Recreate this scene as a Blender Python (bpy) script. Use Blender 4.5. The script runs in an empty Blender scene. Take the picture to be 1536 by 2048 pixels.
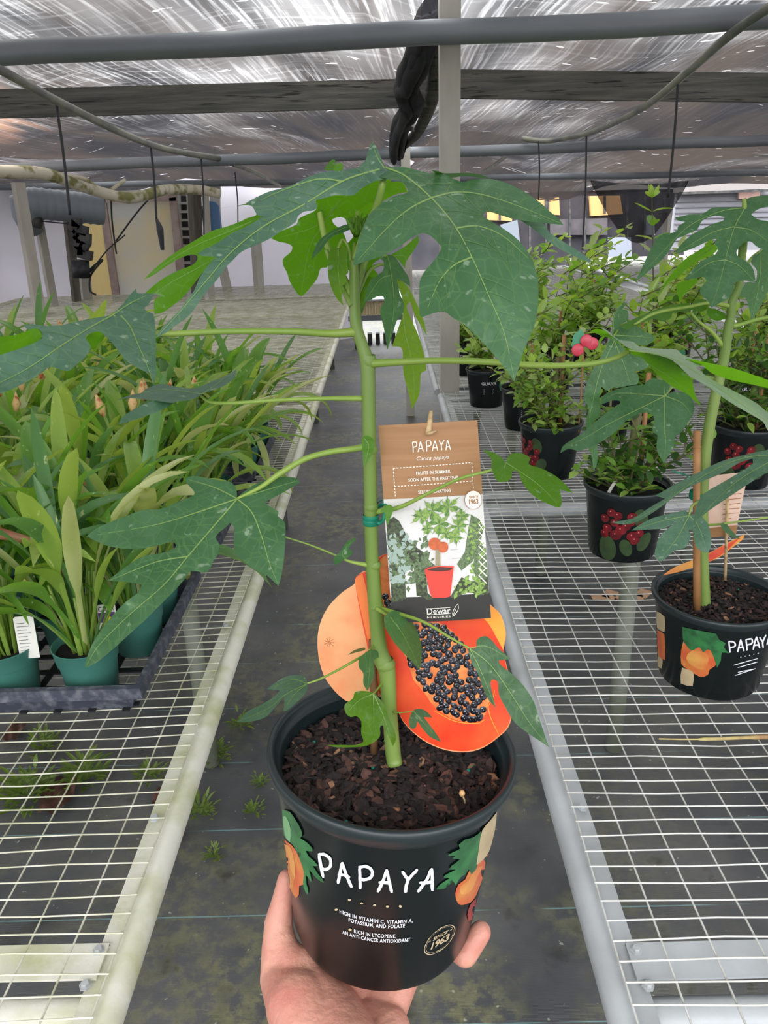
import bpy, math, random
import numpy as np
from math import sin, cos, pi, radians, sqrt, atan2, exp
from mathutils import Vector, Matrix, noise as mnoise
from mathutils.geometry import delaunay_2d_cdt

# ------------------------------------------------------------------ camera
F = 1538.0; CZ = 1.53
scene = bpy.context.scene
_th, _rho, _psi = radians(22.03), radians(2.0), radians(0.75)
def _rz(v): return np.array([v[0]*cos(_psi)-v[1]*sin(_psi), v[0]*sin(_psi)+v[1]*cos(_psi), v[2]])
_r, _f, _u = _rz((1, 0, 0)), _rz((0, cos(_th), -sin(_th))), _rz((0, sin(_th), cos(_th)))
CR = cos(_rho)*_r - sin(_rho)*_u; CU = cos(_rho)*_u + sin(_rho)*_r; CC = np.array([0, 0, CZ])
cam_d = bpy.data.cameras.new('camera'); cam = bpy.data.objects.new('camera', cam_d)
scene.collection.objects.link(cam); scene.camera = cam
cam_d.sensor_fit = 'VERTICAL'; cam_d.sensor_height = 32.0; cam_d.lens = 32.0*F/2048; cam_d.clip_start = .02; cam_d.clip_end = 200
M_ = Matrix(((CR[0], CU[0], -_f[0], 0), (CR[1], CU[1], -_f[1], 0), (CR[2], CU[2], -_f[2], CZ), (0, 0, 0, 1)))
cam.matrix_world = M_
def ray(x, y): return _f + (x-768)/F*CR - (y-1024)/F*CU
def P(x, y, d): return CC + ray(x, y)*d
def PZ(x, y, z): v = ray(x, y); return CC + v*((z-CZ)/v[2])
def PY(x, y, Y): v = ray(x, y); return CC + v*(Y/v[1])

# ------------------------------------------------------------------ light
w = bpy.data.worlds.new('overcast_sky'); scene.world = w; w.use_nodes = True
nt = w.node_tree; bg = nt.nodes['Background']
tc = nt.nodes.new('ShaderNodeTexCoord'); sx = nt.nodes.new('ShaderNodeSeparateXYZ'); cr = nt.nodes.new('ShaderNodeValToRGB')
nt.links.new(tc.outputs['Generated'], sx.inputs[0]); nt.links.new(sx.outputs['Z'], cr.inputs[0]); nt.links.new(cr.outputs[0], bg.inputs[0])
cr.color_ramp.elements[0].position = 0.06; cr.color_ramp.elements[0].color = (.17, .165, .17, 1)
cr.color_ramp.elements[1].position = .40; cr.color_ramp.elements[1].color = (.96, .98, 1, 1)
bg.inputs[1].default_value = 4.2
sd = bpy.data.lights.new('sun', 'SUN'); sun = bpy.data.objects.new('sun', sd); scene.collection.objects.link(sun)
sd.energy = 2.0; sd.angle = radians(25); sd.color = (1, .95, .86)
sun.rotation_euler = Vector((-.45, .55, 1.0)).to_track_quat('Z', 'Y').to_euler()
scene.view_settings.view_transform = 'Standard'; scene.view_settings.look = 'None'
scene.view_settings.gamma = 1; scene.view_settings.use_curve_mapping = False; scene.view_settings.exposure = 0.46
scene.cycles.max_bounces = 10; scene.cycles.transparent_max_bounces = 24
scene.cycles.use_denoising = True
scene.cycles.caustics_reflective = False; scene.cycles.caustics_refractive = False
scene.cycles.sample_clamp_indirect = 6

# ------------------------------------------------------------------ materials
def s2l(c):
    return tuple(((v/255)/12.92 if v/255 <= .04045 else ((v/255+.055)/1.055)**2.4) for v in c)
def RGB(*c): return s2l(c) + (1,)
MATS = {}
def mat(name, col, rough=.6, metal=0, col2=None, scale=20, stretch=None, lo=.35, hi=.65, detail=4, bump=0, bscale=None,
        spots=None, spot_scale=60, spot_lo=.72, coat=0, spec=None, trans=0, transcol=None, alpha=1, emit=None, estr=0, coord='Object'):
    m = bpy.data.materials.new(name); m.use_nodes = True; nt = m.node_tree; N = nt.nodes; L = nt.links
    b = N['Principled BSDF']; out = N['Material Output']
    b.inputs['Base Color'].default_value = col; b.inputs['Roughness'].default_value = rough; b.inputs['Metallic'].default_value = metal
    if coat: b.inputs['Coat Weight'].default_value = coat
    if spec is not None: b.inputs['Specular IOR Level'].default_value = spec
    if emit: b.inputs['Emission Color'].default_value = emit; b.inputs['Emission Strength'].default_value = estr
    t = N.new('ShaderNodeTexCoord'); mp = N.new('ShaderNodeMapping'); L.new(t.outputs[coord], mp.inputs[0])
    if stretch: mp.inputs['Scale'].default_value = stretch
    colout = None
    def ntex(sc, det):
        n = N.new('ShaderNodeTexNoise'); n.inputs['Scale'].default_value = sc; n.inputs['Detail'].default_value = det
        L.new(mp.outputs[0], n.inputs[0]); return n
    if col2:
        n = ntex(scale, detail); r = N.new('ShaderNodeValToRGB'); L.new(n.outputs[0], r.inputs[0])
        r.color_ramp.elements[0].position = lo; r.color_ramp.elements[0].color = col
        r.color_ramp.elements[1].position = hi; r.color_ramp.elements[1].color = col2
        colout = r.outputs[0]
    if spots:
        n = ntex(spot_scale, 3); r = N.new('ShaderNodeValToRGB'); L.new(n.outputs[0], r.inputs[0])
        r.color_ramp.elements[0].position = spot_lo-.06; r.color_ramp.elements[0].color = (0, 0, 0, 1)
        r.color_ramp.elements[1].position = spot_lo; r.color_ramp.elements[1].color = (1, 1, 1, 1)
        mx = N.new('ShaderNodeMix'); mx.data_type = 'RGBA'; L.new(r.outputs[0], mx.inputs[0])
        if colout: L.new(colout, mx.inputs[6])
        else: mx.inputs[6].default_value = col
        mx.inputs[7].default_value = spots; colout = mx.outputs[2]
    if colout: L.new(colout, b.inputs['Base Color'])
    if bump:
        n = ntex(bscale or scale*3, 5); bp = N.new('ShaderNodeBump'); bp.inputs['Strength'].default_value = bump
        bp.inputs['Distance'].default_value = .004; L.new(n.outputs[0], bp.inputs['Height']); L.new(bp.outputs[0], b.inputs['Normal'])
    if trans:
        tr = N.new('ShaderNodeBsdfTranslucent'); tr.inputs[0].default_value = transcol or col
        ms = N.new('ShaderNodeMixShader'); ms.inputs[0].default_value = trans
        L.new(b.outputs[0], ms.inputs[1]); L.new(tr.outputs[0], ms.inputs[2]); L.new(ms.outputs[0], out.inputs[0])
        if colout and transcol is None: L.new(colout, tr.inputs[0])
    if alpha < 1: b.inputs['Alpha'].default_value = alpha
    MATS[name] = m
    return m

# ------------------------------------------------------------------ object helpers
OFF = {}
def tag(o, label=None, cat=None, group=None, kind=None):
    if label: o['label'] = label
    if cat: o['category'] = cat
    if group: o['group'] = group
    if kind: o['kind'] = kind
    return o
def thing(name, loc, label, cat, group=None):
    o = bpy.data.objects.new(name, None); scene.collection.objects.link(o)
    o.empty_display_size = .05
    o.location = Vector(loc); OFF[o.name] = np.array(loc, float)
    return tag(o, label, cat, group)
class MB:
    def __init__(s): s.v = []; s.f = []; s.m = []; s.mi = 0
    def add(s, vs, fs):
        n = len(s.v); s.v.extend([tuple(map(float, p)) for p in vs])
        for f in fs: s.f.append([n+i for i in f]); s.m.append(s.mi)
        return s
    def box(s, c, size, rot=None):
        hx, hy, hz = [q/2 for q in size]
        vs = [Vector((x, y, z)) for x in (-hx, hx) for y in (-hy, hy) for z in (-hz, hz)]
        if rot is not None: vs = [rot @ v for v in vs]
        vs = [v+Vector(c) for v in vs]
        return s.add(vs, [(0, 1, 3, 2), (4, 6, 7, 5), (0, 4, 5, 1), (2, 3, 7, 6), (0, 2, 6, 4), (1, 5, 7, 3)])
    def tube(s, pts, r, n=8, caps=True, ends=None):
        pts = [Vector(p) for p in pts]; k = len(pts)
        if not hasattr(r, '__len__'): r = [r]*k
        T = [(pts[min(i+1, k-1)]-pts[max(i-1, 0)]).normalized() for i in range(k)]
        up = Vector((0, 0, 1)) if abs(T[0].z) < .9 else Vector((1, 0, 0))
        a = T[0].cross(up).normalized(); vs = []
        for i in range(k):
            a = (a-T[i]*a.dot(T[i])).normalized(); b = T[i].cross(a)
            for j in range(n):
                t = 2*pi*j/n; vs.append(pts[i]+(a*cos(t)+b*sin(t))*r[i])
        fs = [(i*n+j, i*n+(j+1) % n, (i+1)*n+(j+1) % n, (i+1)*n+j) for i in range(k-1) for j in range(n)]
        if caps: fs += [tuple(range(n-1, -1, -1)), tuple((k-1)*n+j for j in range(n))]
        return s.add(vs, fs)
    def lathe(s, prof, c=(0, 0, 0), n=32, ax=None, closed=False):
        # prof: (radius, height along axis); ax = 3x3 columns (a,b,axis)
        c = Vector(c)
        A = ax if ax is not None else Matrix.Identity(3)
        vs = []
        for (r, h) in prof:
            for j in range(n):
                t = 2*pi*j/n; vs.append(c+A @ Vector((r*cos(t), r*sin(t), h)))
        k = len(prof)
        fs = [(i*n+j, i*n+(j+1) % n, (i+1)*n+(j+1) % n, (i+1)*n+j) for i in range(k-1) for j in range(n)]
        if closed: fs += [(k-1)*n and tuple((k-1)*n+j for j in range(n)), tuple(range(n-1, -1, -1))]
        return s.add(vs, fs)
    def grid(s, fn, nu, nv):
        vs = [fn(i/nu, j/nv) for i in range(nu+1) for j in range(nv+1)]
        fs = [(i*(nv+1)+j, (i+1)*(nv+1)+j, (i+1)*(nv+1)+j+1, i*(nv+1)+j+1) for i in range(nu) for j in range(nv)]
        return s.add(vs, fs)
    def build(s, name, mats, parent=None, smooth=True, kind=None, auto=None):
        me = bpy.data.meshes.new(name); v = np.array(s.v, float)
        if parent is not None: off = OFF[parent.name]
        else: off = np.array([(v[:, 0].min()+v[:, 0].max())/2, (v[:, 1].min()+v[:, 1].max())/2, v[:, 2].min()])
        me.from_pydata([tuple(p) for p in (v-off)], [], s.f)
        if not isinstance(mats, (list, tuple)): mats = [mats]
        for m in mats: me.materials.append(m)
        if len(mats) > 1: me.polygons.foreach_set('material_index', s.m)
        if smooth: me.polygons.foreach_set('use_smooth', [True]*len(me.polygons))
        me.update()
        if auto: me.set_sharp_from_angle(angle=radians(auto))
        o = bpy.data.objects.new(name, me); scene.collection.objects.link(o)
        if parent is not None: o.parent = parent; OFF[o.name] = off
        else: o.location = Vector(off); OFF[o.name] = off
        if kind: o['kind'] = kind
        return o
def copy_tree(o, loc=None, rz=0, label=None, group=None, sc=None):
    c = o.copy(); scene.collection.objects.link(c)
    if loc is not None: c.location = Vector(loc)
    if rz: c.rotation_euler = (0, 0, rz)
    if sc: c.scale = (sc, sc, sc)
    if label: c['label'] = label
    if group: c['group'] = group
    OFF[c.name] = np.array(c.location)
    for ch in [x for x in bpy.data.objects if x.parent == o]:
        d = ch.copy(); scene.collection.objects.link(d); d.parent = c
        for g in [x for x in bpy.data.objects if x.parent == ch]:
            e = g.copy(); scene.collection.objects.link(e); e.parent = d
    return c
def catmull(pts, k=6):
    pts = [np.array(p, float) for p in pts]
    if len(pts) < 3: return pts
    q = [2*pts[0]-pts[1]]+pts+[2*pts[-1]-pts[-2]]; out = []
    for i in range(1, len(q)-2):
        for j in range(k):
            t = j/k; a, b, c, d = q[i-1], q[i], q[i+1], q[i+2]
            out.append(.5*((2*b)+(-a+c)*t+(2*a-5*b+4*c-d)*t*t+(-a+3*b-3*c+d)*t**3))
    out.append(pts[-1]); return out
def lerp_list(vals, n):
    return list(np.interp(np.linspace(0, 1, n), np.linspace(0, 1, len(vals)), vals))
# ================================================================== MATERIALS OF THE PLACE
m_galv = mat('galvanised_steel', RGB(194, 198, 202), .45, .15, RGB(168, 171, 172), 9, hi=.7, bump=.15, bscale=60)
m_galv_old = mat('weathered_galvanised', RGB(224, 222, 210), .6, .05, RGB(186, 188, 146), 14, lo=.45, hi=.72, bump=.3, bscale=80)
m_leg = mat('dull_leg_pipe', RGB(132, 136, 126), .6, .1, RGB(108, 114, 96), 8)
m_wire = mat('galvanised_wire', RGB(220, 220, 216), .45, .1, RGB(196, 194, 186), 30)
m_wire_old = mat('mossy_wire', RGB(216, 214, 200), .55, .1, RGB(180, 180, 150), 18)
m_pipe = mat('grey_pipe', RGB(116, 121, 127), .5, .2, RGB(138, 142, 147), 5, stretch=(.3, 1, 1))
m_post = mat('post_steel', RGB(198, 193, 184), .7, 0, RGB(174, 168, 156), 8, stretch=(1, 1, .3), bump=.2, bscale=50)
m_wood = mat('weathered_lumber', RGB(72, 72, 68), .85, 0, RGB(104, 101, 94), 6, stretch=(.5, 3, 8), bump=.5, bscale=30, spots=RGB(40, 38, 34), spot_scale=9, spot_lo=.68)
m_blackcloth = mat('black_cloth', RGB(26, 26, 30), .9, 0, RGB(42, 40, 42), 25)
m_hose = mat('black_hose', RGB(40, 40, 44), .5)
m_whitepipe = mat('mossy_white_pipe', RGB(214, 206, 184), .6, 0, RGB(128, 126, 70), 9, lo=.5, hi=.62, bump=.2)
m_conduit = mat('grey_conduit', RGB(110, 112, 110), .5, .2, RGB(150, 148, 132), 7)

# floor : woven ground cloth with moss, dust and teal seam threads
def floor_mat():
    m = bpy.data.materials.new('ground_cloth'); m.use_nodes = True; nt = m.node_tree; N = nt.nodes; L = nt.links
    b = N['Principled BSDF']; b.inputs['Roughness'].default_value = .46; b.inputs['Specular IOR Level'].default_value = .6
    t = N.new('ShaderNodeTexCoord')
    def noise(sc, det=5, rough=.6):
        n = N.new('ShaderNodeTexNoise'); n.inputs['Scale'].default_value = sc; n.inputs['Detail'].default_value = det; n.inputs['Roughness'].default_value = rough
        L.new(t.outputs['Object'], n.inputs[0]); return n.outputs[0]
    def ramp(src, p0, p1, c0=(0, 0, 0, 1), c1=(1, 1, 1, 1)):
        r = N.new('ShaderNodeValToRGB'); L.new(src, r.inputs[0]); r.color_ramp.elements[0].position = p0; r.color_ramp.elements[1].position = p1
        r.color_ramp.elements[0].color = c0; r.color_ramp.elements[1].color = c1; return r.outputs[0]
    def mix(fac, a, c):
        x = N.new('ShaderNodeMix'); x.data_type = 'RGBA'; L.new(fac, x.inputs[0])
        for s, v in ((6, a), (7, c)):
            if isinstance(v, tuple): x.inputs[s].default_value = v
            else: L.new(v, x.inputs[s])
        return x.outputs[2]
    def math_(op, a, c=None):
        x = N.new('ShaderNodeMath'); x.operation = op
        for s, v in ((0, a), (1, c)):
            if v is None: continue
            if isinstance(v, (int, float)): x.inputs[s].default_value = v
            else: L.new(v, x.inputs[s])
        return x.outputs[0]
    col = ramp(noise(2.2), .35, .68, RGB(54, 56, 60), RGB(94, 93, 94))
    sx = N.new('ShaderNodeSeparateXYZ'); L.new(t.outputs['Object'], sx.inputs[0]); X, Y = sx.outputs[0], sx.outputs[1]
    # moss, mostly along the aisle
    ax = math_('ABSOLUTE', math_('ADD', X, .12)); near = ramp(ax, .15, .75, (1, 1, 1, 1), (.25, .25, .25, 1))
    moss = math_('MULTIPLY', math_('MULTIPLY', ramp(noise(2.6, 3), .43, .57), ramp(noise(22, 6, .7), .44, .56)), near)
    col = mix(math_('MULTIPLY', moss, .62), col, ramp(noise(40), .3, .7, RGB(104, 104, 66), RGB(140, 138, 98)))
    dark = ramp(noise(11, 4), .6, .72); col = mix(math_('MULTIPLY', dark, .7), col, RGB(38, 36, 36))
    speck = ramp(noise(48, 2), .7, .74); col = mix(math_('MULTIPLY', speck, .45), col, RGB(196, 196, 178))
    # teal thread every 0.265 m, and a dark overlap seam
    fr = math_('ABSOLUTE', math_('SUBTRACT', math_('FRACT', math_('DIVIDE', math_('ADD', Y, -1.305+.1325), .265)), .5))
    ln = math_('MULTIPLY', ramp(fr, .004, .0075, (1, 1, 1, 1), (0, 0, 0, 1)), ramp(noise(5, 2), .42, .55))
    col = mix(math_('MULTIPLY', ln, .75), col, RGB(120, 158, 158))
    L.new(col, b.inputs['Base Color'])
    wv = N.new('ShaderNodeTexWave'); wv.inputs['Scale'].default_value = 110; wv.bands_direction = 'Y'; L.new(t.outputs['Object'], wv.inputs[0])
    bp = N.new('ShaderNodeBump'); bp.inputs['Strength'].default_value = .25; bp.inputs['Distance'].default_value = .002
    L.new(math_('ADD', wv.outputs[1], noise(30)), bp.inputs['Height']); L.new(bp.outputs[0], b.inputs['Normal'])
    return m
mb = MB(); mb.box((0, 7, -.02), (22, 26, .04)); o = mb.build('floor', floor_mat(), smooth=False); tag(o, 'dark woven ground cloth with moss patches', kind='structure')
o.location.z = -.04
# make object coordinates equal to world metres
o.data.transform(Matrix.Translation(Vector((0, 7, 0)))); o.location = (0, 0, -.04)

# ================================================================== SHADE CLOTH ROOF
def cloth_mat(name, side):
    m = bpy.data.materials.new(name); m.use_nodes = True; nt = m.node_tree; N = nt.nodes; L = nt.links
    for n in list(N): N.remove(n)
    out = N.new('ShaderNodeOutputMaterial'); t = N.new('ShaderNodeTexCoord')
    def mapping(scale, rot):
        mp = N.new('ShaderNodeMapping'); mp.vector_type = 'TEXTURE'
        mp.inputs['Scale'].default_value = tuple(1/s for s in scale); mp.inputs['Rotation'].default_value = (0, 0, rot)
        L.new(t.outputs['Object'], mp.inputs[0]); return mp.outputs[0]
    def noise(vec, sc, det=3):
        n = N.new('ShaderNodeTexNoise'); n.inputs['Scale'].default_value = sc; n.inputs['Detail'].default_value = det; L.new(vec, n.inputs[0]); return n.outputs[0]
    def ramp(src, p0, p1, c0=(0, 0, 0, 1), c1=(1, 1, 1, 1)):
        r = N.new('ShaderNodeValToRGB'); L.new(src, r.inputs[0]); r.color_ramp.elements[0].position = p0; r.color_ramp.elements[1].position = p1
        r.color_ramp.elements[0].color = c0; r.color_ramp.elements[1].color = c1; return r.outputs[0]
    def m2(op, a, c):
        x = N.new('ShaderNodeMath'); x.operation = op; x.use_clamp = True
        for s, v in ((0, a), (1, c)):
            if isinstance(v, (int, float)): x.inputs[s].default_value = v
            else: L.new(v, x.inputs[s])
        return x.outputs[0]
    a = .18*side
    fine1 = ramp(noise(mapping((46, 2.4, 1), a), 1), .50, .72)          # long warp streaks along the house
    fine2 = ramp(noise(mapping((2.2, 34, 1), a), 1), .52, .82)          # weft streaks
    slits = ramp(noise(mapping((5, 22, 1), a), 1, 2), .70, .715)        # torn slits
    worn = ramp(noise(mapping((.55, .9, 1), .3), 1, 2), .50, .76)       # thin worn areas
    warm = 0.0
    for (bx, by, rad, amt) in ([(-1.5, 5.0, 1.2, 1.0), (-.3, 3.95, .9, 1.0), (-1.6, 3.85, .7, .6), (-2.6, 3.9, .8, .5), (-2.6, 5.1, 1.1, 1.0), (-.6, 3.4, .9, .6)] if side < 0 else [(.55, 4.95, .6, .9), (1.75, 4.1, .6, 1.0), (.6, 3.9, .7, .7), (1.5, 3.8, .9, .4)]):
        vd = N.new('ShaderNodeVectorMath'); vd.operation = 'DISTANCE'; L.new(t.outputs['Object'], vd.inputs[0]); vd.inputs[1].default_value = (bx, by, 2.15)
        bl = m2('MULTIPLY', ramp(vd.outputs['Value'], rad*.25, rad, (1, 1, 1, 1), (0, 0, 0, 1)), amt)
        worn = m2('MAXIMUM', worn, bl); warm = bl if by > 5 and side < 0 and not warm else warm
    band = ramp(noise(mapping((3.4, .5, 1), a), 1, 2), .36, .62)        # broad tone bands
    op = m2('ADD', m2('MULTIPLY', m2('ADD', m2('MULTIPLY', fine1, .55), m2('MULTIPLY', fine2, .30)), m2('ADD', worn, .06)), m2('MULTIPLY', m2('MULTIPLY', worn, band), .34))
    op = m2('ADD', m2('MULTIPLY', op, .85), .025); op = m2('MAXIMUM', op, slits)
    d = N.new('ShaderNodeBsdfDiffuse'); d.inputs[0].default_value = RGB(44, 41, 41)
    tl = N.new('ShaderNodeBsdfTranslucent')
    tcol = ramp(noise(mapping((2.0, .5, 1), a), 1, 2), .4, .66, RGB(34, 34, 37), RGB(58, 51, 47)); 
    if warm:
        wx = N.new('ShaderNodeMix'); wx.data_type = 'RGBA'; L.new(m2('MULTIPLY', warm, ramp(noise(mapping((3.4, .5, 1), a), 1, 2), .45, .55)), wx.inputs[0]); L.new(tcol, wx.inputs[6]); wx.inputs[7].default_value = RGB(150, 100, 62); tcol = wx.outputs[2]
    L.new(tcol, tl.inputs[0])
    tr = N.new('ShaderNodeBsdfTransparent')
    ms = N.new('ShaderNodeMixShader'); ms.inputs[0].default_value = .55; L.new(d.outputs[0], ms.inputs[1]); L.new(tl.outputs[0], ms.inputs[2])
    mx = N.new('ShaderNodeMixShader'); L.new(op, mx.inputs[0]); L.new(ms.outputs[0], mx.inputs[1]); L.new(tr.outputs[0], mx.inputs[2])
    L.new(mx.outputs[0], out.inputs[0]); return m
def roof_z(x, y):
    e_ = 1.80 if x < .2 else 1.80-.17*min(1, (x-.2)/1.2)
    base = float(np.interp(y, [-4, 3.2, 4.0, 4.5, 6, 8.1, 9.4, 14], [2.5, 2.42, 2.3, 2.2, 2.04, e_+.12, e_, e_]))
    r = .05*sin(x*2.1+y*.7)+.03*sin(x*5.3-y*1.9)+.05*mnoise.noise(Vector((x*.9, y*.9, 0)))
    return base+r*(.5 if y < 4.4 else .8)
def roof(name, x0, x1, side, y1, label):
    mb = MB(); nx, ny = 40, 90
    def fn(a, b):
        y = -.9+(y1+.9)*b; xe0, xe1 = x0, x1
        # the inner edge wanders
        if side < 0: xe1 = x1+.03*sin(y*3)+.02*sin(y*9)
        else: xe0 = x0+.03*sin(y*2.6+1)+.02*sin(y*8)
        x = xe0+(xe1-xe0)*a
        z = roof_z(x, y)
        e = (x-x1) if side < 0 else (x0-x)
        z -= .10*exp(-(e*e)/.02)
        if b > .96: z -= .08*(b-.96)/.04*(1+.5*sin(x*4))
        return (x, y, z)
    mb.grid(fn, nx, ny)
    o = mb.build(name, cloth_mat(name+'_fabric', side))
    o.data.transform(Matrix.Translation(o.location)); o.location = (0, 0, 0); OFF[o.name] = np.zeros(3)
    return tag(o, label, kind='structure')
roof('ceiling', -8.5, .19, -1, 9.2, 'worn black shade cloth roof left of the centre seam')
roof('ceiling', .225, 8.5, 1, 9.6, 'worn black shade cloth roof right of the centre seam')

# ================================================================== BENCHES
def wire_bench(name, side, edge, width, y0, y1, sections, legs, label, mrail, mwire, mbar):
    t = thing(name, (edge, y0, 0), label, 'bench')
    zt = .75; xa, xb = (edge-width, edge) if side < 0 else (edge, edge+width)
    R = random.Random(5+side)
    # angle rail : rounded outer tube + inner flange
    mb = MB(); mb.tube([(edge-side*.006*-1*0, y, zt-.016+.0015*sin(y*3)) for y in np.linspace(y0, y1, 30)], .017, 10)
    fl = edge+side*.030
    mb.box((edge+side*.022, (y0+y1)/2, zt-.012), (.028, y1-y0, .004))
    mb.build('edge_rail', mrail, t, smooth=True, auto=40)
    mb = MB(); far = xa if side < 0 else xb
    mb.tube([(far, y0, zt-.016), (far, y1, zt-.016)], .017, 10); mb.build('edge_rail', mrail, t)
    # wire mesh: 1 inch x 2 inch
    mb = MB(); wr = .0013 if y0 < 1 else .0019
    xs = []; x = edge+side*.010
    while abs(x-edge) < width: xs.append(x); x += side*.0525
    def sag(x, y):
        f = min(1, abs(x-edge)/.25); s = 1e9
        for c in sections: s = min(s, abs(y-c))
        return -.006*f*min(1, s/.3)+.0022*f*mnoise.noise(Vector((x*6, y*6, side)))
    ny = 44
    ys = np.concatenate([np.linspace(y0, min(3.3, y1), 70), np.linspace(3.4, y1, ny)]) if y1 > 3.4 else np.linspace(y0, y1, 70)
    for i, x in enumerate(xs):
        mb.tube([(x+.0012*sin(y*9+i), y, zt+.004+sag(x, y)) for y in ys], wr, 4, False)
    y = y0+.01
    while y < y1:
        n = 16 if y < 3 else 5
        mb.tube([(xx, y+.0016*sin(xx*23+y*40), zt+.0065+sag(xx, y)+.0008*sin(xx*60)) for xx in np.linspace(edge+side*.008, far, n)], wr, 4, False)
        y += .0254 if y < 7 else .0508
    mb.build('wire_mesh', mwire, t)
    for c in sections:
        mb = MB(); mb.box(((xa+xb)/2, c, zt-.006), (width-.05, .044, .003)); mb.box(((xa+xb)/2, c+.021, zt-.02), (width-.05, .003, .028))
        mb.tube([(xa+.03, c-.045, zt-.035), (xb-.03, c-.045, zt-.035)], .021, 10)
        b = mb.build('cross_bar', mbar, t, smooth=True, auto=40)
        if c < 3:
            for dy in (-.03, .012):
                q = MB(); q.lathe([(.0001, .006), (.0040, .006), (.0046, .005), (.0046, .002), (.0070, .0018), (.0070, 0), (.0001, 0)], (edge+side*.034, c+dy, zt-.005), 6); q.build('bolt', m_galv, t, smooth=False)
    for c in ((.83, 1.35, 1.8) if y0 < 1 else ()):
        q = MB(); q.lathe([(.0001, .006), (.0040, .006), (.0046, .005), (.0046, .002), (.0070, .0018), (.0070, 0), (.0001, 0)], (edge+side*.026, c, zt-.005), 6); q.build('bolt', m_galv, t, smooth=False)
    for (lx, ly) in legs:
        mb = MB(); mb.tube([(lx, ly, .005), (lx, ly, zt-.03)], .024, 12); mb.build('leg', m_leg, t)
    return t
wire_bench('wire_bench', -1, -.318, 1.75, .2, 3.30, (.615, 2.0, 3.25), [(-.56, 1.83), (-.56, 3.1), (-1.9, 1.83), (-1.9, 3.1)],
    'mossy galvanised wire mesh bench left of the aisle, under the lily trays', m_galv_old, m_wire_old, m_galv_old)
wire_bench('wire_bench', -1, -.322, 1.75, 3.36, 8.3, (3.42, 4.6, 5.9, 7.2), [(-.56, 3.6), (-.56, 5.6), (-.56, 7.6)],
    'pale wire mesh bench standing empty, far left behind the lilies', m_galv_old, m_wire_old, m_galv_old)
wire_bench('wire_bench', -1, -2.15, 1.5, 3.4, 7.9, (3.42, 5.2, 6.6), [(-2.3, 4), (-2.3, 6.5)],
    'wire mesh bench against the white plastic wall at far left', m_galv_old, m_wire_old, m_galv_old)
wire_bench('wire_bench', 1, .222, 1.9, .2, 3.28, (.60, 2.04, 3.2), [(.63, 1.85), (.63, 3.0), (2.0, 1.85), (2.0, 3.0), (1.255, 3.0)],
    'galvanised wire mesh bench right of the aisle, carrying the near potted papaya', m_galv, m_wire, m_galv)
wire_bench('wire_bench', 1, .212, 1.9, 3.36, 9.5, (3.42, 4.8, 6.2, 7.6), [(.6, 3.7), (.6, 5.2), (.6, 7)],
    'wire mesh bench right of the aisle beyond the tall post, covered by leafy shrubs', m_galv, m_wire, m_galv)
wire_bench('wire_bench', 1, 2.35, 2.6, 3.0, 10.5, (3.1, 5.2, 7.2, 9.5), [(2.5, 3.4), (2.5, 6)],
    'wide wire mesh bench at far right, running back to the dark building', m_galv, m_wire, m_galv)
# ================================================================== POSTS, PIPES, BEAM
mb = MB(); mb.box((.262, 3.32, 1.15), (.078, .078, 2.30)); 
for sx_ in (-1, 1): mb.box((.262+sx_*.030, 3.282, 1.15), (.006, .004, 2.30))
tag(mb.build('support_post', m_post, smooth=False), 'tall square grey post rising beside the right bench', 'post')
mb = MB(); mb.box((.155, 5.75, .95), (.062, .062, 1.9)); tag(mb.build('support_post', m_post, smooth=False), 'thin farther post standing at the end of the aisle', 'post')
def rod(name, a, b, r, m, label, cat, sagz=0, n=24):
    mb = MB(); A, B = np.array(a), np.array(b)
    mb.tube([A+(B-A)*s+np.array([0, 0, -sagz*4*s*(1-s)+.004*sin(s*40)]) for s in np.linspace(0, 1, n)], r, 14)
    o = mb.build(name, m); return tag(o, label, cat)
a, b = PY(0, 108, 3.22), PY(1536, 35, 3.22); v = (b-a)
rod('overhead_pipe', a-v*1.0, b+v*1.0, .041, m_pipe, 'thick grey pipe nearest overhead, crossing the tall post', 'pipe')
a, b = PY(0, 337, 5.78), PY(1536, 280, 5.78); v = (b-a)
rod('overhead_pipe', a-v*.5, b+v*.5, .036, m_pipe, 'grey pipe across the roof behind the lumber beam', 'pipe')
a, b = PY(0, 374, 8.0), PY(1200, 352, 8.0); v = (b-a)
rod('overhead_pipe', a-v*.5, b+v*.6, .030, m_pipe, 'thin far grey pipe along the roof edge', 'pipe')
a, b = PY(0, 208, 4.4), PY(860, 186, 4.4); v = b-a
def plank(a, b, h, label):
    mb = MB(); mid = (a+b)/2; L_ = np.linalg.norm(b-a); ang = atan2(b[2]-a[2], b[0]-a[0])
    mb.box(mid, (L_, .04, h), Matrix.Rotation(-ang, 3, 'Y')); return tag(mb.build('lumber_beam', m_wood, smooth=False), label, 'beam')
plank(a-v*.8, b+v*.0, .128, 'weathered lumber beam under the roof left of the black seam')
a, b = PY(880, 168, 4.4), PY(1536, 176, 4.4); v = b-a
plank(a, b+v*.8, .128, 'weathered lumber beam under the roof right of the tall post')
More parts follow.
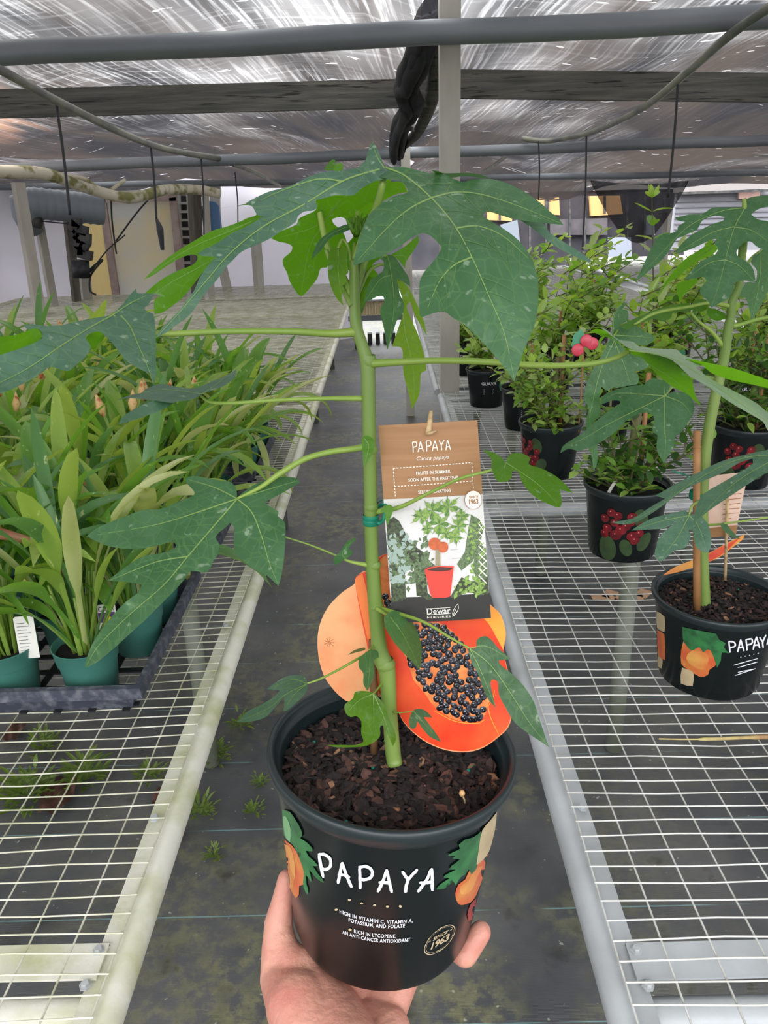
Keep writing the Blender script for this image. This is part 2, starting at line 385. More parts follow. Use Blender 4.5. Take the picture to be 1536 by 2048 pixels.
# black fabric bundle and bent wooden strip hanging at the seam
mb = MB()
pts = catmull([PY(880, -10, 3.9), PY(860, 30, 3.9), PY(832, 110, 4.0), PY(812, 160, 4.2), PY(822, 200, 4.3), PY(800, 240, 4.9), PY(792, 300, 5.5)], 8)
pts = [p-np.array([0, 0, .035]) for p in pts]; n_ = len(pts)
for st_ in range(5):
    R = random.Random(st_); o_ = np.array([R.uniform(-.035, .035), 0, R.uniform(-.03, .01)])
    mb.grid(lambda u_, v_: np.array([np.interp(u_*(n_-1), range(n_), [q[i] for q in pts]) for i in range(3)])+o_+np.array([.045*(1-.5*u_)*cos(6.28*v_)*(1+.5*mnoise.noise(Vector((u_*9, v_*3, st_)))), .02*sin(6.28*v_), .05*(1-.4*u_)*sin(6.28*v_)*(1+.7*mnoise.noise(Vector((u_*11, v_*4, st_+9))))]), 60, 12)
tag(mb.build('cloth_bundle', m_blackcloth), 'bunched black fabric hanging along the roof seam left of the tall post', 'fabric')
mb = MB(); mb.lathe([(.0, .0), (.056, 0), (.062, .05), (.05, .10), (0, .12)], (.262, 3.32, 2.30), 10); tag(mb.build('post_wrap', m_blackcloth), 'black cloth cap wrapped on the head of the tall post', 'fabric')
mb = MB(); pts = catmull([PY(868, 60, 3.9), PY(872, 130, 4.1), PY(862, 200, 4.4), PY(838, 260, 5.0), PY(806, 292, 5.6)], 8)
for s_ in (-1, 1): pass
mb.tube(pts, [.05*(1-.45*i/len(pts)) for i in range(len(pts))], 6); tag(mb.build('bent_roof_strip', m_wood), 'curved dark wooden strip bending down behind the tall post', 'wood strip')
mb = MB(); R = random.Random(8)
for k in range(5):
    y_ = 205+k*9; mb.grid(lambda u_, v_, k=k, y_=y_: PY(812+18*u_+4*sin(k*2), y_+22*v_, 5.0-.05*sin(u_*6+k)), 4, 4)
tag(mb.build('torn_plastic_scrap', mat('white_scrap', RGB(190, 188, 186), .6)), 'torn white plastic scrap caught at the top of the far thin post', 'plastic scrap')
# hoses and wires
def hose(name, pix, r, m, label, cat='hose', seg=10, radii=None):
    pts = catmull([PY(*p) for p in pix], seg); mb = MB(); mb.tube(pts, lerp_list(radii, len(pts)) if radii else r, 8)
    return tag(mb.build(name, m), label, cat)
hose('irrigation_pipe', [(-180, 60, 2.6), (0, 140, 3.0), (120, 205, 3.6), (260, 273, 4.6), (340, 300, 5.2), (437, 317, 5.75)], .018, m_conduit, 'mossy grey conduit slanting down from the upper left corner', 'pipe', radii=[.016, .016, .018, .02, .018, .02])
hose('irrigation_pipe', [(465, 328, 6.0), (510, 345, 6.6), (560, 372, 8.0)], .016, m_conduit, 'short pale conduit dropping from the middle roof pipe', 'pipe')
hose('irrigation_pipe', [(1700, -90, 2.7), (1480, 55, 3.1), (1380, 140, 3.6), (1290, 213, 4.2), (1200, 258, 4.9), (1140, 274, 5.3), (1090, 282, 5.6), (1045, 277, 5.75)], .017, m_conduit, 'grey conduit curving down from the upper right corner', 'pipe')
hose('irrigation_pipe', [(1030, 295, 6.0), (1005, 318, 6.5), (965, 345, 7.6)], .014, m_conduit, 'thin conduit falling away behind the tall post', 'pipe')
hose('mossy_pipe', [(-60, 335, 5.0), (0, 343, 5.2), (90, 348, 5.6), (180, 378, 6.0), (260, 396, 6.2), (330, 380, 6.6), (400, 380, 7), (440, 388, 7)], .04, m_whitepipe, 'sagging mossy white pipe along the top of the left wall', 'pipe')
hose('mossy_pipe', [(120, 352, 5.9), (170, 358, 6), (210, 383, 6.2), (250, 360, 6.4)], .014, m_whitepipe, 'small looped white pipe resting on the sagging mossy pipe', 'pipe')
for i, (x0, y0, x1, y1, Y, r, lb) in enumerate([(110, 190, 140, 430, 3.62, .010, 'leftmost black drip line hanging from the conduit'), (300, 282, 313, 440, 5.0, .011, 'black drip line with a blue end hanging before the framed panel'),
        (402, 312, 408, 470, 5.7, .009, 'thin drip line hanging left of the blue barrel'), (1357, 150, 1336, 395, 3.75, .009, 'black drip line hanging nearest the right edge'),
        (1173, 265, 1165, 500, 5.2, .009, 'black drip line hanging in front of the lit window'), (1077, 282, 1077, 400, 5.6, .008, 'short drip line hanging right of the tall post'),
        (470, 345, 476, 450, 7.9, .009, 'faint drip line hanging by the white plastic sheet')]):
    Z_ = hose('drip_line', [(x0, y0, Y), ((x0+x1)/2+2, (y0+y1)/2, Y), (x1, y1, Y)], r*.62, m_hose, lb)
hose('hose_weight', [(313, 438, 5.0), (320, 460, 5.0), (325, 500, 5.0)], .02, m_hose, 'black weight with blue tip on the hanging drip line', 'weight', radii=[.008, .022, .012])
# ================================================================== BACKGROUND LEFT
def plastic():
    m = mat('white_plastic_film', RGB(226, 222, 228), .5, 0, RGB(206, 202, 208), 1.2, trans=.5, transcol=RGB(126, 123, 131)); return m
m_film = plastic()
m_yel = mat('yellow_panel', RGB(255, 244, 196), .7, 0, RGB(250, 232, 170), 10, stretch=(4, 1, .3), trans=.6, transcol=RGB(255, 242, 200))
m_duct = mat('grey_duct', RGB(140, 148, 158), .5, .1)
m_frame = mat('old_reddish_frame', RGB(190, 170, 164), .8, 0, RGB(160, 138, 132), 8)
m_panel = mat('dusty_clear_panel', RGB(226, 226, 222), .5, 0, RGB(240, 230, 200), 1.6, lo=.4, hi=.62, trans=.68)
m_white = mat('white_paint', RGB(214, 212, 208), .6)
m_blue = mat('blue_plastic', RGB(78, 118, 160), .5)
m_dark = mat('dark_equipment', RGB(48, 50, 54), .7, 0, RGB(90, 88, 86), 12)
m_darkwood = mat('dark_timber', RGB(84, 78, 70), .8, 0, RGB(112, 108, 98), 5, stretch=(4, 4, .6))
def film_wall(name, xa, xb, Y, z0, z1, label, folds=9, amp=.05, hole=None):
    mb = MB(); seed = folds
    def fn(a, b):
        x = xa+(xb-xa)*a; z = z0+(z1-z0)*b
        y = Y+amp*sin(x*folds*.9+z*1.3+seed)*(.4+.6*(1-b))+amp*.8*mnoise.noise(Vector((x*1.5, z*2.0, seed)))
        return (x, y, z)
    mb.grid(fn, 60, 24)
    if hole:
        mb.f = [f for f in mb.f if not all(hole(mb.v[i][0], mb.v[i][2]) for i in f)]; mb.m = [0]*len(mb.f)
    return tag(mb.build(name, m_film), label, kind='structure')
film_wall('wall_left', -7.5, -2.9, 8.7, .0, 2.3, 'white plastic sheeting wall at far left', 7, .08)
film_wall('wall_back', -2.75, -.3, 9.4, .0, 2.2, 'white plastic sheeting wall behind the empty bench', 11, .05)
def vpost(px, py0, px1, py1, Y, w_, m, label, name='wall_post', z0=0):
    a, b = PY(px, py0, Y), PY(px1, py1, Y); b = b+(a-b)/(a[2]-b[2])*(z0-b[2]) if b[2] != z0 else b
    b[2] = z0; mb = MB(); mb.tube([b, a], w_/2*1.3, 4); return tag(mb.build(name, m, smooth=False), label, 'post')
vpost(36, 365, 78, 620, 6.4, .085, m_post, 'leftmost pale wall post before the plastic sheeting')
vpost(78, 445, 108, 612, 7.2, .07, m_post, 'thinner pale wall post right of the leftmost one')
vpost(130, 385, 152, 590, 7.4, .07, m_darkwood, 'dark narrow timber post beside the hanging pump')
vpost(165, 520, 172, 600, 7.6, .10, m_post, 'grey post under the hanging pump')
vpost(389, 388, 392, 470, 7.8, .10, m_darkwood, 'mossy dark post right of the louvre')
vpost(410, 375, 416, 470, 7.7, .05, m_post, 'thin grey post next to the blue barrel')
vpost(512, 485, 518, 570, 8.7, .09, m_post, 'grey wall post seen under the bright leaf')
vpost(445, 535, 455, 580, 8.7, .08, m_post, 'short pale wall post by the empty bench end')
# duct
t = thing('air_duct', PY(50, 420, 7.0), 'fat grey ribbed air duct on the left wall', 'duct')
mb = MB(); a, b = PY(52, 405, 7.0), PY(206, 420, 7.3); pts = [a+(b-a)*s for s in np.linspace(0, 1, 30)]
mb.tube([PY(66, 460, 7.1), PY(52, 430, 7.02)]+pts, [.10, .11]+[.125+.006*(i % 3 == 0) for i in range(30)], 20); mb.build('duct_pipe', m_duct, t)
mb = MB(); mb.tube([PY(58, 440, 7), PY(82, 446, 7)], .05, 10); mb.build('duct_bracket', m_dark, t)
# yellow panel, framed panel, louvre
def quadbox(name, pix, Y, th, m, parent=None):
    mb = MB(); pts = [PY(*p, Y) for p in pix]; back = [p+np.array([0, th, 0]) for p in pts]
    mb.add(pts+back, [(0, 1, 2, 3), (7, 6, 5, 4), (0, 4, 5, 1), (1, 5, 6, 2), (2, 6, 7, 3), (3, 7, 4, 0)]); return mb.build(name, m, parent, smooth=False)
tag(quadbox('yellow_board', [(158, 392), (196, 400), (245, 745), (206, 750)], 8.2, .03, m_yel), 'tall yellow corrugated board left of the framed panel', 'panel')
t = thing('framed_panel', PY(280, 600, 8.0), 'dusty translucent panel in an old reddish frame', 'panel')
quadbox('sheet', [(200, 400), (345, 398), (368, 600), (232, 602)], 8.0, .02, m_panel, t)
for px in ([(196, 396), (210, 396), (240, 602), (226, 604)], [(338, 396), (352, 394), (374, 598), (358, 600)], [(196, 394), (352, 390), (352, 402), (198, 406)], [(228, 592), (372, 590), (374, 602), (228, 606)]):
    quadbox('frame', px, 7.96, .04, m_frame, t)
t = thing('wall_louvre', PY(370, 540, 8.1), 'white slatted louvre right of the framed panel', 'louvre')
quadbox('louvre_back', [(352, 392), (390, 392), (400, 540), (366, 540)], 8.15, .02, m_dark, t)
quadbox('louvre_frame', [(350, 390), (360, 390), (368, 545), (358, 545)], 8.1, .03, m_white, t)
quadbox('louvre_frame', [(372, 390), (386, 390), (398, 545), (384, 545)], 8.1, .03, m_white, t)
for k in range(8): quadbox('slat', [(354+k*1.2, 404+k*17), (378+k*1.2, 404+k*17), (378+k*1.2, 409+k*17), (354+k*1.2, 409+k*17)], 8.08, .02, m_white, t)
tag(quadbox('wall_header', [(170, 385), (440, 372), (440, 392), (170, 402)], 8.3, .04, mat('header_white', RGB(196, 190, 180), .7, 0, RGB(130, 124, 112), 6)), 'pale weathered rail over the framed panel', 'rail')
tag(quadbox('doorway_frame', [(418, 382), (438, 380), (442, 470), (424, 470)], 8.0, .05, m_white), 'white frame strip right of the louvre', 'frame')
mb = MB(); c = PY(428, 480, 7.9); mb.lathe([(0, 0), (.085, 0), (.09, .1), (.085, .3), (.05, .34), (0, .35)], c, 20); tag(mb.build('blue_barrel', m_blue), 'blue plastic barrel by the white frame strip', 'barrel')
# hanging pump
t = thing('hanging_pump', PY(165, 480, 7.0), 'dark hanging pump with cables before the yellow board', 'equipment')
mb = MB(); R = random.Random(4)
for k in range(9): mb.box(PY(160+R.uniform(-12, 12), 445+k*8, 7.0), (.06+R.random()*.06, .08, .05+R.random()*.04), Matrix.Rotation(R.random(), 3, 'Y'))
mb.build('pump_body', m_dark, t, smooth=False)
mb = MB(); mb.tube([PY(160, 520, 7.0), PY(163, 555, 7.0)], .075, 12); mb.tube([PY(168, 540, 6.92), PY(168, 541, 6.9)], .05, 12); mb.build('motor', m_hose, t)
mb = MB(); mb.tube(catmull([PY(175, 545, 7), PY(190, 530, 7), PY(205, 520, 7), PY(182, 550, 7), PY(180, 580, 7), PY(192, 590, 7)], 8), .009, 6)
mb.tube(catmull([PY(160, 450, 7), PY(110, 445, 7), PY(60, 440, 7)], 8), .006, 6); mb.tube(catmull([PY(250, 470, 7.2), PY(215, 500, 7.1), PY(180, 545, 7)], 8), .006, 6); mb.build('cable', m_hose, t)
hose('slack_cable', [(300, 395, 7.6), (270, 430, 7.6), (232, 482, 7.6)], .008, m_hose, 'black cable crossing the framed panel', 'cable')
hose('hook_cable', [(222, 400, 7.6), (224, 440, 7.6), (230, 490, 7.6), (233, 508, 7.6)], .008, m_hose, 'thin hooked cable hanging on the framed panel', 'cable')
# ================================================================== END OF AISLE
t = thing('staging_table', (-.0, 8.6, 0), 'low cream corrugated table closing the far end of the aisle', 'table')
m_cream = mat('cream_corrugated', RGB(246, 232, 196), .7, 0, RGB(226, 208, 168), 30, stretch=(3, .2, .2))
a = PY(690, 592, 8.6)
mb = MB(); z1 = PY(700, 603, 8.6)[2]; z0 = PY(700, 632, 8.6)[2]; mb.box((-.08, 8.62, (z0+z1)/2), (.62, .03, z1-z0))
for k in range(20): mb.box((-.38+k*.031, 8.6, (z0+z1)/2), (.012, .02, z1-z0))
mb.build('front_board', m_cream, t, smooth=False)
mb = MB(); mb.box((-.08, 8.9, z1+.01), (.7, .7, .02)); mb.build('table_top', m_galv, t, smooth=False)
mb = MB(); mb.box((-.08, 8.6, z0-.03), (.7, .06, .05)); mb.build('rail', m_pipe, t, smooth=False)
for x in (-.35, .2):
    mb = MB(); mb.box((x, 8.7, z0/2), (.05, .05, z0)); mb.build('leg', m_dark, t, smooth=False)
mb = MB(); 
for k in range(6): mb.box((-.3+k*.09, 9.0, .32), (.05, .1, .12))
tag(mb.build('crate', m_dark, smooth=False), 'dark slotted crate under the cream table', 'crate')
bpy.data.objects['crate'].location.z = 0
# ================================================================== BACKGROUND RIGHT: building
Yb = 15.0
t = thing('dark_building', (5.2, Yb, 0), 'dark netted building with two lit windows behind the right shrubs', 'building')
m_net = mat('dark_netting', RGB(58, 58, 66), .9, 0, RGB(80, 76, 80), 2)
m_netl = mat('grey_netting', RGB(112, 106, 108), .9, 0, RGB(88, 84, 88), 3)
quadbox('wall_face', [(640, 386), (1365, 378), (1369, 560), (644, 590)], Yb, .1, m_net, t)
quadbox('eave', [(960, 366), (1365, 358), (1365, 376), (960, 388)], Yb-.1, .2, mat('eave_pale', RGB(160, 153, 150), .7), t)
m_win = mat('lit_window', RGB(190, 140, 90), .5, emit=RGB(250, 200, 130), estr=.42)
for px in ([(1075, 394), (1118, 394), (1120, 430), (1075, 428)], [(1180, 392), (1240, 391), (1246, 428), (1182, 432)], [(975, 422), (1025, 430), (1024, 442), (975, 440)]):
    o_ = quadbox('window', px, Yb-.15, .1, m_win, t)
    xm = (px[0][0]+px[1][0])/2; quadbox('mullion', [(xm-2, px[0][1]), (xm+2, px[0][1]), (xm+2, px[2][1]), (xm-2, px[2][1])], Yb-.2, .04, m_dark, t)
for px in ([(1000, 450), (1035, 440), (1042, 500), (1030, 500)], [(1285, 430), (1308, 430), (1310, 470), (1290, 470)]): quadbox('trim_board', px, Yb-.15, .05, m_duct, t)
for x in (1060, 1092, 1140, 1170, 1255, 1290, 1330): quadbox('net_pole', [(x-2, 392), (x+2, 392), (x+2, 500), (x-2, 500)], Yb-.2, .05, m_dark, t)
quadbox('door_panel', [(1217, 475), (1262, 475), (1264, 530), (1217, 530)], Yb-.6, .05, mat('door_grey', RGB(160, 166, 180), .5), t)
quadbox('wall_patch', [(1100, 440), (1215, 436), (1215, 470), (1100, 470)], Yb-.12, .05, m_netl, t)
t = thing('sided_building', (7.8, 14, 0), 'white building with horizontal siding at far right', 'building')
mb_ = []
quadbox('siding', [(1355, 384), (1545, 378), (1545, 500), (1340, 500)], 13.0, .1, mat('siding_grey', RGB(142, 142, 148), .7), t)
for k in range(9): quadbox('board_edge', [(1350, 392+k*11), (1545, 388+k*11), (1545, 390+k*11), (1350, 394+k*11)], 12.97, .03, mat('siding_shadow', RGB(116, 114, 120), .7) if k == 0 else MATS['siding_shadow'], t)
quadbox('eave', [(1360, 362), (1545, 340), (1545, 376), (1360, 386)], 12.8, .3, MATS['eave_pale'], t)
quadbox('pink_board', [(1478, 380), (1520, 378), (1520, 396), (1478, 398)], 12.9, .05, mat('pinkish_board', RGB(198, 160, 148), .7), t)
quadbox('dark_bar', [(1360, 384), (1540, 378), (1540, 383), (1360, 389)], 12.7, .05, m_dark, t)
# hanging black cloth swag
def swag():
    mb = MB()
    top = [(1155, 372), (1250, 378), (1370, 372)]
    def fn(a, b):
        x = 1180+198*a; yt = 360+8*sin(a*3); d = 108*sin(pi*min(1, max(0, a)))**.8*(1 if a < .55 else 1)
        y = yt+b*(d*(.75+.35*sin(a*3.1+.2))); return PY(x, y, 8.9-.5*b*sin(pi*a)+.06*sin(a*30+b*5))
    mb.grid(fn, 40, 14); return mb
mm = mat('sheer_black_net', RGB(28, 28, 32), .9, alpha=.88)
tag(swag().build('cloth_swag', mm), 'black shade cloth swag drooping before the dark building', 'fabric')
tag(vpost(1334, 424, 1330, 480, 8.9, .07, m_post, 'x'), 'grey stub post under the drooping black swag', 'post')
# ================================================================== MAIN POT
m_pot = mat('dark_green_plastic', RGB(9, 19, 20), .26, 0, RGB(6, 13, 14), 6, spec=.35, bump=.05, bscale=40)
m_potrim = mat('grey_green_rim', RGB(30, 41, 44), .36, 0, RGB(22, 32, 35), 9)
m_soil = mat('dark_potting_soil', RGB(24, 17, 15), .95, 0, RGB(14, 10, 9), 90, bump=1.0, bscale=120)
m_bark = [mat('bark_chip_%s' % n, c, .85, 0, c2, 60, bump=.6, bscale=150) for n, c, c2 in (
    ('dark', RGB(30, 20, 18), RGB(18, 12, 12)), ('brown', RGB(58, 38, 34), RGB(36, 24, 22)), ('red', RGB(92, 60, 52), RGB(60, 40, 36)), ('tan', RGB(148, 108, 82), RGB(104, 74, 56)))]
m_pellet = mat('green_pellet', RGB(20, 120, 100), .3)
m_print = mat('white_print', RGB(232, 232, 240), .5)
m_tanprint = mat('tan_print', RGB(190, 172, 138), .5)
m_fruit = mat('printed_fruit', RGB(206, 128, 62), .4, 0, RGB(204, 92, 54), 40, hi=.6)
m_fruit2 = mat('printed_fruit_yellow', RGB(222, 164, 84), .4, 0, RGB(206, 116, 62), 30)
m_fruitred = mat('printed_fruit_red', RGB(150, 52, 50), .4)
m_pleaf = mat('printed_leaf', RGB(52, 120, 66), .4, 0, RGB(34, 84, 48), 60)
m_pleaf2 = mat('printed_leaf_light', RGB(120, 170, 120), .4)
m_label = mat('beige_label', RGB(196, 176, 140), .5, 0, RGB(180, 160, 124), 40)
def axis_frame(lean):
    a = Vector(lean).normalized(); x = Vector((1, 0, 0)); x = (x-a*x.dot(a)).normalized(); y = a.cross(x)
    return Matrix((x, y, a)).transposed()
POT_R = [(0, .1037), (.007, .1030), (.013, .1005), (.0175, .0968), (.06, .0915), (.172, .0802), (.182, .0772)]
class Pot:
    def __init__(s, top, lean, k=1.0, kh=None):
        s.kh = kh or k; s.top = np.array(top); s.A = axis_frame(lean); s.k = k; s.An = np.array(s.A)
    def R(s, h): return float(np.interp(h/s.kh, [q[0] for q in POT_R], [q[1] for q in POT_R]))*s.k
    def at(s, phi, h, extra=0):      # phi 0 faces -Y (towards the camera side), positive to +X
        r = s.R(h)+extra; return s.top+s.An @ np.array([r*sin(phi), -r*cos(phi), -h])
    def hit(s, px, py, extra=.0005):
        v = ray(px, py); lo = None
        for t in np.linspace(s.d0-.13*s.k, s.d0+.2, 400):
            q = s.An.T @ (CC+v*t-s.top); h = -q[2]
            if h > 0.004 and h < .19*s.kh and math.hypot(q[0], q[1]) <= s.R(h)+extra:
                phi = atan2(q[0], -q[1]); return s.at(phi, h, extra)
        return None
    def inv(s, px, py):
        q = s.An.T @ (s.hit(px, py)-s.top); return atan2(q[0], -q[1]), -q[2]
    def solids(s, parent, matw, matr, ribs=True):
        k = s.k; kh = s.kh; mb = MB()
        prof = [(.0945, -.019), (.0950, -.017), (.0965, -.016), (.0915, -.06), (.0802, -.172), (.0775, -.180), (.070, -.182), (0, -.182), (0, -.179), (.072, -.179), (.0775, -.172), (.0890, -.06), (.0925, -.016)]
        mb.lathe([(r*k, h*kh) for r, h in prof], s.top, 96, s.A); w_ = mb.build('pot_wall', matw, parent, auto=50)
        mb = MB()
        prof = [(.0945, -.021), (.0968, -.0175), (.1005, -.013), (.1030, -.007), (.1037, -.003), (.1030, .0005), (.1010, .002), (.0985, .0015), (.0968, -.001), (.0962, -.005)]
        if ribs:
            for i in range(6): prof += [(.0932-.0005*i, -.008-.0042*i), (.0918-.0005*i, -.010-.0042*i)]
        mb.lathe([(r*k, h*kh) for r, h in prof], s.top, 96, s.A); mb.build('pot_rim', matr, parent)
        return w_
def fill_poly(pts, cell=None):
    """triangulate a simple 2-D polygon, optional interior grid"""
    pts = [tuple(p[:2]) for p in pts]; n = len(pts); vs = [Vector(p) for p in pts]
    if cell:
        a = np.array(pts); x0, y0 = a.min(0); x1, y1 = a.max(0)
        jr = random.Random(1)
        for x in np.arange(x0+cell/2, x1, cell):
            for y in np.arange(y0+cell/2, y1, cell):
                q = (x+jr.uniform(-.15, .15)*cell, y+jr.uniform(-.15, .15)*cell)
                if inside(q, pts) and min((q[0]-p[0])**2+(q[1]-p[1])**2 for p in pts) > (cell*.35)**2: vs.append(Vector(q))
    r = delaunay_2d_cdt(vs, [], [list(range(n))], 1, 1e-6)
    return [tuple(v) for v in r[0]], [tuple(f) for f in r[2]]
def inside(q, poly):
    c = False; j = len(poly)-1
    for i in range(len(poly)):
        xi, yi = poly[i][0], poly[i][1]; xj, yj = poly[j][0], poly[j][1]
        if (yi > q[1]) != (yj > q[1]) and q[0] < (xj-xi)*(q[1]-yi)/(yj-yi)+xi: c = not c
        j = i
    return c
def smooth_closed(pts, k=3):
    n = len(pts); out = []
    P_ = [np.array(p[:2], float) for p in pts]
    for i in range(n):
        a, b, c, d = P_[i-1], P_[i], P_[(i+1) % n], P_[(i+2) % n]
        # sharp corners stay sharp
        def sharp(p, q, r):
            u, v = q-p, r-q; nu, nv = np.linalg.norm(u), np.linalg.norm(v)
            return nu and nv and u.dot(v)/(nu*nv) < -.1
        ma = (c-a)*.5 if not sharp(a, b, c) else (c-b)*.6
        mc = (d-b)*.5 if not sharp(b, c, d) else (c-b)*.6
        L_ = np.linalg.norm(c-b)
        for m in (ma, mc):
            q = np.linalg.norm(m)
            if q > L_: m *= L_/q
        for j in range(k):
            t = j/k; h00 = 2*t**3-3*t*t+1; h10 = t**3-2*t*t+t; h01 = -2*t**3+3*t*t; h11 = t**3-t*t
            out.append(tuple(h00*b+h10*ma+h01*c+h11*mc))
    return out
def crp(x0, y0, s, pts): return [(x0+x/s, y0+y/s) for x, y in pts]
def flat_on(mb, pts, fn, cell=None):
    vs, fs = fill_poly(pts, cell); w_ = [fn(*v) for v in vs]
    ok = [p is not None for p in w_]; idx = {}; out = []
    for i, p in enumerate(w_):
        if ok[i]: idx[i] = len(out); out.append(p)
    mb.add(out, [tuple(idx[i] for i in f) for f in fs if all(ok[i] for i in f)])
def stroke(pts, w0, w1=None, k=5):
    c = catmull([np.array(p, float) for p in pts], k) if len(pts) > 2 else [np.array(pts[0], float)+(np.array(pts[1], float)-np.array(pts[0], float))*t for t in np.linspace(0, 1, 8)]
    w1 = w0 if w1 is None else w1; n = len(c); L_, R_ = [], []
    for i, p in enumerate(c):
        d = c[min(i+1, n-1)]-c[max(i-1, 0)]; d = d/(np.linalg.norm(d)+1e-9); nn = np.array([-d[1], d[0]]); w = (w0+(w1-w0)*i/(n-1))/2
        if i in (0, n-1): w *= .6
        L_.append(p+nn*w); R_.append(p-nn*w)
    return L_, R_
def stroke_on(mb, pts, w0, fn, w1=None, k=5):
    L_, R_ = stroke(pts, w0, w1, k); a = [fn(*p) for p in L_]; b = [fn(*p) for p in R_]; vs = []; fs = []
    for i in range(len(a)):
        if a[i] is None or b[i] is None: return
        vs += [a[i], b[i]]
    for i in range(len(a)-1): fs.append((2*i, 2*i+1, 2*i+3, 2*i+2))
    mb.add(vs, fs)
TEXTC = {}
def text_geo(txt, size=1, bold=.0, shear=0, spacing=1):
    key = (txt, bold, shear, spacing)
    if key not in TEXTC:
        cu = bpy.data.curves.new('txt', 'FONT'); cu.body = txt; cu.align_x = 'CENTER'; cu.size = 1; cu.offset = bold; cu.shear = shear; cu.space_character = spacing; cu.resolution_u = 3
        ob = bpy.data.objects.new('txt', cu); scene.collection.objects.link(ob); dg = bpy.context.evaluated_depsgraph_get()
        me = bpy.data.meshes.new_from_object(ob.evaluated_get(dg))
        TEXTC[key] = ([tuple(v.co) for v in me.vertices], [tuple(p.vertices) for p in me.polygons])
        bpy.data.objects.remove(ob); bpy.data.curves.remove(cu); bpy.data.meshes.remove(me)
    v, f = TEXTC[key]; return [(x*size, y*size) for x, y, z in v], f
def text_on(mb, txt, fn, size, c, sx=1, ang=0, **kw):
    """fn maps 2-D (x right, y down) to the surface; text centred on c, baseline at c"""
    v, f = text_geo(txt, size, **kw); ca, sa = cos(ang), sin(ang)
    pts = [fn(c[0]+(x*sx*ca-(-y)*sa), c[1]+(x*sx*sa+(-y)*ca)) for x, y in v]
    if any(p is None for p in pts): return
    mb.add(pts, f)
def pot_text(mb, pot, txt, a_, b_, size, bold=.028):
    (pa, ha), (pb, hb) = pot.inv(*a_), pot.inv(*b_); v, f = text_geo(txt, 1, bold=bold, spacing=1.12); x0, x1 = min(q[0] for q in v), max(q[0] for q in v)
    mb.add([pot.at(pa+(pb-pa)*(x-x0)/(x1-x0), ha+(hb-ha)*(x-x0)/(x1-x0)-y*size, .0005) for x, y in v], f)
def soil_fill(parent, pot, hs, n, seed, size=.009, pellets=8, clear=None):
    k = pot.k; mb = MB(); R = random.Random(seed)
    Rs = .0905*k
    def fn(a, b):
        r = Rs*b; t = 2*pi*a; x, y = r*cos(t), r*sin(t)
        z = -hs+.004*mnoise.noise(Vector((x*45, y*45, seed)))+.003*(1-b)
        return pot.top+pot.An @ np.array([x, y, z])
    mb.grid(fn, 60, 26); mb.build('potting_soil', m_soil, parent)
    mb = MB()
    for i in range(n):
        r = Rs*.97*sqrt(R.random()); t = R.uniform(0, 2*pi); x, y = r*cos(t), r*sin(t)
        p = pot.top+pot.An @ np.array([x, y, -hs+.002+R.uniform(0, .004)+.003*(1-r/Rs)+.003*mnoise.noise(Vector((x*45, y*45, seed)))])
        L_ = size*R.uniform(.3, 1.6)*(1 if R.random() < .75 else 1.5); W_ = L_*R.uniform(.25, .65); T_ = size*R.uniform(.08, .28)
        rot = Matrix.Rotation(R.uniform(0, 6.3), 3, 'Z') @ Matrix.Rotation(R.gauss(0, .35), 3, 'X') @ Matrix.Rotation(R.gauss(0, .35), 3, 'Y')
        m_ = 6; vs = []
        for zz in (-1, 1):
            for j in range(m_):
                a = 2*pi*j/m_; q = R.uniform(.7, 1.05)*(.85 if zz > 0 else 1)
                vs.append(Vector(p)+rot @ Vector((L_/2*cos(a)*q, W_/2*sin(a)*q, zz*T_/2)))
        u = R.random(); mb.mi = 0 if u < .58 else 1 if u < .84 else 2 if u < .97 else 3
        mb.add(vs, [(5, 4, 3, 2, 1, 0), (6, 7, 8, 9, 10, 11)]+[(j, (j+1) % 6, 6+(j+1) % 6, 6+j) for j in range(6)])
    mb.mi = 4
    for i in range(pellets):
        r = Rs*.9*sqrt(R.random()); t = R.uniform(0, 2*pi); c = pot.top+pot.An @ np.array([r*cos(t), r*sin(t), -hs+.006])
        mb.lathe([(0, -.0016), (.0014, -.0009), (.0018, 0), (.0014, .0009), (0, .0016)], c, 8)
    return mb.build('bark_mulch', m_bark+[m_pellet], parent, smooth=False, kind='stuff')
pot_a = Pot(P(784, 1492, .64), (.08, .05, 1)); pot_a.d0 = .64
papaya = thing('potted_papaya', pot_a.top+pot_a.An @ np.array([0, 0, -.182]), 'young papaya tree in a dark green printed pot, held up on a hand', 'potted plant')
pot_a.solids(papaya, m_pot, m_potrim)
soil_fill(papaya, pot_a, .025, 2100, 3, .0105, 14)
H = pot_a.hit
C5 = lambda pts: crp(500, 1620, 2.954, pts)
# lettering PAPAYA, hand drawn strokes
mb = MB()
for st in ([[(408, 262), (418, 320), (434, 400)], [(402, 262), (440, 262), (474, 290), (476, 330), (450, 350), (420, 345)]],
           [[(545, 308), (535, 360), (520, 435)], [(545, 308), (570, 380), (602, 458)], [(518, 382), (560, 384), (590, 400)]],
           [[(648, 335), (650, 400), (652, 465)], [(640, 338), (690, 332), (722, 360), (715, 395), (680, 410), (650, 406)]],
           [[(808, 350), (785, 420), (754, 485)], [(808, 350), (822, 420), (838, 486)], [(760, 425), (800, 428), (834, 432)]],
           [[(898, 358), (915, 385), (934, 412)], [(990, 350), (955, 385), (934, 412), (922, 450), (918, 488)]],
           [[(1074, 342), (1040, 415), (990, 485)], [(1074, 342), (1076, 410), (1076, 476)], [(1000, 428), (1040, 428), (1080, 424)]]):
    for s_ in st: stroke_on(mb, C5(s_), 5.6, H, 6.4)
mb.build('lettering', m_print, papaya, smooth=False)
mb = MB()
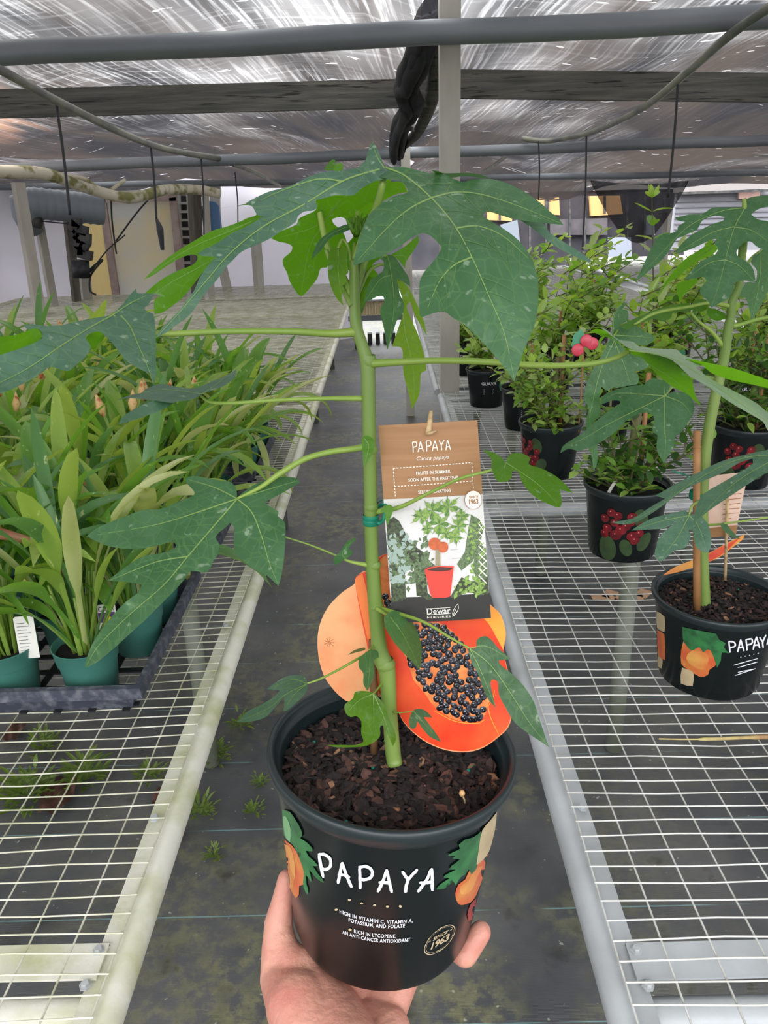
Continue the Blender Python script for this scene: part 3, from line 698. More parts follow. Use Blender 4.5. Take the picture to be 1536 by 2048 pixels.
for x, y in ((588, 530), (660, 550), (736, 562), (812, 568), (888, 568), (510, 588), (592, 706)):
    c = C5([(x, y)])[0]; flat_on(mb, [(c[0]+3.2*cos(t), c[1]+2.4*sin(t)) for t in np.linspace(0, 2*pi, 9)[:-1]], H)
mb.build('printed_dots', m_tanprint, papaya, smooth=False)
mb = MB()
for txt, a_, b_ in (('HIGH IN VITAMIN C, VITAMIN A,', (679.5, 1825.7), (825, 1844)), ('POTASSIUM, AND FOLATE', (697.6, 1842.3), (809.3, 1854.5)), ('RICH IN LYCOPENE,', (708.3, 1865), (792, 1874.8)), ('AN ANTI-CANCER ANTIOXIDANT', (685, 1866.8), (820, 1882))):
    pot_text(mb, pot_a, txt, a_, b_, .0058, .014)
mb.build('lettering', m_print, papaya, smooth=False)
# round SINCE 1963 seal
mb = MB(); cx_, cy_ = C5([(1120, 766)])[0]
def seal(a, b):     # unit disc -> px, slanted ellipse
    return (cx_+31*a-4*b, cy_-17*a+25*b)
for r0, r1 in ((1.0, .95), (.88, .86)):
    vs = []; 
    for j in range(48):
        t = 2*pi*j/48; vs += [H(*seal(r0*cos(t), r0*sin(t))), H(*seal(r1*cos(t), r1*sin(t)))]
    mb.add(vs, [(2*j, 2*j+1, (2*j+3) % 96, (2*j+2) % 96) for j in range(48)])
text_on(mb, '1963', lambda x, y: H(*seal(x, y)), .72, (0, .42), sx=.88, bold=.03, shear=.15); text_on(mb, 'SINCE', lambda x, y: H(*seal(x, y)), .36, (0, -.22), bold=.02, shear=.15)
text_on(mb, '~', lambda x, y: H(*seal(x, y)), .3, (-.68, -.25), bold=.02); text_on(mb, '~', lambda x, y: H(*seal(x, y)), .3, (.68, -.25), bold=.02)
mb.build('printed_seal', m_tanprint, papaya, smooth=False)
# printed fruit and leaves
def art(layers, name, parent, HH, cell=9):
    for (poly, m, lift) in layers:
        mb = MB(); flat_on(mb, smooth_closed(poly, 2), lambda x, y: HH(x, y, lift), cell); 
        if mb.v: mb.build(name, m, parent)
art([(C5([(192, 160), (222, 190), (250, 210), (290, 270), (325, 350), (330, 400), (318, 440), (292, 448), (290, 500), (272, 520), (250, 490), (236, 450), (215, 380), (205, 280)]), m_fruit, .0004),
     (C5([(202, 200), (240, 220), (262, 300), (268, 380), (250, 460), (232, 470), (212, 380)]), m_fruit2, .0006),
     (C5([(190, 0), (235, 10), (270, 60), (300, 110), (310, 150), (296, 165), (335, 190), (368, 225), (370, 243), (330, 240), (345, 270), (380, 300), (400, 330), (370, 332), (400, 370), (430, 410), (438, 430), (390, 400), (350, 350), (365, 410), (362, 425), (330, 380), (335, 440), (345, 470), (340, 500), (318, 460), (315, 420), (318, 360), (290, 280), (262, 220), (232, 180), (200, 150)]), m_pleaf, .0008),
     (C5([(196, 40), (215, 40), (240, 110), (238, 190), (215, 170), (200, 110)]), m_pleaf2, .0010)], 'printed_picture', papaya, H, 7)
art([(C5([(1410, 260), (1400, 330), (1375, 400), (1350, 470), (1320, 530), (1280, 555), (1240, 560), (1218, 530), (1212, 490), (1230, 440), (1270, 410), (1300, 350), (1340, 320), (1380, 290)]), m_fruit, .0004),
     (C5([(1375, 330), (1340, 400), (1310, 470), (1270, 500), (1240, 490), (1240, 450), (1290, 410), (1320, 350)]), m_fruit2, .0006),
     (C5([(1340, 520), (1345, 590), (1320, 640), (1290, 655), (1284, 620), (1300, 560)]), m_fruitred, .0004),
     (C5([(1365, 125), (1320, 160), (1270, 175), (1232, 205), (1240, 230), (1200, 245), (1168, 268), (1210, 272), (1195, 285), (1240, 290), (1190, 330), (1175, 350), (1215, 350), (1150, 385), (1145, 400), (1180, 402), (1120, 440), (1100, 468), (1150, 462), (1200, 420), (1215, 445), (1240, 400), (1270, 380), (1290, 350), (1310, 380), (1335, 350), (1350, 300)]), m_pleaf, .0008),
     (C5([(1458, 10), (1420, 60), (1372, 120), (1352, 220), (1338, 325), (1375, 295), (1410, 250), (1432, 180), (1450, 100)]), m_label, .0009)], 'printed_picture', papaya, H, 7)
# ================================================================== PAPAYA LEAVES
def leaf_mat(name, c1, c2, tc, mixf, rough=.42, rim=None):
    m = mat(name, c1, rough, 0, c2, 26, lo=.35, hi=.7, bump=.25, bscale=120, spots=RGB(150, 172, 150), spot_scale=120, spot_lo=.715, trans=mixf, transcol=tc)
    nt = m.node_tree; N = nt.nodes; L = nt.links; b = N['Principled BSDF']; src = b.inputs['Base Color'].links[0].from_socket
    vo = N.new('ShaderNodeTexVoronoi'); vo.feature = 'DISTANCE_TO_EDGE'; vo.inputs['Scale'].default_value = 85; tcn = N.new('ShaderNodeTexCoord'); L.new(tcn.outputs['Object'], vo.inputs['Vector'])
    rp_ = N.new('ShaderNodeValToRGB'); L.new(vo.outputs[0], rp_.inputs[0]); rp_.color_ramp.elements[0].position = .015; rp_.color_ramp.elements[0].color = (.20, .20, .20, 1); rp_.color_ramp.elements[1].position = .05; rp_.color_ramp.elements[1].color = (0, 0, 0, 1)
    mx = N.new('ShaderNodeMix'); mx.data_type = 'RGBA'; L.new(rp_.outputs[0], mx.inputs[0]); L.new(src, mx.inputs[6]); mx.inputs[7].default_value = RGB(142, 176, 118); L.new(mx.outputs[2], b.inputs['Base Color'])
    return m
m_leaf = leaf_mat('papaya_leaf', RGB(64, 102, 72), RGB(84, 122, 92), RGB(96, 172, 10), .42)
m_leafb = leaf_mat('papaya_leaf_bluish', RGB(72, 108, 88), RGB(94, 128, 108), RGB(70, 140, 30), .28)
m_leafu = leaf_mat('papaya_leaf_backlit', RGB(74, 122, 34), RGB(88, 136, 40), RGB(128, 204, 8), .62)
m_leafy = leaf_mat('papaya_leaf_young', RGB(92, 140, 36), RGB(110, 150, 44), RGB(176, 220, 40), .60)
m_vein = mat('leaf_vein', RGB(146, 176, 104), .5, trans=.3, transcol=RGB(150, 200, 60))
m_veind = mat('leaf_vein_dim', RGB(104, 144, 88), .5, trans=.3, transcol=RGB(110, 160, 40))
m_stem = mat('papaya_stem', RGB(104, 130, 56), .45, 0, RGB(126, 148, 76), 9, stretch=(2, 2, .5), bump=.12, bscale=60)
m_petiole = mat('papaya_petiole', RGB(138, 160, 70), .42, 0, RGB(120, 150, 60), 14)
def rbf(ctrl):
    c = np.array(ctrl, float); n = len(c)
    if n <= 3:
        A = np.c_[c[:, :2], np.ones(n)]; s, *_ = np.linalg.lstsq(A, c[:, 2], rcond=None)
        return lambda x, y: s[0]*x+s[1]*y+s[2]
    def phi(r2): r2 = np.maximum(r2, 1e-9); return r2*np.log(r2)*.5
    X = c[:, :2]/100; K = phi(((X[:, None]-X[None])**2).sum(-1))+np.eye(n)*1e-3; Pm = np.c_[np.ones(n), X]
    A = np.block([[K, Pm], [Pm.T, np.zeros((3, 3))]]); w_ = np.linalg.solve(A, np.r_[c[:, 2], 0, 0, 0])
    def f(x, y):
        q = np.array([x, y])/100; return float(phi(((X-q)**2).sum(-1)) @ w_[:n]+w_[n]+w_[n+1]*q[0]+w_[n+2]*q[1])
    return f
def blade(mb, outline, ctrl, veins=(), vw=3.2, side=True, mi=0, cell=13, wav=.0022, seed=0, vstep=26, vlen=70, fold=.0):
    """one leaf blade: outline in photo px, ctrl = (px, py, distance); mi = blade material slot, veins use slots 2 and 3"""
    vw *= .78; D = rbf(ctrl); poly = smooth_closed(outline, 3)
    vl = [catmull([np.array(p, float) for p in v], 6) for v in veins]
    def depth(x, y):
        d = D(x, y)+wav*mnoise.noise(Vector((x/38, y/38, seed)))+wav*.4*mnoise.noise(Vector((x/14, y/14, seed+5)))
        if fold and vl:
            m = min(min((x-p[0])**2+(y-p[1])**2 for p in v) for v in vl); d += fold*exp(-m/200.)
        return d
    vs, fs = fill_poly(poly, cell); mb.mi = mi
    mb.add([P(x, y, depth(x, y)) for x, y in vs], fs)
    fn = lambda x, y: P(x, y, depth(x, y)-.0007)
    for v in vl:
        mb.mi = 2; n = len(v); Ls, Rs, vv, ff = [], [], [], []
        for i, p in enumerate(v):
            d = v[min(i+1, n-1)]-v[max(i-1, 0)]; d = d/(np.linalg.norm(d)+1e-9); nn = np.array([-d[1], d[0]]); w_ = vw*(1-.8*i/(n-1))/2
            vv += [fn(*(p+nn*w_)), fn(*(p-nn*w_))]
        mb.add(vv, [(2*i, 2*i+1, 2*i+3, 2*i+2) for i in range(n-1)])
        if not side: continue
        mb.mi = 3; acc = 0; sgn = 1; R = random.Random(seed)
        for i in range(1, n-1):
            acc += np.linalg.norm(v[i]-v[i-1])
            if acc > vstep:
                acc = 0
                for sg in (1, -1):
                    d = v[i+1]-v[i-1]; d /= np.linalg.norm(d); an = sg*radians(52); q = v[i].copy(); path = [q.copy()]; L_ = vlen*(1-.5*i/n)*R.uniform(.8, 1.1); st = 6
                    while L_ > 0:
                        dd = np.array([d[0]*cos(an)-d[1]*sin(an), d[0]*sin(an)+d[1]*cos(an)]); q = q+dd*st; an *= .965
                        if not inside(q, poly) or any(((w0-q)**2).sum() < 60 for v2 in vl if v2 is not v for w0 in v2[::2]): break
                        path.append(q.copy()); L_ -= st
                    if len(path) > 3:
                        vv = []; m = len(path)
                        for k_, p in enumerate(path):
                            e = path[min(k_+1, m-1)]-path[max(k_-1, 0)]; e = e/(np.linalg.norm(e)+1e-9); nn = np.array([-e[1], e[0]]); w_ = vw*.42*(1-.7*k_/m)/2
                            vv += [fn(*(p+nn*w_)), fn(*(p-nn*w_))]
                        mb.add(vv, [(2*k_, 2*k_+1, 2*k_+3, 2*k_+2) for k_ in range(m-1)])
def petiole(parent, pix, rpx, m=None, name='petiole', seg=8):
    pts = catmull([P(*p) for p in pix], seg); n = len(pts)
    ds = lerp_list([p[2] for p in pix], n); rr = [r/F*d for r, d in zip(lerp_list(rpx, n), ds)]
    mb = MB(); mb.tube(pts, rr, 12); return mb.build(name, m or m_petiole, parent)
def leaf(parent, parts, pet=None, rp=(3, 3), mats=None, label=None):
    mb = MB()
    for p in parts: blade(mb, **p)
    o = mb.build('leaf', mats or [m_leaf, m_leafu, m_vein, m_veind], parent)
    if label: o['label'] = label
    if pet: petiole(o, pet, rp)
    return o
OFFX = {}
CA = lambda p: crp(280, 270, 3.072, p); CB = lambda p: crp(680, 270, 3.072, p); CE = lambda p: crp(560, 430, 4.8, p)
C4 = lambda p: crp(480, 600, 3.072, p); CL = lambda p: crp(0, 540, 4.267, p); CG = lambda p: crp(0, 700, 2.477, p); CH = lambda p: crp(160, 930, 3.339, p)
CK = lambda p: crp(460, 1080, 2.4, p); CJ = lambda p: crp(900, 680, 2.415, p); CR_ = lambda p: crp(1120, 600, 3.692, p); CT = lambda p: crp(1160, 370, 4.085, p)
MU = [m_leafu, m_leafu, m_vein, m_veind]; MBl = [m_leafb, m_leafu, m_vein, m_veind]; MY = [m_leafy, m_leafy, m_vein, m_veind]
# stem
SD = lambda y: float(np.interp(y, [430, 570, 840, 1220, 1510], [.525, .538, .562, .606, .640]))
pts = [(790, 1530, 15.5), (786, 1505, 15.5), (779, 1420, 15), (774, 1340, 17.5), (766, 1322, 18.5), (758, 1290, 15.5), (750, 1200, 14.5), (743, 1100, 13.5), (741, 1000, 13), (739, 900, 13.5), (737, 800, 14), (735, 730, 14.5), (724, 690, 12), (713, 655, 12), (710, 610, 11.5), (709, 570, 11), (708, 520, 8)]
petiole(papaya, [(x, y, SD(y)) for x, y, r in pts], [r for *_, r in pts], m_stem, 'stem', 5)
for (x, y, r, s) in ((738, 724, 15.5, .5), (771, 1328, 19.5, .5), (741, 900, 14, .4), (748, 1130, 14.2, .35), (752, 1212, 15, .4), (742, 1014, 13.8, .4)):
    mb = MB(); d = SD(y); mb.lathe([(r/F*d*q, h*.01*s) for q, h in ((.8, -1), (1.02, -.3), (1.05, .2), (.8, 1))], P(x, y, d), 14); mb.build('stem_node', m_stem, papaya)
# 1: big leaf hanging over the right, with lobes to the left
big = CB([(270, 195), (330, 198), (400, 198), (470, 215), (520, 228), (560, 236), (600, 222), (640, 240), (700, 270), (760, 290), (800, 275), (860, 270), (940, 272), (1010, 290), (1080, 320), (1150, 360), (1230, 415), (1290, 470), (1340, 510), (1372, 552), (1320, 548), (1240, 540), (1150, 530), (1060, 515), (980, 490), (920, 472), (890, 478), (880, 500), (920, 525), (980, 560), (1040, 600), (1100, 650), (1150, 710), (1190, 790), (1215, 880), (1220, 960), (1215, 1060), (1200, 1150), (1170, 1230)]) + \
    [(1050, 695), (1042, 718), (1036, 740), (1028, 763), (1015, 743), (999, 723), (974, 694), (941, 661), (925, 647), (905, 635), (892, 625), (882, 623), (862, 628), (842, 634), (838.5, 621), (838.5, 589), (839.5, 563), (849, 543), (865.5, 524), (877, 508), (882, 494), (875, 485), (862, 472), (849, 467), (836, 468.6), (820, 478), (797, 494.6), (771, 509), (738.6, 520.6), (706, 531), (709, 514), (716, 485), (725.6, 455.5), (738.6, 429.5), (758, 410), (781, 395), (803.7, 388.8), (815, 384), (813.5, 376), (803.7, 364), (790.7, 359.5), (771, 357), (750, 352), (755, 338)]
cb = [(765, 345, .50), (1030, 760, .40), (1125, 447, .47), (706, 530, .455), (900, 470, .435), (960, 620, .405), (1050, 560, .42), (840, 620, .425), (940, 360, .50)]
left = CA([(1500, 195), (1440, 195), (1380, 190), (1320, 205), (1240, 220), (1160, 225), (1080, 240), (1000, 275), (940, 305), (880, 325), (800, 345), (740, 370), (690, 395), (650, 420), (690, 440), (720, 490), (760, 500), (640, 570), (570, 600), (480, 660), (400, 700), (350, 732), (400, 745), (470, 748), (420, 800), (370, 870), (330, 960), (290, 1010), (250, 1070), (190, 1130), (130, 1190), (95, 1248), (160, 1215), (220, 1170), (290, 1120), (340, 1060), (380, 1000), (420, 950), (480, 880), (530, 810), (570, 770), (620, 720), (680, 690), (750, 660), (810, 630), (870, 590), (920, 560), (960, 530), (970, 500), (1010, 470), (1060, 465), (1090, 440), (1075, 400), (1130, 388), (1200, 370), (1310, 370), (1360, 330), (1430, 290), (1470, 277), (1520, 270), (1530, 230)])
cl = [(765, 345, .50), (311, 675, .385), (700, 345, .485), (560, 420, .45), (460, 500, .425), (480, 400, .46), (400, 560, .405), (640, 400, .462)]
under = CA([(455, 457), (560, 440), (660, 430), (695, 445), (715, 490), (660, 510), (620, 530), (540, 560), (440, 590), (350, 640), (250, 700), (150, 770), (70, 840), (22, 888), (80, 862), (150, 815), (240, 760), (310, 735), (350, 742), (350, 770), (320, 800), (240, 830), (160, 870), (90, 920), (30, 972), (90, 975), (125, 990), (90, 1010), (85, 1060), (90, 1102), (140, 1090), (200, 1050), (260, 1000), (320, 930), (380, 850), (460, 760), (560, 650), (700, 560), (850, 490), (860, 420), (760, 380), (640, 425)])
cu_ = [(290, 560, .44), (500, 420, .46), (310, 625, .45), (400, 520, .452), (560, 400, .475)]
tip = CA([(1430, 38), (1412, 70), (1395, 120), (1385, 155), (1350, 190), (1400, 215), (1500, 215), (1496, 180), (1478, 130), (1455, 80)])
curl = CB([(560, 215), (600, 222), (640, 235), (780, 233), (860, 243), (925, 266), (860, 262), (760, 252), (690, 262), (620, 250)])
tail = CB([(1110, 525), (1240, 535), (1290, 600), (1380, 660), (1460, 710), (1545, 772), (1530, 782), (1450, 750), (1350, 700), (1250, 630), (1180, 570)])
V = lambda f, *p: f(list(p))
leaf(papaya, [
    dict(outline=big, ctrl=cb, veins=[V(CB, (270, 195), (400, 250), (560, 385), (700, 550), (810, 750), (920, 1000), (1010, 1220)) + [(1028, 755)], V(CB, (560, 385), (700, 352), (860, 362), (1080, 430), (1350, 540)),
         V(CB, (560, 385), (430, 450), (300, 560), (110, 770)), V(CB, (720, 570), (850, 560), (1000, 620), (1160, 760)), V(CB, (810, 750), (700, 800), (610, 900), (540, 1060))], vw=4.4, seed=1, cell=12, fold=.002, vstep=30, vlen=110, mi=4),
    dict(outline=left, ctrl=cl, veins=[V(CA, (1500, 200), (1250, 280), (1000, 430), (760, 560), (560, 720), (420, 880), (250, 1080), (110, 1235)), V(CA, (1250, 285), (1100, 270), (900, 330), (740, 400))], vw=4.5, seed=2, cell=12, vstep=30, vlen=40, fold=.0015),
    dict(outline=under, ctrl=cu_, veins=[V(CA, (850, 450), (600, 570), (300, 700), (30, 880)), V(CA, (700, 570), (450, 760), (200, 900), (60, 990))], mi=1, seed=3, side=False, vw=2),
    dict(outline=tip, ctrl=[(745, 285, .515), (765, 340, .50), (730, 335, .51)], veins=[V(CA, (1500, 200), (1460, 140), (1430, 60))], side=False, seed=4, cell=9),
    dict(outline=curl, ctrl=[(870, 345, .50), (980, 357, .53), (900, 350, .515)], seed=5, side=False, cell=9),
    dict(outline=tail, ctrl=[(1050, 445, .485), (1185, 525, .50), (1100, 480, .49)], seed=6, side=False, cell=9)],
    pet=[(766, 350, .502), (764, 372, .502), (757, 402, .508), (747, 430, .515), (728, 470, .525), (712, 520, .532)], rp=[6.5, 7, 8, 8, 8, 9], mats=MBl+[m_leaf])
# 2: back-lit leaf hanging left of the crown
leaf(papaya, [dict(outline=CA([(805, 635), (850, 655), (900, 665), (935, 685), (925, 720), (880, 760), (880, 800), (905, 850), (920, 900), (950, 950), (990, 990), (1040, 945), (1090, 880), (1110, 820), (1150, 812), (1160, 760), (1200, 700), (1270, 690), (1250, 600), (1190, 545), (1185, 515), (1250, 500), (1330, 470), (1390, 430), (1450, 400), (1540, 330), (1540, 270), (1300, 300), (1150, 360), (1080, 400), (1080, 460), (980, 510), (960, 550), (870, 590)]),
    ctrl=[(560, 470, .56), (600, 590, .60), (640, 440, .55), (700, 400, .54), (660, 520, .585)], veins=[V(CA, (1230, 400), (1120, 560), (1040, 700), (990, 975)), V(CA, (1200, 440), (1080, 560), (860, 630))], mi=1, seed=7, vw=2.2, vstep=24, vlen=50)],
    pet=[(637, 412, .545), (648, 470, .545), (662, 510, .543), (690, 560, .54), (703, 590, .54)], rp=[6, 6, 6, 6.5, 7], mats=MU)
# 3: back-lit leaf under the big one
leaf(papaya, [dict(outline=CB([(-60, 400), (0, 385), (60, 370), (150, 375), (210, 345), (290, 295), (380, 290), (415, 350), (330, 370), (260, 410), (200, 460), (150, 510), (60, 520), (-20, 490), (-70, 450)]), ctrl=[(680, 400, .57), (800, 370, .56), (720, 430, .59)], mi=1, seed=8, veins=[V(CB, (100, 450), (220, 380), (390, 320)), V(CB, (100, 450), (40, 400), (-40, 410))], vw=2)],
    pet=[(715, 420, .57), (712, 450, .56), (708, 500, .55), (705, 560, .545)], rp=[4, 4, 4, 5], mats=MU)
leaf(papaya, [dict(outline=CA([(1130, 215), (1150, 180), (1180, 152), (1200, 155), (1195, 185), (1180, 220)]), ctrl=[(650, 330, .53), (670, 320, .54), (660, 342, .52)], seed=9, cell=7),
              dict(outline=CA([(1180, 215), (1200, 180), (1225, 170), (1247, 180), (1245, 215), (1200, 222)]), ctrl=[(665, 335, .55), (685, 325, .55), (675, 342, .55)], mi=1, seed=9, cell=7)], mats=MU)
# crown leaves
leaf(papaya, [dict(outline=CE([(500, 310), (590, 300), (650, 330), (640, 430), (657, 550), (632, 580), (640, 640), (600, 680), (618, 720), (592, 770), (610, 872), (560, 820), (520, 760), (490, 690), (465, 600), (458, 480), (470, 380)]), ctrl=[(665, 500, .535), (685, 610, .525), (690, 510, .53)], veins=[V(CE, (560, 320), (560, 560), (600, 850))], vw=1.6, seed=10, cell=8)],
    pet=[(676, 497, .532), (685, 480, .534), (698, 500, .536), (704, 560, .54)], rp=[3, 3, 3, 4], mats=MY)
leaf(papaya, [dict(outline=CE([(430, 195), (520, 140), (620, 95), (740, 85), (800, 100), (700, 130), (600, 170), (520, 200), (450, 260), (390, 345), (300, 430), (330, 330), (380, 240)]), ctrl=[(650, 470, .53), (700, 450, .54), (625, 515, .515)], seed=11, cell=8, side=False, veins=[V(CE, (760, 95), (600, 130), (430, 230), (320, 410))], vw=1.4)], mats=[m_leaf, m_leafu, m_vein, m_veind])
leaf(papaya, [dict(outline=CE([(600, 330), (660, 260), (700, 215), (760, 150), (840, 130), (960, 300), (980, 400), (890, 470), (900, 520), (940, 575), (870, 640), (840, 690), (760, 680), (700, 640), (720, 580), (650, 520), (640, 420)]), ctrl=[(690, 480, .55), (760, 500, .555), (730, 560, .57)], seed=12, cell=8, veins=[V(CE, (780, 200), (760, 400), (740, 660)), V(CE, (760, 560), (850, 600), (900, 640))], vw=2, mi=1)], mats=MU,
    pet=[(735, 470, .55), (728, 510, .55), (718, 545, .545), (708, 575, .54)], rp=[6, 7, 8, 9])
mb = MB(); R = random.Random(2)
for k in range(26):
    a = P(712+R.uniform(-14, 20), 455+R.uniform(-14, 14), .53); mb.tube([P(712, 470, .535), a+np.array([0, 0, .001]), a+np.array([R.uniform(-.004, .004), 0, R.uniform(.002, .007)])], [.002, .0016, .0003], 5)
mb.build('growing_tip', m_leafy, papaya)
petiole(papaya, [(652, 500, .541), (665, 530, .541), (690, 585, .541), (704, 612, .54)], [4, 5, 6, 7], m_stem, 'petiole')
petiole(papaya, [(735, 500, .545), (722, 540, .542), (712, 580, .54)], [9, 10, 9], m_stem, 'petiole')
petiole(papaya, [(740, 560, .56), (728, 590, .55), (715, 625, .545)], [8, 9, 9], m_leafy, 'petiole')
# right hanging leaves
leaf(papaya, [dict(outline=CE([(880, 475), (1000, 395), (1040, 380), (1100, 400), (1170, 500), (1235, 600), (1252, 690), (1180, 640), (1120, 600), (1150, 760), (1190, 850), (1180, 940), (1120, 1020), (1080, 1150), (1030, 1300), (1000, 1100), (960, 920), (1002, 830), (990, 785), (940, 780), (880, 810), (808, 837), (840, 700), (880, 620), (935, 580), (990, 530), (995, 450), (950, 420)]),
    ctrl=[(770, 510, .515), (775, 700, .505), (730, 600, .50), (815, 560, .53)], veins=[V(CE, (1030, 385), (1060, 520), (1090, 750), (1090, 950), (1035, 1280)), V(CE, (1060, 580), (960, 620), (820, 820))], vw=2.6, seed=13, cell=9, vlen=50, vstep=20, fold=.001)], mats=[m_leaf, m_leafu, m_vein, m_veind],
    pet=[(772, 512, .515), (755, 500, .53), (735, 520, .54), (716, 560, .54)], rp=[3.5, 4, 4.5, 5])
leaf(papaya, [dict(outline=CE([(1120, 605), (1190, 650), (1260, 740), (1330, 890), (1380, 1010), (1410, 1160), (1350, 1060), (1290, 950), (1250, 830), (1215, 880), (1260, 1000), (1330, 1160)])+C4([(1130, 330), (1145, 430), (1112, 450), (1105, 560), (1085, 620), (1055, 670), (1040, 590), (1010, 480), (1000, 400), (1000, 320), (985, 290), (935, 285), (970, 180), (1000, 90)])+CE([(1180, 920), (1190, 850), (1140, 700)]),
    ctrl=[(800, 560, .56), (830, 800, .60), (790, 690, .58)], veins=[C4([(1000, 60), (1015, 200), (1060, 400), (1070, 560), (1058, 650)])], vw=2, seed=14, cell=9, mi=1, vlen=40, vstep=22)], mats=MY,
    pet=[(800, 560, .56), (775, 530, .555), (740, 540, .55), (714, 590, .545)], rp=[3, 3, 4, 5])
leaf(papaya, [dict(outline=CE([(1060, 380), (1200, 300), (1325, 195), (1335, 250), (1270, 360), (1215, 440), (1200, 515), (1150, 450), (1100, 400)]), ctrl=[(790, 510, .57), (836, 475, .58), (810, 535, .58)], mi=1, seed=15, cell=8, veins=[V(CE, (1090, 390), (1200, 400), (1200, 500))], vw=1.5)], mats=MU)
# far-left leaf
leaf(papaya, [dict(outline=CL([(200, 465), (290, 465), (400, 475), (520, 470), (650, 440), (800, 410), (950, 385), (985, 350), (1050, 290), (1110, 210), (1162, 158), (1172, 195), (1230, 200), (1325, 188), (1270, 290), (1235, 320), (1250, 350), (1310, 380), (1325, 500), (1330, 700), (1330, 900), (1310, 985), (1280, 890), (1200, 850), (1100, 790), (1030, 720), (980, 650), (940, 600), (890, 560), (830, 525), (760, 545), (730, 572), (770, 640), (770, 680), (720, 750), (650, 810), (590, 860), (520, 850), (430, 825), (380, 860), (290, 920), (180, 980), (80, 1025), (0, 1055), (-130, 1080), (-330, 1090), (-200, 900), (-60, 760), (0, 725), (140, 680), (270, 630), (350, 590), (362, 540), (320, 500), (240, 510)]),
    ctrl=[(225, 632, .50), (0, 770, .40), (310, 765, .46), (300, 590, .53), (310, 640, .51), (120, 660, .45), (150, 730, .43), (-60, 780, .38)], veins=[V(CL, (960, 385), (750, 500), (500, 660), (250, 830), (0, 960), (-150, 1020)), V(CL, (1030, 385), (1110, 480), (1180, 640), (1250, 800), (1305, 960)), V(CL, (960, 385), (1100, 290), (1250, 215))], vw=3.6, seed=16, cell=11, fold=.0015),
    dict(outline=CL([(-100, 572), (0, 570), (150, 550), (300, 498), (352, 545), (345, 590), (270, 632), (140, 682), (0, 727), (-100, 750)]), ctrl=[(0, 670, .42), (80, 665, .435), (0, 650, .415)], mi=1, seed=17, side=False, cell=9),
    dict(outline=CL([(735, 572), (830, 523), (892, 560), (865, 610), (780, 675), (755, 620)]), ctrl=[(175, 670, .47), (205, 670, .475), (185, 695, .48)], mi=1, seed=18, side=False, cell=9)], mats=MBl,
    pet=[(225, 632, .502), (270, 652, .51), (320, 667, .515), (450, 663, .525), (580, 663, .535), (660, 667, .544), (712, 664, .546)], rp=[3, 5, 6, 6, 6.5, 7.5, 10])
# edge-on leaf, middle left
leaf(papaya, [dict(outline=CG([(575, 250), (640, 225), (700, 212), (720, 195), (790, 168), (870, 180), (960, 190), (1040, 160), (1110, 130), (1172, 93), (1166, 130), (1120, 172), (1060, 198), (1000, 218), (960, 242), (880, 256), (850, 262), (760, 250), (640, 238)]), ctrl=[(230, 800, .52), (400, 775, .56), (300, 770, .58), (473, 740, .58)], veins=[V(CG, (1000, 218), (880, 200), (760, 200), (640, 232)), V(CG, (1000, 218), (1080, 165), (1160, 105))], vw=1.6, side=False, seed=19, cell=8),
    dict(outline=CG([(590, 368), (608, 330), (680, 285), (780, 245), (850, 238), (857, 265), (780, 305), (680, 342)]), ctrl=[(240, 845, .50), (345, 797, .54), (280, 815, .52)], seed=20, side=False, cell=8)], mats=MBl,
    pet=[(398, 788, .56), (420, 804, .56), (470, 806, .558), (560, 800, .556), (650, 797, .556), (728, 797, .558)], rp=[2, 3.5, 4, 4, 4.5, 6])
# big lower-left leaf
leaf(papaya, [dict(outline=CH([(1050, 220), (1040, 150), (1000, 112), (940, 105), (860, 90), (780, 75), (715, 80), (703, 110), (740, 150), (765, 185), (750, 208), (640, 250), (540, 295), (420, 300), (300, 345), (180, 390), (100, 430), (43, 475), (110, 510), (200, 545), (320, 560), (430, 555), (550, 530), (610, 515), (642, 532), (630, 560), (560, 585), (460, 600), (380, 630), (280, 700), (183, 772), (300, 780), (370, 790), (412, 800), (390, 850), (310, 910), (230, 990), (150, 1090), (80, 1200), (35, 1320), (38, 1356), (110, 1320), (220, 1230), (330, 1130), (430, 1040), (500, 970), (580, 890), (640, 830), (700, 760), (740, 708), (850, 715), (890, 640), (925, 590), (925, 520), (905, 485), (930, 450), (980, 410), (1000, 385), (1030, 420), (1030, 560), (1090, 640), (1170, 700), (1250, 740), (1325, 808), (1345, 740), (1365, 600), (1372, 450), (1365, 380), (1320, 340), (1325, 310), (1250, 265), (1240, 245), (1300, 215), (1380, 170), (1462, 122), (1465, 108), (1440, 85), (1340, 80), (1240, 100), (1150, 140), (1080, 190)]),
    ctrl=[(475, 997, .55), (172, 1070, .52), (171, 1334, .46), (557, 1170, .515), (598, 963, .565), (375, 955, .57), (330, 1150, .51), (230, 1160, .50)], veins=[V(CH, (1050, 225), (800, 310), (500, 400), (60, 475)), V(CH, (1050, 225), (900, 400), (720, 610), (560, 800), (330, 1000), (130, 1200), (45, 1335)), V(CH, (1050, 225), (1150, 320), (1220, 500), (1260, 640), (1320, 790)), V(CH, (1050, 225), (1200, 180), (1450, 105)), V(CH, (1050, 225), (900, 150), (720, 95)), V(CH, (720, 610), (500, 650), (200, 770))], vw=3.4, seed=21, cell=11, fold=.0018)],
    mats=[m_leaf, m_leafu, m_vein, m_veind], pet=[(475, 997, .551), (520, 975, .555), (560, 947, .556), (610, 918, .558), (660, 904, .562), (712, 897, .566), (735, 892, .567)], rp=[2.5, 4.5, 6, 6, 6, 6.5, 8])
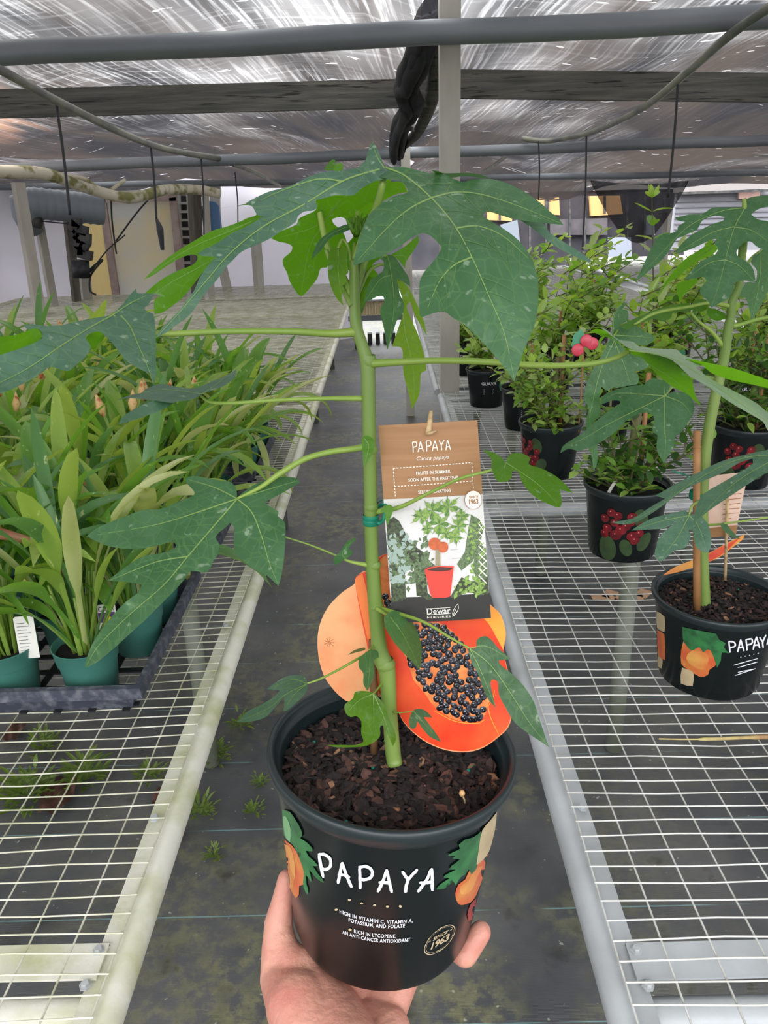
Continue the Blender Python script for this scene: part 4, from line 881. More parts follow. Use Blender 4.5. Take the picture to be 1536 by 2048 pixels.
leaf(papaya, [dict(outline=CK([(500, 112), (498, 85), (530, 55), (555, 15), (600, -12), (606, -5), (570, 38), (588, 55), (575, 78), (540, 98), (512, 120)]), ctrl=[(668, 1125, .58), (712, 1078, .57), (700, 1115, .58)], veins=[V(CK, (560, 100), (540, 60), (598, -5))], vw=1.4, side=False, seed=22, cell=7)], mats=[m_leaf, m_leafu, m_vein, m_veind],
    pet=[(570, 1074, .58), (620, 1090, .585), (670, 1110, .59), (700, 1123, .592), (735, 1130, .594)], rp=[1.6, 1.8, 2, 3, 5])
leaf(papaya, [dict(outline=CJ([(270, 592), (240, 560), (200, 540), (158, 530), (200, 575), (200, 610), (220, 670), (250, 687), (295, 670), (300, 635), (330, 638), (350, 690), (400, 750), (470, 790), (527, 808), (540, 780), (530, 722), (595, 740), (550, 690), (500, 650), (440, 620), (380, 600), (387, 570), (350, 548), (300, 548), (275, 570)]), ctrl=[(1010, 925, .53), (1117, 1013, .50), (970, 900, .56), (1000, 960, .51)], veins=[V(CJ, (270, 592), (360, 650), (440, 710), (520, 795)), V(CJ, (270, 592), (245, 675))], vw=1.8, seed=23, cell=8, vlen=25)], mats=[m_leafu, m_leafu, m_vein, m_veind],
    pet=[(1010, 926, .53), (980, 941, .532), (920, 957, .54), (860, 985, .553), (800, 1014, .57), (752, 1024, .584)], rp=[2, 3, 3.4, 3.6, 4.5, 6])
leaf(papaya, [dict(outline=C4([(748, 848), (780, 831), (815, 850), (826, 900), (800, 970), (758, 1024), (754, 950), (750, 900)]), ctrl=[(725, 880, .548), (745, 930, .548), (730, 900, .548)], veins=[C4([(765, 850), (790, 900), (765, 1010)])], vw=1.6, seed=24, cell=6, vlen=14, vstep=9)], mats=[m_leafu, m_leafu, m_vein, m_veind])
leaf(papaya, [dict(outline=CK([(742, 365), (780, 340), (820, 345), (860, 370), (900, 440), (920, 520), (916, 600), (908, 622), (870, 580), (820, 530), (780, 480), (745, 420), (739, 385)]), ctrl=[(780, 1230, .57), (840, 1335, .575), (800, 1290, .56)], veins=[V(CK, (770, 370), (840, 470), (905, 605))], vw=2, seed=25, cell=8, vlen=26, vstep=14)], mats=[m_leaf, m_leafu, m_vein, m_veind],
    pet=[(780, 1233, .57), (768, 1226, .59), (754, 1217, .60)], rp=[2, 3, 5])
leaf(papaya, [dict(outline=CK([(1140, 518), (1180, 518), (1185, 480), (1220, 461), (1250, 475), (1290, 520), (1347, 572), (1290, 578), (1300, 600), (1350, 640), (1410, 700), (1460, 780), (1485, 860), (1532, 995), (1450, 940), (1370, 880), (1320, 800), (1290, 740), (1285, 682), (1260, 670), (1250, 690), (1276, 808), (1230, 750), (1190, 640), (1160, 590)]), ctrl=[(937, 1297, .55), (1098, 1492, .56), (1020, 1318, .56), (990, 1415, .55)], veins=[V(CK, (1150, 520), (1250, 600), (1350, 740), (1440, 880), (1525, 985)), V(CK, (1150, 520), (1200, 620), (1272, 795)), V(CK, (1150, 520), (1230, 510), (1340, 570))], vw=2.4, seed=26, cell=9, vlen=45, vstep=18, fold=.001)], mats=[m_leaf, m_leafu, m_vein, m_veind],
    pet=[(938, 1296, .55), (900, 1275, .56), (850, 1245, .575), (800, 1228, .59), (758, 1217, .603)], rp=[2, 2.6, 3, 4, 6])
leaf(papaya, [dict(outline=CK([(372, 690), (355, 655), (320, 648), (270, 655), (210, 690), (176, 716), (240, 720), (215, 750), (150, 790), (90, 820), (33, 874), (100, 872), (170, 850), (220, 800), (260, 750), (262, 780), (255, 822), (280, 815), (330, 770), (365, 730)]), ctrl=[(614, 1366, .57), (475, 1444, .55), (535, 1378, .59)], veins=[V(CK, (370, 690), (270, 740), (180, 810), (45, 870)), V(CK, (370, 690), (300, 670), (190, 712)), V(CK, (370, 690), (310, 740), (262, 810))], vw=2, seed=27, cell=8, vlen=22, vstep=14)], mats=MBl,
    pet=[(614, 1367, .57), (640, 1358, .575), (680, 1338, .59), (715, 1318, .60), (745, 1303, .61)], rp=[1.6, 2.2, 2.4, 2.6, 3.5])
leaf(papaya, [dict(outline=CK([(722, 558), (710, 535), (680, 528), (650, 540), (620, 575), (618, 610), (640, 640), (640, 690), (660, 724), (682, 680), (692, 640), (690, 580), (700, 570)]), ctrl=[(740, 1305, .60), (735, 1380, .60), (720, 1330, .59)], veins=[V(CK, (672, 535), (670, 620), (660, 715))], vw=1.6, seed=28, cell=7, side=False),
              dict(outline=CK([(565, 552), (600, 527), (645, 516), (650, 522), (640, 531), (600, 541)]), ctrl=[(700, 1305, .58), (728, 1295, .60), (710, 1300, .59)], seed=29, cell=7, side=False)], mats=[m_leaf, m_leafu, m_vein, m_veind],
    pet=[(738, 1300, .60), (742, 1296, .605), (750, 1290, .612)], rp=[2, 2, 3])
leaf(papaya, [dict(outline=CK([(690, 735), (640, 724), (600, 730), (590, 760), (551, 790), (555, 830), (580, 850), (605, 845), (630, 870), (630, 930), (640, 968), (600, 984), (540, 984), (462, 984), (520, 996), (640, 991), (690, 972), (720, 940), (720, 900), (735, 890), (762, 940), (780, 990), (797, 960), (790, 910), (760, 850), (740, 790), (715, 760)]), ctrl=[(745, 1388, .60), (655, 1490, .60), (780, 1490, .60), (700, 1420, .585)], veins=[V(CK, (688, 738), (690, 830), (690, 960)), V(CK, (688, 738), (730, 830), (775, 960)), V(CK, (688, 738), (620, 770), (570, 820))], vw=1.8, seed=30, cell=8, vlen=28, vstep=14)], mats=[m_leafu, m_leafu, m_vein, m_veind],
    pet=[(746, 1388, .60), (755, 1378, .61), (765, 1365, .62)], rp=[1.5, 1.8, 2.5])
leaf(papaya, [dict(outline=CK([(880, 818), (910, 810), (940, 820), (972, 852), (930, 850), (960, 890), (990, 930), (1014, 970), (960, 945), (920, 900), (900, 870), (890, 902), (865, 902), (860, 860)]), ctrl=[(827, 1422, .60), (882, 1483, .60), (825, 1450, .59)], veins=[V(CK, (880, 820), (940, 890), (1008, 962))], vw=1.4, seed=31, cell=7, vlen=16, vstep=10)], mats=[m_leaf, m_leafu, m_vein, m_veind],
    pet=[(826, 1422, .60), (805, 1425, .61), (787, 1424, .622)], rp=[1.2, 1.3, 2])
m_leafp = leaf_mat('papaya_leaf_painted_sheen', RGB(124, 150, 118), RGB(146, 168, 138), RGB(110, 150, 70), .2)  # grey sheen of the long leaf's upper side, put into its paler colour
# long leaf reaching right, seen from the side
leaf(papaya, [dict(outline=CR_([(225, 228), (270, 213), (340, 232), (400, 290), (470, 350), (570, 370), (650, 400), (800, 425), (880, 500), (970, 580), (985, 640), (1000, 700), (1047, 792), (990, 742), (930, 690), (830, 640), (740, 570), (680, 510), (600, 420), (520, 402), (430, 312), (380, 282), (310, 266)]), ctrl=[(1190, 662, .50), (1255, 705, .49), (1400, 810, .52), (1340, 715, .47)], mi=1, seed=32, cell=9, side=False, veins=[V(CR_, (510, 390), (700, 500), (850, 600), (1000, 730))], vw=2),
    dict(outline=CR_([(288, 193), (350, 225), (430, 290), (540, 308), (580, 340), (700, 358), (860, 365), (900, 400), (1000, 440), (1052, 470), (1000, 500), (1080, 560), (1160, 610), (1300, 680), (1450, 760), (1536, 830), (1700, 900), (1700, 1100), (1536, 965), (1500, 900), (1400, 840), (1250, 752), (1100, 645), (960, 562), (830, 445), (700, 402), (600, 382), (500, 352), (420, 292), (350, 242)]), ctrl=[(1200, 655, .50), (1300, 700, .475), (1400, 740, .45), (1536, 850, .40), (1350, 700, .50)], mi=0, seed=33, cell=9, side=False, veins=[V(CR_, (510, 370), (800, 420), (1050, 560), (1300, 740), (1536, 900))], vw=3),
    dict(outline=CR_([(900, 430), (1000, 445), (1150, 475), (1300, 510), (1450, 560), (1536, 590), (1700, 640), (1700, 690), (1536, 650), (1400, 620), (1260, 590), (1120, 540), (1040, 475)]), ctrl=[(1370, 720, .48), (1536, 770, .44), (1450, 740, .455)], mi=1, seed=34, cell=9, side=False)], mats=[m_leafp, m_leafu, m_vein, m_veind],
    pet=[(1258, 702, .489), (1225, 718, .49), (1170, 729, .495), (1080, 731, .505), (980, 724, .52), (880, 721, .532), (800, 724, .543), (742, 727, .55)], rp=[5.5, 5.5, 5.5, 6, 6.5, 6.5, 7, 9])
leaf(papaya, [dict(outline=[(760, 1023), (768, 1012), (782, 1010), (786, 1022), (780, 1038), (776, 1050), (771, 1040), (770, 1026)], ctrl=[(770, 1020, .565), (780, 1040, .565), (784, 1015, .565)], seed=35, cell=6)], mats=[m_leafu, m_leafu, m_vein, m_veind])
# ================================================================== STAKE, TIE, TAG, FRUIT CARD
m_stick = mat('pale_stick', RGB(206, 176, 132), .7, 0, RGB(130, 92, 58), 60, lo=.5, hi=.7)
m_stake = mat('brown_stake', RGB(140, 100, 60), .7, 0, RGB(96, 64, 40), 30)
mb = MB(); mb.tube([P(748, 1505, .652), P(748, 1380, .634), P(744, 1280, .622)], [.0034, .0034, .003], 10); tag(mb.build('plant_stake', m_stake), 'thin brown stake in the held pot, just left behind the stem', 'stake')
m_tie = mat('green_tie', RGB(20, 140, 110), .35, trans=.3)
mb = MB()
for y in (1034, 1043):
    c = P(742, y, SD(y)); r = 15.5/F*SD(y)
    mb.lathe([(r, -.0022), (r+.0004, -.0010), (r+.0004, .0010), (r, .0022)], c, 24)
mb.tube(catmull([P(756, 1048, .573), P(766, 1040, .578), P(771, 1018, .578), P(768, 1008, .585), P(752, 1016, .590)], 6), [.0016]*25, 6)
mb.tube([P(752, 1008, .592), P(760, 1002, .588), P(772, 999, .586)], .0005, 5)
tag(mb.build('stem_tie', m_tie), 'shiny green plastic tie around the papaya stem', 'tie')
# tag
TL, TR, BR, BL = P(756.6, 851, .572), P(954.7, 840, .572), P(982, 1236, .597), P(784.5, 1245, .597)
nrm = np.cross(TR-TL, BL-TL); nrm /= np.linalg.norm(nrm); nrm = -nrm if nrm[1] > 0 else nrm
def T(u, v, h=0):
    return TL*(1-u)*(1-v)+TR*u*(1-v)+BR*u*v+BL*(1-u)*v+nrm*(h+.004*sin(pi*u)*.6)
t = thing('plant_tag', (TL+TR+BR+BL)/4, 'rectangular brown and black papaya care tag beside the stem', 'tag')
m_brown = mat('kraft_brown', RGB(166, 122, 82), .6, 0, RGB(156, 112, 72), 40, stretch=(.3, 1, 6))
m_bk = mat('tag_black', RGB(38, 36, 34), .4)
m_bgp = mat('picture_pale_wall', RGB(206, 202, 200), .45, 0, RGB(222, 220, 218), 30)
mb = MB(); n0 = len(mb.v)
def card(v0, v1, mi):
    mb.mi = mi; mb.grid(lambda a, b: T(a, v0+(v1-v0)*b), 12, 8)
    mb.grid(lambda a, b: T(1-a, v0+(v1-v0)*b, -.0008), 12, 8)
card(0, .365, 0); card(.365, .868, 1); card(.868, 1, 2)
mb.mi = 0
for (a, b, c_, d) in ((0, 0, 1, 0), (1, 0, 1, 1), (1, 1, 0, 1), (0, 1, 0, 0)):
    mb.add([T(a, b), T(c_, d), T(c_, d, -.0008), T(a, b, -.0008)], [(0, 1, 2, 3)])
mb.build('card', [m_brown, m_bgp, m_bk], t, smooth=False)
CTg = lambda x, y: None
# picture: polygons in crop coordinates of the tag (converted to u,v)
def uv(x, y):  # crop px (origin 720,800 scale 4.453) -> u,v by bilinear inversion
    px, py = 720+x/4.453, 800+y/4.453; u = v = .5
    q = [np.array(a, float) for a in ((756.6, 851), (954.7, 840), (982, 1236), (784.5, 1245))]
    for _ in range(8):
        p = q[0]*(1-u)*(1-v)+q[1]*u*(1-v)+q[2]*u*v+q[3]*(1-u)*v-np.array([px, py])
        du = (q[1]-q[0])*(1-v)+(q[2]-q[3])*v; dv = (q[3]-q[0])*(1-u)+(q[2]-q[1])*u
        s = np.linalg.solve(np.c_[du, dv], -p); u += s[0]; v += s[1]
    return min(.998, max(.002, u)), min(.998, max(.002, v))
def pic(polys, m, h, name='printed_picture'):
    mb = MB()
    for p in polys: flat_on(mb, [uv(*q) for q in p], lambda u, v: T(u, v, h))
    return mb.build(name, m, t, smooth=False)
def blob(cx, cy, rx, ry, n=14, jag=.25, seed=0):
    R = random.Random(seed); return [(cx+rx*cos(2*pi*i/n)*(1+R.uniform(-jag, jag)), cy+ry*sin(2*pi*i/n)*(1+R.uniform(-jag, jag))) for i in range(n)]
m_dkfol = mat('picture_dark_foliage', RGB(74, 88, 56), .5, 0, RGB(40, 44, 30), 500, lo=.4, hi=.6)
m_mdfol = mat('picture_mid_foliage', RGB(112, 134, 96), .5, 0, RGB(66, 84, 48), 700)
m_ltfol = mat('picture_light_foliage', RGB(150, 178, 90), .5, 0, RGB(96, 132, 52), 700)
m_grfol = mat('picture_grey_foliage', RGB(150, 168, 158), .5)
m_redpot = mat('picture_red_pot', RGB(226, 62, 48), .4); m_redin = mat('picture_pot_soil', RGB(70, 34, 26), .5); m_redfr = mat('picture_fruit', RGB(176, 78, 40), .4, 0, RGB(206, 104, 56), 200); m_trunk = mat('picture_trunk', RGB(150, 140, 104), .5)
m_pwhite = mat('tag_white', RGB(240, 234, 222), .5); m_cream2 = mat('seal_cream', RGB(246, 238, 228), .5); m_brn = mat('seal_brown', RGB(160, 108, 70), .5)
pic([[(232, 1060), (300, 1020), (350, 1060), (400, 1160), (430, 1240), (560, 1330), (640, 1440), (580, 1470), (600, 1700), (660, 1762), (282, 1790), (262, 1500)], [(820, 1700), (900, 1560), (1000, 1600), (1150, 1560), (1155, 1722), (800, 1745)], ], m_dkfol, .0002)
pic([[(985, 1000), (1060, 1040), (1100, 1120), (1060, 1300), (1000, 1420), (900, 1500), (860, 1440), (930, 1330), (950, 1200)], [(1040, 1250), (1140, 1300), (1150, 1560), (1040, 1600), (1000, 1480)]], m_mdfol, .0002)
R = random.Random(6)
def leaflets(n, box, L, seed):
    R = random.Random(seed); out = []
    for i in range(n):
        x, y = R.uniform(box[0], box[2]), R.uniform(box[1], box[3]); a = R.uniform(0, 2*pi); l = L*R.uniform(.6, 1.3); w = l*.28
        out.append([(x, y), (x+l*.5*cos(a)-w*sin(a), y+l*.5*sin(a)+w*cos(a)), (x+l*cos(a), y+l*sin(a)), (x+l*.5*cos(a)+w*sin(a), y+l*.5*sin(a)-w*cos(a))])
    return out
pic(leaflets(130, (260, 1230, 600, 1640), 60, 1)+leaflets(25, (400, 1330, 640, 1450), 60, 5), m_mdfol, .0004)
pic(leaflets(60, (240, 1160, 420, 1620), 70, 2), m_grfol, .0006)
pic(leaflets(40, (850, 1590, 1120, 1710), 55, 3)+leaflets(36, (960, 1050, 1090, 1560), 50, 4), m_ltfol, .0004)
lat = []
for k in range(9):
    for d in (-1, 1):
        x, y = 1110, 1020+k*66; lat.append([(x-60, y), (x-52, y-6), (x+20, y+70*d), (x+12, y+76*d)])
pic([[q for q in p] for p in lat], m_pwhite, .0005)
pic([[(490, 1340), (870, 1300), (870, 1310), (490, 1352)], [(560, 1410), (900, 1380), (900, 1388), (560, 1420)]], mat('picture_fence_line', RGB(186, 182, 180), .5), .0003)
# the pictured tree
star = []
for cx, cy, r, s_ in ((640, 960, 150, 1), (780, 930, 130, 2), (870, 1100, 120, 3), (540, 1010, 120, 4), (700, 1080, 130, 5), (840, 1200, 90, 6), (600, 1120, 90, 7), (900, 1010, 90, 8), (760, 1160, 90, 12)):
    Rr = random.Random(s_)
    for k in range(8):
        a = 2*pi*k/8+Rr.uniform(-.2, .2); l = r*Rr.uniform(.7, 1.1)
        star.append([(cx, cy), (cx+l*.35*cos(a)-l*.13*sin(a), cy+l*.35*sin(a)+l*.13*cos(a)), (cx+l*.6*cos(a+.28), cy+l*.6*sin(a+.28)), (cx+l*.68*cos(a), cy+l*.68*sin(a)), (cx+l*cos(a), cy+l*sin(a)), (cx+l*.66*cos(a-.12), cy+l*.66*sin(a-.12)), (cx+l*.55*cos(a-.3), cy+l*.55*sin(a-.3)), (cx+l*.35*cos(a)+l*.13*sin(a), cy+l*.35*sin(a)-l*.13*cos(a))])
pic([p for p in star[::2]], mat('picture_tree_leaf', RGB(112, 152, 60), .5, 0, RGB(60, 100, 40), 500), .0007); pic(star[1::2], m_ltfol, .0009)
pic([[(672, 1290), (690, 1290), (686, 1500), (668, 1500)], [(696, 1300), (708, 1300), (712, 1500), (694, 1500)]], m_trunk, .0011)
pic([blob(660, 1255, 54, 56, 16, .03), blob(735, 1285, 46, 50, 16, .03)], m_redfr, .0013)
pic([[(573, 1492), (830, 1462), (800, 1730), (760, 1742), (640, 1742), (620, 1700)]], m_redpot, .0010)
pic([blob(702, 1478, 118, 24, 20, 0)], m_redin, .0012)
pic([[(573, 1488), (600, 1468), (700, 1452), (830, 1456), (832, 1470), (700, 1460), (600, 1482), (590, 1500)]], m_redpot, .0014)
# dashed frame and lettering
mb = MB(); TT = lambda u, v: T(u, v, .0006)
def seg(a, b, w=.008):
    p, q = np.array(uv(*a)), np.array(uv(*b)); d = q-p; L_ = np.linalg.norm(d*np.array([1, 2])); n = max(1, int(L_/.032))
    for i in range(n):
        s, e = p+d*(i/n), p+d*((i+.6)/n); nn = np.array([d[1], -d[0]/4]); nn = nn/np.linalg.norm(nn)*w/2 if abs(d[1]) > abs(d[0]) else np.array([0, w/4])
        mb.add([TT(*(s+nn)), TT(*(s-nn)), TT(*(e-nn)), TT(*(e+nn))], [(0, 1, 2, 3)])
seg((295, 594), (992, 543)); seg((992, 543), (1008, 780)); seg((295, 594), (314, 852)); seg((305, 752), (1000, 704))
mb.build('dashed_frame', m_pwhite, t, smooth=False)
mb = MB(); UV = lambda x, y: TT(*uv(x, y))
for st in ([[(464, 368), (470, 410), (472, 458)], [(462, 368), (498, 368), (500, 400), (470, 412)]], [[(536, 360), (524, 410), (514, 452)], [(536, 360), (550, 410), (562, 448)], [(520, 424), (556, 420)]],
           [[(588, 356), (590, 400), (592, 448)], [(586, 356), (624, 358), (626, 392), (592, 404)]], [[(664, 352), (650, 400), (642, 444)], [(664, 352), (678, 400), (688, 440)], [(648, 416), (684, 412)]],
           [[(700, 352), (722, 392)], [(748, 346), (722, 392), (726, 436)]], [[(776, 346), (768, 390), (762, 436)], [(776, 346), (790, 390), (803, 434)], [(764, 408), (798, 404)]]):
    for s_ in st: stroke_on(mb, s_, 9, UV)
def tt(txt, x, y, sz, wd, ang=-.055, **kw):
    v, f = text_geo(txt, 1, **kw); w0 = max(p[0] for p in v)-min(p[0] for p in v); text_on(mb, txt, UV, sz, (x, y), sx=wd/(w0*sz), ang=ang, **kw)
tt('Carica papaya', 642, 516, 46, 288, shear=.3); tt('FRUITS IN SUMMER', 648, 640, 40, 306, bold=.02); tt('SOON AFTER THE FIRST YEAR', 652, 697, 40, 448, bold=.02); tt('SELF-POLLINATING', 660, 806, 40, 288, bold=.02)
tt('Dewar', 696, 1892, 80, 208); tt('NURSERIES', 698, 1930, 26, 206)
for s_ in ([(590, 1846), (800, 1834)], [(592, 1902), (802, 1888)], [(825, 1918), (822, 1880), (845, 1830), (868, 1806), (872, 1850), (850, 1890), (825, 1915)], [(820, 1920), (850, 1850)]): stroke_on(mb, s_, 4.5, UV)
mb.build('lettering', m_pwhite, t, smooth=False)
pic([blob(1005, 868, 79, 84, 28, 0)], m_brn, .0014); pic([blob(1005, 868, 75, 80, 28, 0)], m_cream2, .0016)
mb = MB(); UV2 = lambda x, y: T(*uv(x, y), .0018); v, f = text_geo('1963', 1, bold=.03)
text_on(mb, '1963', UV2, 60, (1005, 902), sx=.80, ang=-.05, bold=.03); mb.build('lettering', m_brn, t, smooth=False); mb = MB(); text_on(mb, 'SINCE', UV2, 30, (1008, 852), sx=1.05, ang=-.05, bold=.02)
mb.build('lettering', m_brn, t, smooth=False)
# clip and stick
mb = MB(); a, b = P(862, 822, .572), P(857, 868, .570); mb.tube([a, (a+b)/2, b], [.0014, .0022, .0028], 6); mb.tube([P(852, 868, .568), P(862, 866, .566), P(872, 862, .568)], [.001, .0014, .0006], 6)
mb.tube([P(858, 868, .577), P(862, 1150, .624), P(866, 1300, .645), P(868, 1475, .668)], .0016, 6)
tag(mb.build('wooden_stick', m_stick), 'pale wooden stick poking through the top of the care tag', 'stick')
# fruit-shaped card
FC = rbf([(700, 1380, .644), (900, 1500, .648), (775, 1110, .612), (1010, 1300, .625)])
m_peach = mat('card_peach', RGB(240, 170, 120), .4, 0, RGB(246, 140, 92), 26, lo=.4, hi=.65)
m_flesh = mat('card_flesh', RGB(226, 56, 34), .35, 0, RGB(240, 98, 50), 18, lo=.35, hi=.65)
m_yelo = mat('card_yellow_rim', RGB(250, 172, 72), .35, 0, RGB(246, 142, 52), 16)
m_cav = mat('card_cavity', RGB(240, 150, 84), .35, 0, RGB(214, 108, 56), 120)
m_seed = mat('card_seed', RGB(24, 22, 28), .2, 0, RGB(70, 70, 84), 260, lo=.5, hi=.7); m_seedhi = mat('card_seed_glint', RGB(176, 178, 186), .3)
t = thing('fruit_card', P(850, 1500, .648), 'flat papaya shaped cutout card with black seeds standing in the held pot', 'card')
def fc(h): return lambda x, y: P(x, y, FC(x, y)-h)
edge = CK([(755, 63), (705, 95), (708, 140), (640, 150), (602, 185), (596, 212), (540, 250), (480, 310), (440, 380), (421, 460), (425, 560), (450, 650), (490, 710), (530, 752), (570, 776), (640, 760), (700, 745), (790, 800), (830, 870), (880, 925), (950, 975), (1040, 1010), (1140, 1018), (1220, 995), (1290, 945), (1335, 900), (1352, 840), (1350, 700), (1322, 580), (1312, 530), (1325, 450), (1300, 360), (1250, 310), (1180, 250), (1080, 160), (960, 90), (860, 62)])
pe = smooth_closed(edge, 3)
mb = MB(); flat_on(mb, pe, fc(0), 20); mb.build('card_front', m_peach, t)
mb = MB(); flat_on(mb, pe, fc(-.0012), 20); n = len(pe)
mb.add([fc(0)(*p) for p in pe]+[fc(-.0012)(*p) for p in pe], [(i, (i+1) % n, n+(i+1) % n, n+i) for i in range(n)]); mb.build('card_back', mat('card_white_back', RGB(225, 222, 216), .6), t)
def layer(p, m, h, cell=16, nm='printed_picture'):
    mb = MB(); flat_on(mb, smooth_closed(CK(p), 3), fc(h), cell); return mb.build(nm, m, t)
layer([(600, 190), (640, 155), (706, 142), (707, 98), (755, 66), (960, 92), (1080, 162), (1180, 252), (1248, 312), (1312, 530), (1320, 580), (1346, 700), (1348, 840), (1330, 898), (1286, 942), (1218, 990), (1140, 1013), (1040, 1005), (950, 970), (880, 920), (832, 868), (792, 800), (720, 740), (690, 640), (640, 420)], m_flesh, .0003)
layer([(1180, 255), (1248, 314), (1298, 362), (1322, 450), (1310, 526), (1280, 470), (1240, 400), (1180, 340), (1120, 250)], m_yelo, .0004)
layer([(600, 192), (636, 160), (660, 260), (690, 420), (720, 600), (724, 736), (700, 640), (650, 430)], mat('card_orange_edge', RGB(246, 130, 66), .35), .0005)
layer([(707, 120), (755, 70), (800, 100), (830, 300), (900, 395), (1000, 395), (1100, 470), (1180, 600), (1250, 740), (1240, 790), (1210, 862), (1140, 875), (1060, 855), (980, 800), (930, 730), (880, 670), (850, 580), (780, 440), (735, 400), (725, 300), (720, 200)], m_cav, .0006, 12)
R = random.Random(12); cav = [(880, 400), (1000, 400), (1090, 480), (1150, 560), (1180, 640), (1220, 720), (1225, 800), (1195, 865), (1140, 865), (1070, 840), (1000, 800), (940, 720), (890, 640), (850, 580), (870, 480)]
pts = []
tries = 0
while len(pts) < 135 and tries < 6000:
    tries += 1; q = (R.uniform(840, 1230), R.uniform(400, 870))
    if inside(q, cav) and all((q[0]-p[0])**2+(q[1]-p[1])**2 > 22.5**2 for p in pts): pts.append(q)
pts += [(745, 272), (765, 320), (755, 300)]
mb = MB()
for i, (x, y) in enumerate(pts):
    if R.random() < .07: continue
    c = CK([(x, y)])[0]; a = R.uniform(0, pi); rx, ry = 8.0*R.uniform(.85, 1.15), 6.8*R.uniform(.85, 1.1); mb.mi = 0
    def sp(q, u, h): 
        xx = c[0]+q*(rx*cos(u)*cos(a)-ry*sin(u)*sin(a)); yy = c[1]+q*(rx*cos(u)*sin(a)+ry*sin(u)*cos(a)); return fc(h)(xx, yy)
    vs = [sp(1, 2*pi*k/12, .0008) for k in range(12)]+[sp(.6, 2*pi*k/12, .0012) for k in range(12)]
    mb.add(vs, [(k, (k+1) % 12, 12+(k+1) % 12, 12+k) for k in range(12)]+[tuple(range(12, 24))])
    mb.mi = 1; 
    for s2 in (0, 1):
        cx2, cy2 = c[0]-2+3*s2, c[1]-2.5+4*s2; mb.add([fc(.0014)(cx2+(1.6-.7*s2)*cos(u), cy2+(1.0-.4*s2)*sin(u)) for u in np.linspace(0, 2*pi, 7)[:-1]], [tuple(range(6))])
mb.build('printed_seeds', [m_seed, m_seedhi], t, smooth=False, kind='stuff')
for p in ([(905, 300), (480, 500)],): pass
mb = MB()
for ln in ([(1238, 790), (1250, 850), (1290, 935)], [(1225, 862), (1180, 880), (1080, 870), (980, 820)], [(1238, 800), (1262, 760), (1270, 720)]):
    L_, R_ = stroke(CK(ln), 1.6); vv = []
    for a, b in zip(L_, R_): vv += [fc(.0007)(*a), fc(.0007)(*b)]
    mb.add(vv, [(2*i, 2*i+1, 2*i+3, 2*i+2) for i in range(len(L_)-1)])
mb.build('printed_lines', m_yelo, t, smooth=False)
c = CK([(476, 492)])[0]; mb = MB()
for k in range(9):
    a = k*2*pi/9; mb.add([fc(.0004)(c[0]+q*cos(a+w), c[1]+q*sin(a+w)) for q, w in ((1, -.4), (11, -.04), (11, .04), (1, .4))], [(0, 1, 2, 3)])
mb.build('printed_stem_scar', mat('card_scar', RGB(150, 92, 50), .5), t, smooth=False)
t = thing('tiny_mushroom', P(932, 1606, .600), 'tiny tan mushroom in the bark at the front right of the held pot', 'mushroom')
mb = MB(); mb.tube([P(931, 1618, .607), P(929, 1600, .598), P(925, 1590, .594)], .0007, 6); mb.build('stem', m_stick, t)
mb = MB(); mb.lathe([(0, -.0028), (.0016, -.002), (.0024, 0), (.0018, .0022), (0, .0030)], P(924, 1587, .593), 14); mb.build('cap', mat('mushroom_tan', RGB(206, 160, 108), .5), t)
# ================================================================== HAND
def skin_body(name, caps, voxel, m, parent=None, smooth_it=8):
    """caps: chains of (point, radius); one continuous voxel-merged surface"""
    mb = MB()
    for chain in caps:
        for (a, ra), (b, rb) in zip(chain[:-1], chain[1:]):
            a, b = Vector(a), Vector(b); n = 20; d = (b-a); L_ = d.length; ax = axis_frame(d)
            prof = [(ra*cos(t), -ra*abs(sin(t))) for t in np.linspace(pi/2, 0.0, 7)][:-1]+[(ra+(rb-ra)*s_, L_*s_) for s_ in np.linspace(0, 1, 6)]+[(rb*cos(t), L_+rb*sin(t)) for t in np.linspace(0, pi/2, 7)][1:]
            prof[0] = (1e-5, -ra); prof[-1] = (1e-5, L_+rb); mb.lathe(prof, a, n, ax)
    tmp = mb.build('tmp', m); off = tmp.location.copy()
    md = tmp.modifiers.new('r', 'REMESH'); md.mode = 'VOXEL'; md.voxel_size = voxel
    ms = tmp.modifiers.new('s', 'SMOOTH'); ms.factor = .6; ms.iterations = smooth_it
    me = bpy.data.meshes.new_from_object(tmp.evaluated_get(bpy.context.evaluated_depsgraph_get()))
    bpy.data.objects.remove(tmp)
    me.materials.clear(); me.materials.append(m); me.polygons.foreach_set('use_smooth', [True]*len(me.polygons)); me.name = name
    o = bpy.data.objects.new(name, me); scene.collection.objects.link(o); o.location = off; return o
m_skin = mat('skin', RGB(206, 152, 132), .5, 0, RGB(190, 120, 106), 22, lo=.38, hi=.7, bump=.35, bscale=160)
b_ = m_skin.node_tree.nodes['Principled BSDF']; b_.inputs['Subsurface Weight'].default_value = .15; b_.inputs['Subsurface Radius'].default_value = (.01, .004, .002); b_.inputs['Subsurface Scale'].default_value = .5
def PB(x, y, z): return pot_a.top+pot_a.An @ np.array([x, y, -.182+z])      # pot base frame: x right, y back, z up
W1 = P(700, 2110, .60); W2 = P(720, 2420, .56); W1b = P(640, 2105, .612); W1c = P(765, 2105, .61)
